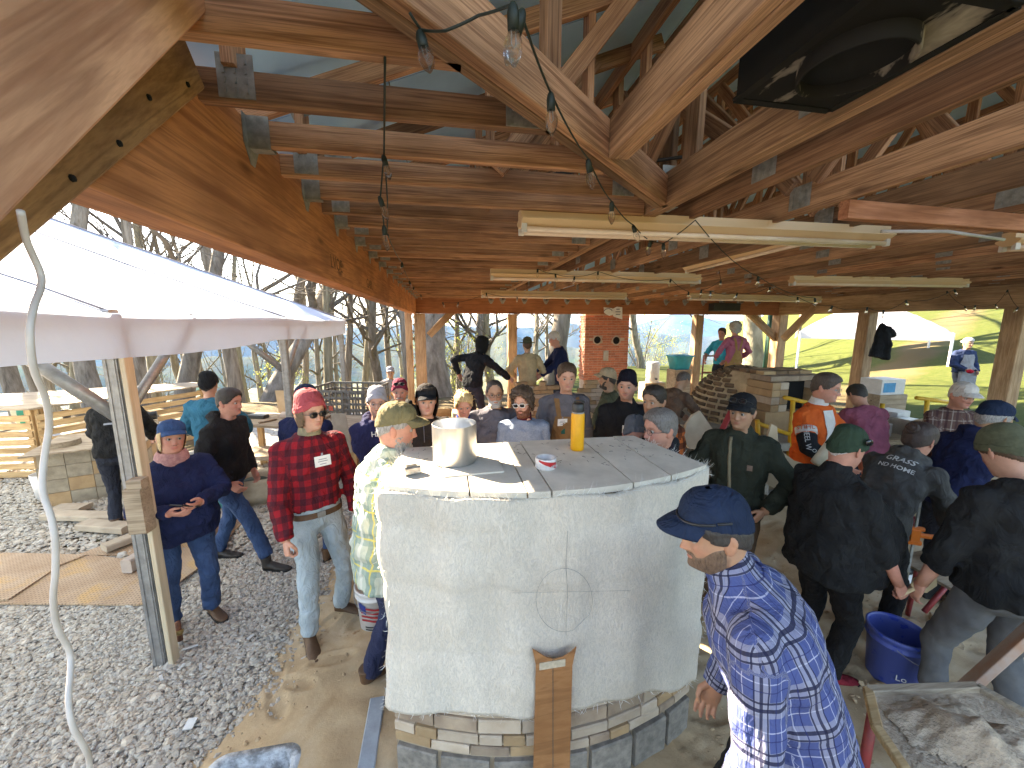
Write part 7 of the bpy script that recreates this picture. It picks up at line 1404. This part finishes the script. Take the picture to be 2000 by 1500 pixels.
def stick(I, name, loc, size, mat_, back=False, lines=True, hang=None):
    p, n = surf(I, loc.x, loc.z, back); n = Vector((n.x, n.y, n.z*.4)).normalized(); r_ = V3(0, 0, 1).cross(n).normalized(); u = n.cross(r_); ML = Matrix.Translation(p+n*.008) @ Matrix((r_, u, n)).transposed().to_4x4()
    b_ = MB().box((0, 0, 0), (size[0], size[1], .003)); o = mk(name, b_.mesh(name), mat_, I['root'], I['M'] @ ML)
    if lines:
        l_ = MB()
        for k, wd in ((.012, .5), (-.002, .62), (-.02, .4)): l_.box((0, k, .0022), (size[0]*wd, .005, .0008))
        l_.box((0, size[1]*.5+.008, 0), (.012, .02, .003)); mk('printed_line', l_.mesh('printed_line'), grey_print, o, I['M'] @ ML)
    return o
def patch(I, name, xf, z0, z1, mat_, back=False, off=.007, nx=9, nz=10, parent=None):
    """a piece of cloth lying on the garment: xf(u) gives its left and right edge at height u"""
    V = []
    for j in range(nz):
        u = j/(nz-1); z = z0+(z1-z0)*u; a, b_ = xf(u)
        for i in range(nx): p, n = surf(I, a+(b_-a)*i/(nx-1), z, back); n = Vector(n).normalized(); V.append(p+n*off)
    V2 = [V[k]-(V[k]-V[k]) for k in range(0)]; F = [(j*nx+i, j*nx+i+1, (j+1)*nx+i+1, (j+1)*nx+i) for j in range(nz-1) for i in range(nx-1)]
    return mk(name, npmesh(name, V, F, True), mat_, parent or I['root'], I['M'])
def print_on(I, s, size, x, z, mat_, back=False, tilt=0.0, name='lettering'):
    cu = bpy.data.curves.new(name, 'FONT'); cu.body = s; cu.size = size; cu.align_x = 'CENTER'; cu.align_y = 'CENTER'; cu.resolution_u = 2; cu.offset = size*.018
    o = bpy.data.objects.new(name, cu); COL.objects.link(o); dg = bpy.context.evaluated_depsgraph_get(); me = bpy.data.meshes.new_from_object(o.evaluated_get(dg)); bpy.data.objects.remove(o); bpy.data.curves.remove(cu)
    bm = bmesh.new(); bm.from_mesh(me); bmesh.ops.subdivide_edges(bm, edges=[e for e in bm.edges if e.calc_length() > .02], cuts=1)
    for v_ in bm.verts:
        q = Matrix.Rotation(tilt, 2) @ v_.co.xy; p, n = surf(I, (x-q.x) if back is False and False else (x+(q.x if back else -q.x)), z+q.y, back); v_.co = p+Vector(n)*.004
    bm.to_mesh(me); bm.free(); return mk(name, me, mat_, I['root'], I['M'])
# ------------------------------------------------------------------ the people
def Fc(dx, dy): return math.atan2(-dx, dy)
cm = cloth_m
jean_b = cm('blue_jeans', (.045, .085, .18), (.03, .055, .12)); jean_l = cm('pale_worn_jeans', (.40, .47, .52), (.29, .34, .36), 5); jean_d = cm('dark_jeans', (.03, .035, .05)); navy_c = cm('navy_cotton', (.014, .02, .062)); navy2 = cm('deep_navy_fleece', (.022, .024, .075)); blk = cm('black_fleece', (.014, .014, .015), (.02, .02, .02)); blk2 = cm('black_jacket_cloth', (.016, .017, .02)); grey_c = cm('grey_marl', (.15, .145, .165)); grey_d = cm('charcoal_hoodie', (.085, .082, .078), (.06, .058, .056)); slate_c = cm('slate_sweater', (.13, .125, .15))
olive_c = cm('olive_canvas', (.036, .042, .03), (.026, .03, .022)); olive2 = cm('olive_drab', (.09, .09, .055)); tan_c = cm('tan_canvas', (.36, .215, .085), (.28, .16, .06)); tan_s = cm('tan_shirt_cloth', (.46, .36, .215)); teal_c = cm('teal_fleece', (.03, .15, .24)); blueh = plain('heather_blue_knit', (.26, .32, .42), (.17, .22, .31), 90, .9, .3); brown_c = cm('brown_cloth', (.09, .055, .038)); pink_c = cm('pink_shirt_cloth', (.42, .13, .2)); khaki_c = cm('khaki_knit', (.27, .23, .15)); scarf_c = plain('pink_scarf', (.48, .26, .24), (.32, .15, .15), 40, .9, .5); workp = plain('dusty_grey_work_trousers', (.12, .12, .12), (.075, .075, .08), 7, .9, .3); green_p = cm('green_trousers', (.12, .14, .09)); orange_c = cm('orange_jersey', (.62, .11, .02), (.55, .09, .02)); white_k = cm('white_knit', (.66, .63, .60)); turq_c = cm('turquoise_tee', (.03, .42, .62)); apron_c = cm('grey_apron', (.32, .31, .32)); maroon_c = cm('maroon_knit', (.20, .022, .05)); cream_c = cm('white_cap_cloth', (.62, .58, .54)); greenk = cm('green_beanie_knit', (.035, .06, .038)); olivek = plain('olive_beanie_knit', (.09, .095, .055), (.06, .065, .035), 40, .95, .5); red_k = cm('red_beanie_knit', (.40, .075, .085)); grey_k = cm('grey_beanie_knit', (.36, .36, .40)); blue_cap = cm('blue_cap_cloth', (.035, .08, .19)); navy_cap = cm('navy_cap_cloth', (.018, .030, .062), (.012, .021, .045)); olive_cap = cm('faded_olive_cap', (.20, .165, .085), (.15, .125, .065)); tan_cap = cm('tan_cap_cloth', (.40, .31, .2))
red_pl = attr_plaid('red_black_check', (.30, .012, .02), [(0, .085, 0, .5, (.012, .010, .018), .62), (1, .085, 0, .5, (.012, .010, .018), .62)])
green_pl = attr_plaid('faded_green_check', (.46, .50, .42), [(0, .16, 0, .42, (.18, .28, .25), .7), (1, .16, .1, .42, (.18, .28, .25), .6), (0, .16, .18, .06, (.62, .52, .12), .9), (1, .16, .28, .06, (.62, .52, .12), .9), (0, .16, .6, .14, (.66, .66, .6), .7)])
blue_pl = attr_plaid('blue_white_black_check', (.07, .092, .235), [(0, .115, .0, .36, (.36, .35, .41), .62), (1, .128, .05, .34, (.36, .35, .41), .55), (0, .115, .62, .025, (.50, .50, .62), .7), (1, .128, .66, .025, (.50, .50, .62), .7), (0, .115, .02, .04, (.012, .012, .035), .88), (0, .115, .17, .075, (.012, .012, .035), .88), (0, .115, .345, .035, (.012, .012, .035), .85), (1, .128, .06, .045, (.012, .012, .035), .88), (1, .128, .20, .08, (.012, .012, .035), .9), (0, .115, .80, .025, (.015, .02, .1), .8), (1, .128, .83, .025, (.015, .02, .1), .7)])
orange_pl = attr_plaid('orange_black_check', (.50, .12, .03), [(0, .10, 0, .5, (.02, .012, .012), .75), (1, .10, 0, .5, (.02, .012, .012), .75)])
brown_pl = attr_plaid('brown_check', (.11, .06, .05), [(0, .09, 0, .12, (.35, .30, .26), .6), (1, .09, 0, .12, (.35, .30, .26), .6), (0, .09, .4, .25, (.05, .02, .025), .7)])
white_p = plain('white_print', (.66, .66, .64), None, 40, .7, 0)
BR = (.085, .045, .022); DK = (.028, .02, .015); GR = (.30, .28, .26); WH = (.55, .53, .50); BL = (.52, .36, .17)
P = {}
def cross(z=1.13): return dict(handR=(-.13, .20, z), handL=(.13, .23, z-.03), elR=(.6, .2, -.6), elL=(-.6, .2, -.6))
P['woman'] = person('woman in navy pullover, blue cap and pink scarf holding a phone', (335, 822), Fc(.60, -.80), 1.63, 'pink', navy_c, jean_b, wid=1.28, belly=.14, hy=.12, hp=-.08, hr=-.12, handR=(.085, .40, 1.17), handL=(-.095, .41, 1.20), elR=(.8, -.2, -.5), elL=(-.8, -.2, -.5), palmR=(-.6, -.3, .75), palmL=(.6, -.4, .7), vox=.013, hat='cap', hat_m=blue_cap, hair='long', hair_c=BL, turtleneck=scarf_c, gaiter=1.5, hem=-.12, shoes=boot_brown, feet=((.14, -.02, 0, .35), (-.12, .0, 0, -.25)), fat=.6, nose=.85, jacket=.2)
hm_ = P['woman']; mid = (hm_['handR']+hm_['handL'])/2; fwd = Matrix.Rotation(Fc(.60, -.80), 3, 'Z')
objl('phone', MB().box(mid+V3(0, 0, .035), (.085, .155, .010), Matrix.Rotation(Fc(.60, -.80)-.9, 3, 'Z') @ Matrix.Rotation(.5, 3, 'X'), .004), black_plastic, origin=mid, label='black phone held in both hands by the woman in navy', cat='phone')
P['darkjkt'] = person('man in black hooded jacket and jeans striding behind the woman in navy', (447, 757), Fc(1, -.18), 1.76, 'pink', blk, jean_b, hair='short', hair_c=DK, hood='down', jacket=1.0, lean=.14, handR=(.2, .16, .92), handL=(-.2, .1, .9), feet=((.1, .40, 0, .05), (-.1, -.26, .0, -.05)), shoes=boot_dark, vox=.015, wid=1.08)
P['teal'] = person('man in teal fleece and black beanie seen from behind', (405, 727), Fc(-.1, 1), 1.78, 'fair', teal_c, jean_d, hat='beanie', hat_m=blk2, hair='short', hair_c=DK, jacket=.7, detail=0, vox=.019, handR=(.25, .3, 1.0), handL=(-.25, .3, 1.0))
P['print'] = person('person in black jacket with white back print, behind the near tent post', (236, 752), Fc(-.35, 1), 1.74, 'fair', blk, jean_d, hair='short', hair_c=DK, jacket=.8, lean=.45, hp=.6, detail=0, vox=.018, handR=(.2, .45, .95), handL=(-.2, .45, .95))
for i, (x0, x1, z) in enumerate(((-.02, .06, .06), (.0, .09, .0), (.0, .08, -.04), (-.05, .12, -.10))): patch(P['print'], 'print_line', lambda u, x0=x0, x1=x1: (x0, x1), z, z+.022, grey_print, True, .006, 5, 2)
P['red'] = person('man in red checked jacket, red beanie and sunglasses with a name tag', (603, 765), Fc(.55, -.85), 1.86, 'fair', red_pl, jean_l, hat='beanie', hat_m=red_k, hair='long', hair_c=(.13, .075, .038), glasses='dark', hy=.28, hp=.05, turtleneck=khaki_c, badge=(-.035, .0), jacket=.35, vox=.012, handR=(.23, .17, .86), handL=(-.25, .06, .86), elR=(.5, -.6, 0), grip='grip', feet=((.13, .10, 0, .1), (-.14, -.05, 0, -.75)), stubble=.15, hem=.035, belt=boot_brown, folds=.8)
bt = P['red']; bp_ = bt['P']; b_ = MB(); b_.rings([ring_pts(bp_['P0']+V3(0, 0, z), Matrix.Identity(3), .172, .132, 24) for z in (-.075, -.04)], cap=False); 
P['behind'] = person('person in navy jacket and cap mostly hidden behind the red checked shirt man', (596, 752), Fc(.3, 1), 1.76, 'fair', navy_c, jean_b, hat='cap', hat_m=navy_cap, hair='short', hair_c=DK, jacket=.8, detail=0, vox=.019, wid=1.15)
P['grey'] = person('young man in navy lettered hoodie and pale grey beanie with glasses', (735, 757), Fc(.25, -1), 1.77, 'fair', navy2, jean_d, hat='beanie', hat_m=grey_k, hair='short', hair_c=DK, glasses='wire', stubble=.9, jacket=.5, hood='down', vox=.015, hy=-.1, **cross(1.1))
print_on(P['grey'], 'HAI', .062, .02, .06, white_p)
P['maroon'] = person('older man in maroon cap with goggles pushed up and grey moustache', (780, 742), Fc(.05, -1), 1.72, 'pink', blk, jean_d, hat='beanie', hat_m=maroon_c, hair='short', hair_c=GR, glasses='up', beard_c=GR, stubble=.5, jacket=.8, hood='down', vox=.017)
P['cap'] = person('grey bearded man in faded green checked shirt and olive cap beside the oven', (780, 788), Fc(.94, .34), 1.88, 'pink', green_pl, cm('navy_work_trousers', (.03, .035, .075)), hat='cap', hat_m=olive_cap, hair='buzz', hair_c=GR, beard='short', beard_c=GR, hy=-.30, hp=.08, lean=.14, vox=.011, handR=(.2, .3, 1.0), handL=(-.22, .12, .9), hem=-.17, collar=True, wid=1.08, feet=((.1, .02, 0, .1), (-.1, -.1, 0, -.1)), folds=1.25, jacket=.3)
P['hood'] = person('man in black hoodie with the hood up over a black cap', (832, 752), Fc(.12, -1), 1.80, 'fair', cm('brown_black_hoodie', (.030, .024, .022)), jean_d, hat='cap', hat_m=blk2, hood='up', hair='none', hair_c=BR, stubble=.25, hp=.05, jacket=.7, vox=.015)
cd = MB()
for sx_ in (-.03, .035): cd.tube([surf(P['hood'], sx_, .13-.03*k)[0]+V3(0, .006, 0) for k in range(6)], .0035, 6)
mk('drawstring', cd.mesh('drawstring', True), grey_c, P['hood']['root'], P['hood']['M'])
P['blond'] = person('blond person with tousled tied-up hair behind the metal pot', (905, 770), Fc(.05, -1), 1.68, 'pink', olive2, jean_b, hair='fluffy', hair_c=BL, hp=.16, jacket=.8, turtleneck=cm('blue_collar', (.03, .06, .25)), vox=.015, nose=.85, wid=.95)
P['bald'] = person('grey bearded man with glasses in a slate grey sweater', (965, 743), Fc(-.05, -1), 1.80, 'mid', slate_c, jean_d, hair='thin', hair_c=(.045, .035, .03), beard='full', beard_c=(.42, .40, .38), glasses='clear', hp=.10, hr=.05, jacket=.5, vox=.015, wid=1.2, belly=.1, brow_c=(.06, .04, .035))
P['curly'] = person('curly haired man with auburn beard and white sunglasses in heather blue sweater', (1018, 762), Fc(-.22, -1), 1.74, 'fair', blueh, jean_b, hair='curly', hair_c=(.085, .05, .03), beard='full', beard_c=(.15, .05, .022), glasses='white', hy=-.35, hr=.1, hp=.05, jacket=.4, vox=.014, turtleneck=cm('wine_collar', (.10, .012, .02)), wid=1.1)
P['tall'] = person('tall brown haired man in grey shirt and brown bib overalls with a badge', (1108, 708), Fc(-.08, -1), 1.95, 'fair', grey_c, tan_c, hair='short', hair_c=(.075, .042, .025), hp=.10, hy=-.08, vox=.015, wid=1.05, jacket=.3, stubble=.2)
t_ = P['tall']; bib_m = cm('brown_duck_canvas', (.27, .155, .07), (.2, .11, .05)); patch(t_, 'bib', lambda u: (-.17+.055*u, .17-.055*u), -.42, -.02, bib_m, off=.008)
for sg_ in (-1, 1): patch(t_, 'strap', lambda u, sg_=sg_: (sg_*(.082+.015*u)-.020, sg_*(.082+.015*u)+.020), -.03, .135, bib_m, off=.010, nx=3)
stick(t_, 'name_badge', V3(.055, 0, -.07), (.09, .065), badge_m); stick(t_, 'green_tag', V3(.045, 0, -.155), (.035, .05), cm('green_tag', (.02, .12, .1)), lines=False)
P['tanback'] = person('man in tan cap and olive vest turned away by the brick chimney', (1187, 719), Fc(-.75, .65), 1.78, 'tan', olive2, tan_c, hat='cap', hat_m=tan_cap, hair='short', hair_c=DK, beard='short', beard_c=DK, hy=.2, jacket=.6, vox=.017, detail=0, handL=(-.2, .3, 1.05))
P['blkb'] = person('man in black jacket and black beanie with a white name card', (1226, 725), Fc(-.45, -1), 1.88, 'fair', blk2, jean_d, hat='beanie', hat_m=cm('black_navy_knit', (.010, .010, .018)), hair='short', hair_c=BR, stubble=.75, hy=-.22, jacket=.6, vox=.015, collar=True, badge=(-.02, -.05))
P['short'] = person('dark haired man in orange checked jacket behind the grey haired man', (1279, 752), Fc(-.8, -.75), 1.82, 'tan', orange_pl, jean_d, hair='short', hair_c=DK, stubble=.5, hy=-.25, jacket=.6, vox=.016)
P['phone'] = person('person in ribboned grey beanie and sunglasses raising a hand, half hidden', (1243, 816), Fc(-.35, -1), 1.68, 'pink', blk2, jean_d, hat='beanie', hat_m=cm('blue_grey_knit', (.10, .11, .13)), hair='none', glasses='dark', handL=(-.06, .22, 1.42), handR=(.1, .2, 1.38), vox=.017, jacket=.4)
P['gray'] = person('grey haired man with black glasses in profile at the right end of the oven', (1290, 797), Fc(-1, -.12), 1.80, 'pink', cm('dark_purple_fleece', (.028, .022, .032)), jean_d, hair='short', hair_c=(.16, .14, .13), glasses='clear', stubble=.35, hy=.0, hp=.02, jacket=.6, vox=.014, collar=True, brow_c=(.12, .09, .07))
P['hoodback'] = person('man in black hood leaning over the brick stack at the back', (943, 657), Fc(.75, .7), 1.82, 'fair', blk2, jean_d, hood='up', hair='none', lean=.42, w=6.7, handR=(.42, .42, 1.02), handL=(-.34, -.02, 1.08), elL=(-.8, -.6, .3), detail=0, vox=.017, jacket=.3)
P['hat'] = person('man in olive brimmed hat and tan shirt seen from behind', (1030, 660), Fc(.1, 1), 1.72, 'mid', tan_s, cm('brown_trousers', (.16, .1, .05)), hat='brim', hat_m=olive2, hair='short', hair_c=BR, w=7.05, detail=0, vox=.017, jacket=.6, handR=(.26, .25, 1.0), handL=(-.26, .25, 1.05), hem=-.16)
P['white'] = person('man in white cap and navy hoodie bending over the brick stack', (1080, 648), Fc(-1, .12), 1.84, 'pink', navy_c, jean_d, hat='cap', hat_m=cream_c, hair='short', hair_c=WH, w=7.3, lean=.22, hp=.1, handR=(.2, .42, .98), handL=(-.2, .40, .98), vox=.017, jacket=.4, hem=-.14)
P['vest'] = person('bald man in brown vest bending over the hearth slab of the dome oven', (1341, 727), Fc(1, .25), 1.74, 'tan', cm('brown_vest_cloth', (.15, .10, .07), (.09, .055, .04)), green_p, hair='buzz', hair_c=(.1, .08, .07), lean=.42, hp=.3, handR=(.2, .5, .98), handL=(-.2, .5, .98), vox=.017, jacket=.5, detail=0)
P['pink'] = person('grey haired man in pink shirt and tan overalls seen from behind', (1437, 630), Fc(.15, 1), 1.78, 'pink', pink_c, tan_c, hair='curly', hair_c=(.45, .43, .40), w=8.3, detail=0, vox=.018, handR=(.28, .2, .98), handL=(-.25, .25, 1.0))
for sg_ in (-1, 1): patch(P['pink'], 'strap', lambda u, sg_=sg_: (sg_*(.03+.05*u)-.022, sg_*(.03+.05*u)+.022), -.15, .12, tan_c, True, .010, 3)
patch(P['pink'], 'overall_back', lambda u: (-.15+.1*u, .15-.1*u), -.42, -.14, tan_c, True, .010)
P['turq'] = person('worker in turquoise shirt partly hidden beyond the pink shirt man', (1411, 640), Fc(-.75, -.5), 1.74, 'pink', turq_c, jean_d, hair='short', hair_c=BR, w=8.9, lean=.15, sleeve=.0, detail=0, vox=.02, handR=(.25, .35, 1.0), handL=(-.2, .35, 1.0))
P['bend'] = person('person in navy jacket bent double behind the dome oven', (1420, 760), Fc(1, .1), 1.78, 'fair', navy2, jean_d, hair='short', hair_c=BR, w=7.2, lean=1.15, hp=.3, detail=0, vox=.02, handR=(.2, .6, .8), handL=(-.2, .6, .8), jacket=.5)
P['olive'] = person('young man in olive work jacket and black cap with goggles', (1452, 770), Fc(-.82, -.6), 1.80, 'tan', olive_c, cm('brown_work_trousers', (.11, .07, .045)), hat='cap', hat_m=blk2, hair='short', hair_c=(.012, .010, .009), glasses='up', hy=-.12, hp=.02, jacket=.8, vox=.013, collar=True, handR=(.20, .20, .98), handL=(-.22, .14, .96), elR=(.9, -.6, .1), elL=(-.9, -.6, .1), hem=-.14, wid=1.08, nose=.9)
stick(P['olive'], 'pocket_patch', V3(-.10, 0, -.06), (.035, .04), cm('patch_brown', (.25, .17, .13)), lines=False)
mk('zip_band', MB().tube([surf(P['olive'], .045-.004*k, .14-.05*k)[0]+V3(0, .004, 0) for k in range(9)], .012, 6, flat=.3).mesh('zip_band', True), khaki_c, P['olive']['root'], P['olive']['M'])
P['stihl'] = person('man in orange and black lettered jersey with glasses', (1622, 728), Fc(.25, -1), 1.88, 'pink', orange_c, jean_l, hair='short', hair_c=(.07, .05, .04), glasses='wire', hy=.22, hp=.12, vox=.014, jacket=.5, handR=(.14, .30, 1.02), handL=(-.16, .3, 1.0), elR=(.9, -.3, -.2), elL=(-.8, -.3, -.2), stubble=.2, turtleneck=white_k)
st = P['stihl']; patch(st, 'white_front', lambda u: (-.02-.06*u, .05+.03*u), -.22, .13, white_k, off=.007, nx=6)
Mi = st['M'].inverted(); 
for sd in 'RL':
    a0, e0, h0 = [Mi @ q for q in st['arm'+sd]]; tb_ = MB().tube([a0.lerp(e0, .60), e0, e0.lerp(h0, .5), h0.lerp(e0, .02)], [.078, .076, .066, .055], 16); mk('sleeve', remesh(tb_, .013, 3, 'sleeve', ((FOLD1, .012),)), blk2, st['root'], st['M'])
    if sd == 'R':
        AR = (a0, e0, h0)
        bd = MB().tube([a0.lerp(e0, .40), a0.lerp(e0, .58)], [.080, .080], 18); mk('sleeve_band', bd.mesh('sleeve_band', True), white_k, st['root'], st['M'])
def arm_text(s_, size, a, b_, frac, rad, mat_, perp=False):
    p = a.lerp(b_, frac); cl_ = Mi @ CAM; d = (b_-a).normalized(); n = (cl_-p); n = (n-d*n.dot(d)).normalized(); r_ = d if not perp else d.cross(n)*-1; u = n.cross(r_); text('lettering', s_, size, st['M'] @ Matrix.Translation(p+n*rad) @ Matrix((r_, u, n)).transposed().to_4x4(), mat_, st['root'])
arm_text('STIHL', .052, AR[0], AR[1], .49, .086, cm('orange_print', (.55, .08, .01)), True)
arm_text('HEEL W', .055, AR[0], AR[1], .86, .088, white_p); arm_text('OOD. ALL ME', .042, AR[1], AR[2], .5, .080, white_p)
P['pinkj'] = person('person in pink jacket bending away behind the orange jersey man', (1668, 752), Fc(.35, 1), 1.76, 'fair', cm('dusty_pink_jacket', (.30, .09, .14)), jean_d, hair='short', hair_c=DK, lean=.5, hp=.4, detail=0, vox=.018, w=4.7, jacket=.5, handR=(.2, .5, .9), handL=(-.2, .5, .9))
P['greenb'] = person('heavy man in black fleece and green beanie holding a wooden trowel', (1668, 836), Fc(1, -.02), 1.70, 'pink', blk, cm('black_trousers', (.012, .012, .013)), hat='beanie', hat_m=greenk, hair='buzz', hair_c=WH, beard_c=WH, stubble=.2, wid=1.26, belly=.26, lean=-.03, hp=.24, fat=.9, vox=.013, sleeve=.48, handR=(.30, .20, .84), elR=(.3, -.8, .1), handL=(-.2, .3, .95), grip='grip', collar=True, jacket=.5, shoes=cm('red_shoe', (.22, .02, .03)), hem=-.17)
tr_ = P['greenb']; hR = tr_['handR']; objl('wooden_trowel', MB().tube([hR+V3(-.03, -.0, .0), hR+V3(.05, -.01, .04)], .011, 8).prism([(.0, -.02), (.05, -.042), (.13, -.035), (.17, 0), (.13, .035), (.05, .042), (0, .02)], -.004, .004, Matrix.Translation(hR+V3(.05, -.01, .04)) @ Matrix.Rotation(-.35, 4, 'Y') @ Matrix.Rotation(.9, 4, 'X')), plain('pale_varnished_wood', (.66, .48, .26), None, 14, .5, .1), origin=hR, label='pale wooden trowel in the hand of the heavy man in black', cat='trowel')
gb_ = MB(); gm = tr_['head']
for k in (-1, 1): gb_.tube([V3(-.105, .02+.03*k, .075), V3(-.108, -.02, .04+.0*k), V3(-.085, -.07, .0)], .004, 6)
gb_.ell((.0, 0, 0), (.001, .001, .001)); mk('goggle_strap', gb_.mesh('goggle_strap', True), black_plastic, tr_['root'], gm)
lg = MB().ell((.104, .01, .075), (.010, .028, .022)); mk('goggle_lens', lg.mesh('goggle_lens', True), lens_m, tr_['root'], gm)
P['bun'] = person('woman with dark hair in a bun bending in a charcoal lettered hoodie', (1806, 828), Fc(1, .12), 1.72, 'pink', grey_d, cm('black_leggings', (.013, .013, .014)), hair='bun', hair_c=(.045, .024, .018), lean=.62, hp=-.02, hood='down', handR=(.22, .48, .78), handL=(-.2, .5, .85), vox=.013, jacket=.4, w=2.75, nose=.9, hem=-.08)
print_on(P['bun'], 'GRASS', .058, .02, .10, white_p, True); print_on(P['bun'], 'ND HOME', .044, .02, .035, white_p, True)
P['tancap'] = person('older man in white tan cap and brown checked jacket facing the viewer', (1890, 749), Fc(-.35, -1), 1.76, 'pink', brown_pl, jean_d, hat='cap', hat_m=cream_c, hair='short', hair_c=WH, stubble=.35, hp=.22, hy=.05, jacket=.6, vox=.015, handR=(.2, .35, 1.0), handL=(-.2, .35, 1.0), w=3.9)
P['navy'] = person('man in navy hoodie and navy cap bending to the right', (1955, 786), Fc(1, -.1), 1.78, 'tan', navy_c, jean_d, hat='cap', hat_m=navy_cap, hair='short', hair_c=GR, lean=.40, hp=.15, hood='down', handR=(.2, .5, .9), handL=(-.2, .5, .9), vox=.015, jacket=.5, w=3.0)
P['oliveb'] = person('man in black hoodie and olive beanie seen from behind in grey work trousers', (1945, 836), Fc(.35, 1), 1.80, 'fair', blk, workp, hat='beanie', hat_m=olivek, hair='short', hair_c=BR, lean=.06, hp=.5, hood='down', sleeve=.55, handL=(-.29, .10, .82), elL=(-.5, -.8, .1), handR=(.3, .35, .95), vox=.013, jacket=.7, feet=((.2, -.02, 0, .15), (-.16, .05, 0, -.2)), wid=1.05, hem=-.08)
P['apron'] = person('worker in white cap, navy jacket and grey apron standing on the lawn', (1893, 660), Fc(-.35, -1), 1.78, 'mid', cm('navy_shell_jacket', (.03, .045, .10)), cm('grey_trousers', (.14, .15, .17)), hat='cap_back', hat_m=cream_c, hair='none', handR=(.14, .26, 1.0), handL=(-.16, .2, .95), w=9.6, detail=0, vox=.018, jacket=.9)
patch(P['apron'], 'apron', lambda u: (-.17+.06*u, .17-.06*u), -.50, .05, apron_c, off=.012)
aM = P['apron']['M']; mk('apron_skirt', MB().prism([(-.2, -.02), (.2, -.02), (.16, .02), (-.16, .02)], .32, .93).mesh('apron_skirt'), apron_c, P['apron']['root'], aM @ Matrix.Translation(V3(0, .19, 0)))
mk('red_glove', MB().ell((0, 0, 0), (.05, .07, .05)).mesh('red_glove', True), cm('red_glove_cloth', (.5, .02, .04)), P['apron']['root'], Matrix.Translation(P['apron']['handR']))
P['wood'] = person('worker in grey top and yellow gloves at the edge of the wood', (762, 716), Fc(.1, -1), 1.74, 'mid', cm('pale_grey_top', (.36, .33, .31)), cm('purple_grey_trousers', (.06, .05, .09)), hat='cap', hat_m=grey_k, hair='short', hair_c=BR, w=8.6, detail=0, vox=.02, handR=(.12, .3, 1.12), handL=(-.12, .32, 1.2), jacket=.6)
for sd in 'RL': mk('glove', MB().ell((0, 0, 0), (.055, .08, .055)).mesh('glove', True), cm('yellow_glove_cloth', (.55, .3, .03)), P['wood']['root'], Matrix.Translation(P['wood']['hand'+sd]))
P['blue'] = person('man in blue checked flannel shirt and navy cap leaning in the right foreground', (1386, 960), Fc(-.80, .60), 1.90, 'warm', blue_pl, cm('black_work_trousers', (.014, .014, .016)), hat='cap', hat_m=navy_cap, hair='short', hair_c=(.045, .035, .03), stubble=.9, beard='stub', beard_c=(.17, .10, .062), hy=.40, hp=-.02, lean=.46, vox=.0095, collar=True, handL='hang', elL=(-.4, -.8, .1), handR='hang', hem=-.15, w=1.30, jacket=.15, folds=.55, brow_c=(.06, .04, .03), wid=1.2, grip='relaxed')
gs_ = MB(); 
gs_.tube([V3(-.085*cos(a)*1.03, .098*sin(a)*1.08, .078-.01*sin(a)) for a in np.linspace(.25, pi-.25, 15)], .0045, 6); gs_.tube([V3(-.088, .02, .078), V3(-.086, -.02, .074)], .004, 6); mk('sunglasses_rim', gs_.mesh('sunglasses_rim', True), black_plastic, P['blue']['root'], P['blue']['head'])
mk('knife_sheath', MB().box((.16, -.10, .88), (.05, .06, .22), Matrix.Rotation(.2, 3, 'X'), .01).mesh('knife_sheath'), cm('grey_sheath', (.12, .15, .18)), P['blue']['root'], P['blue']['M'])
cob, hp_ = COAT; objl('hanging_coat', MB(), blk2, origin=hp_) if False else mk('hanging_coat', remesh(cob, .03, 3, 'hanging_coat', ((FOLD1, .05),)), blk2, None, Matrix(), label='black coat hanging on the second right hand post', cat='coat')
# cream tumbler
q = at(1592, 905, w=2.75); objl('tumbler', MB().lathe([(0, 0), (.032, 0), (.043, .19), (.041, .2), (0, .2)], q, 20, Matrix.Rotation(.75, 3, 'Y')), plain('cream_tumbler', (.62, .56, .42), None, 9, .35, 0), origin=q, label='cream steel tumbler held at the hip behind the heavy man in black', cat='tumbler', smooth=True)
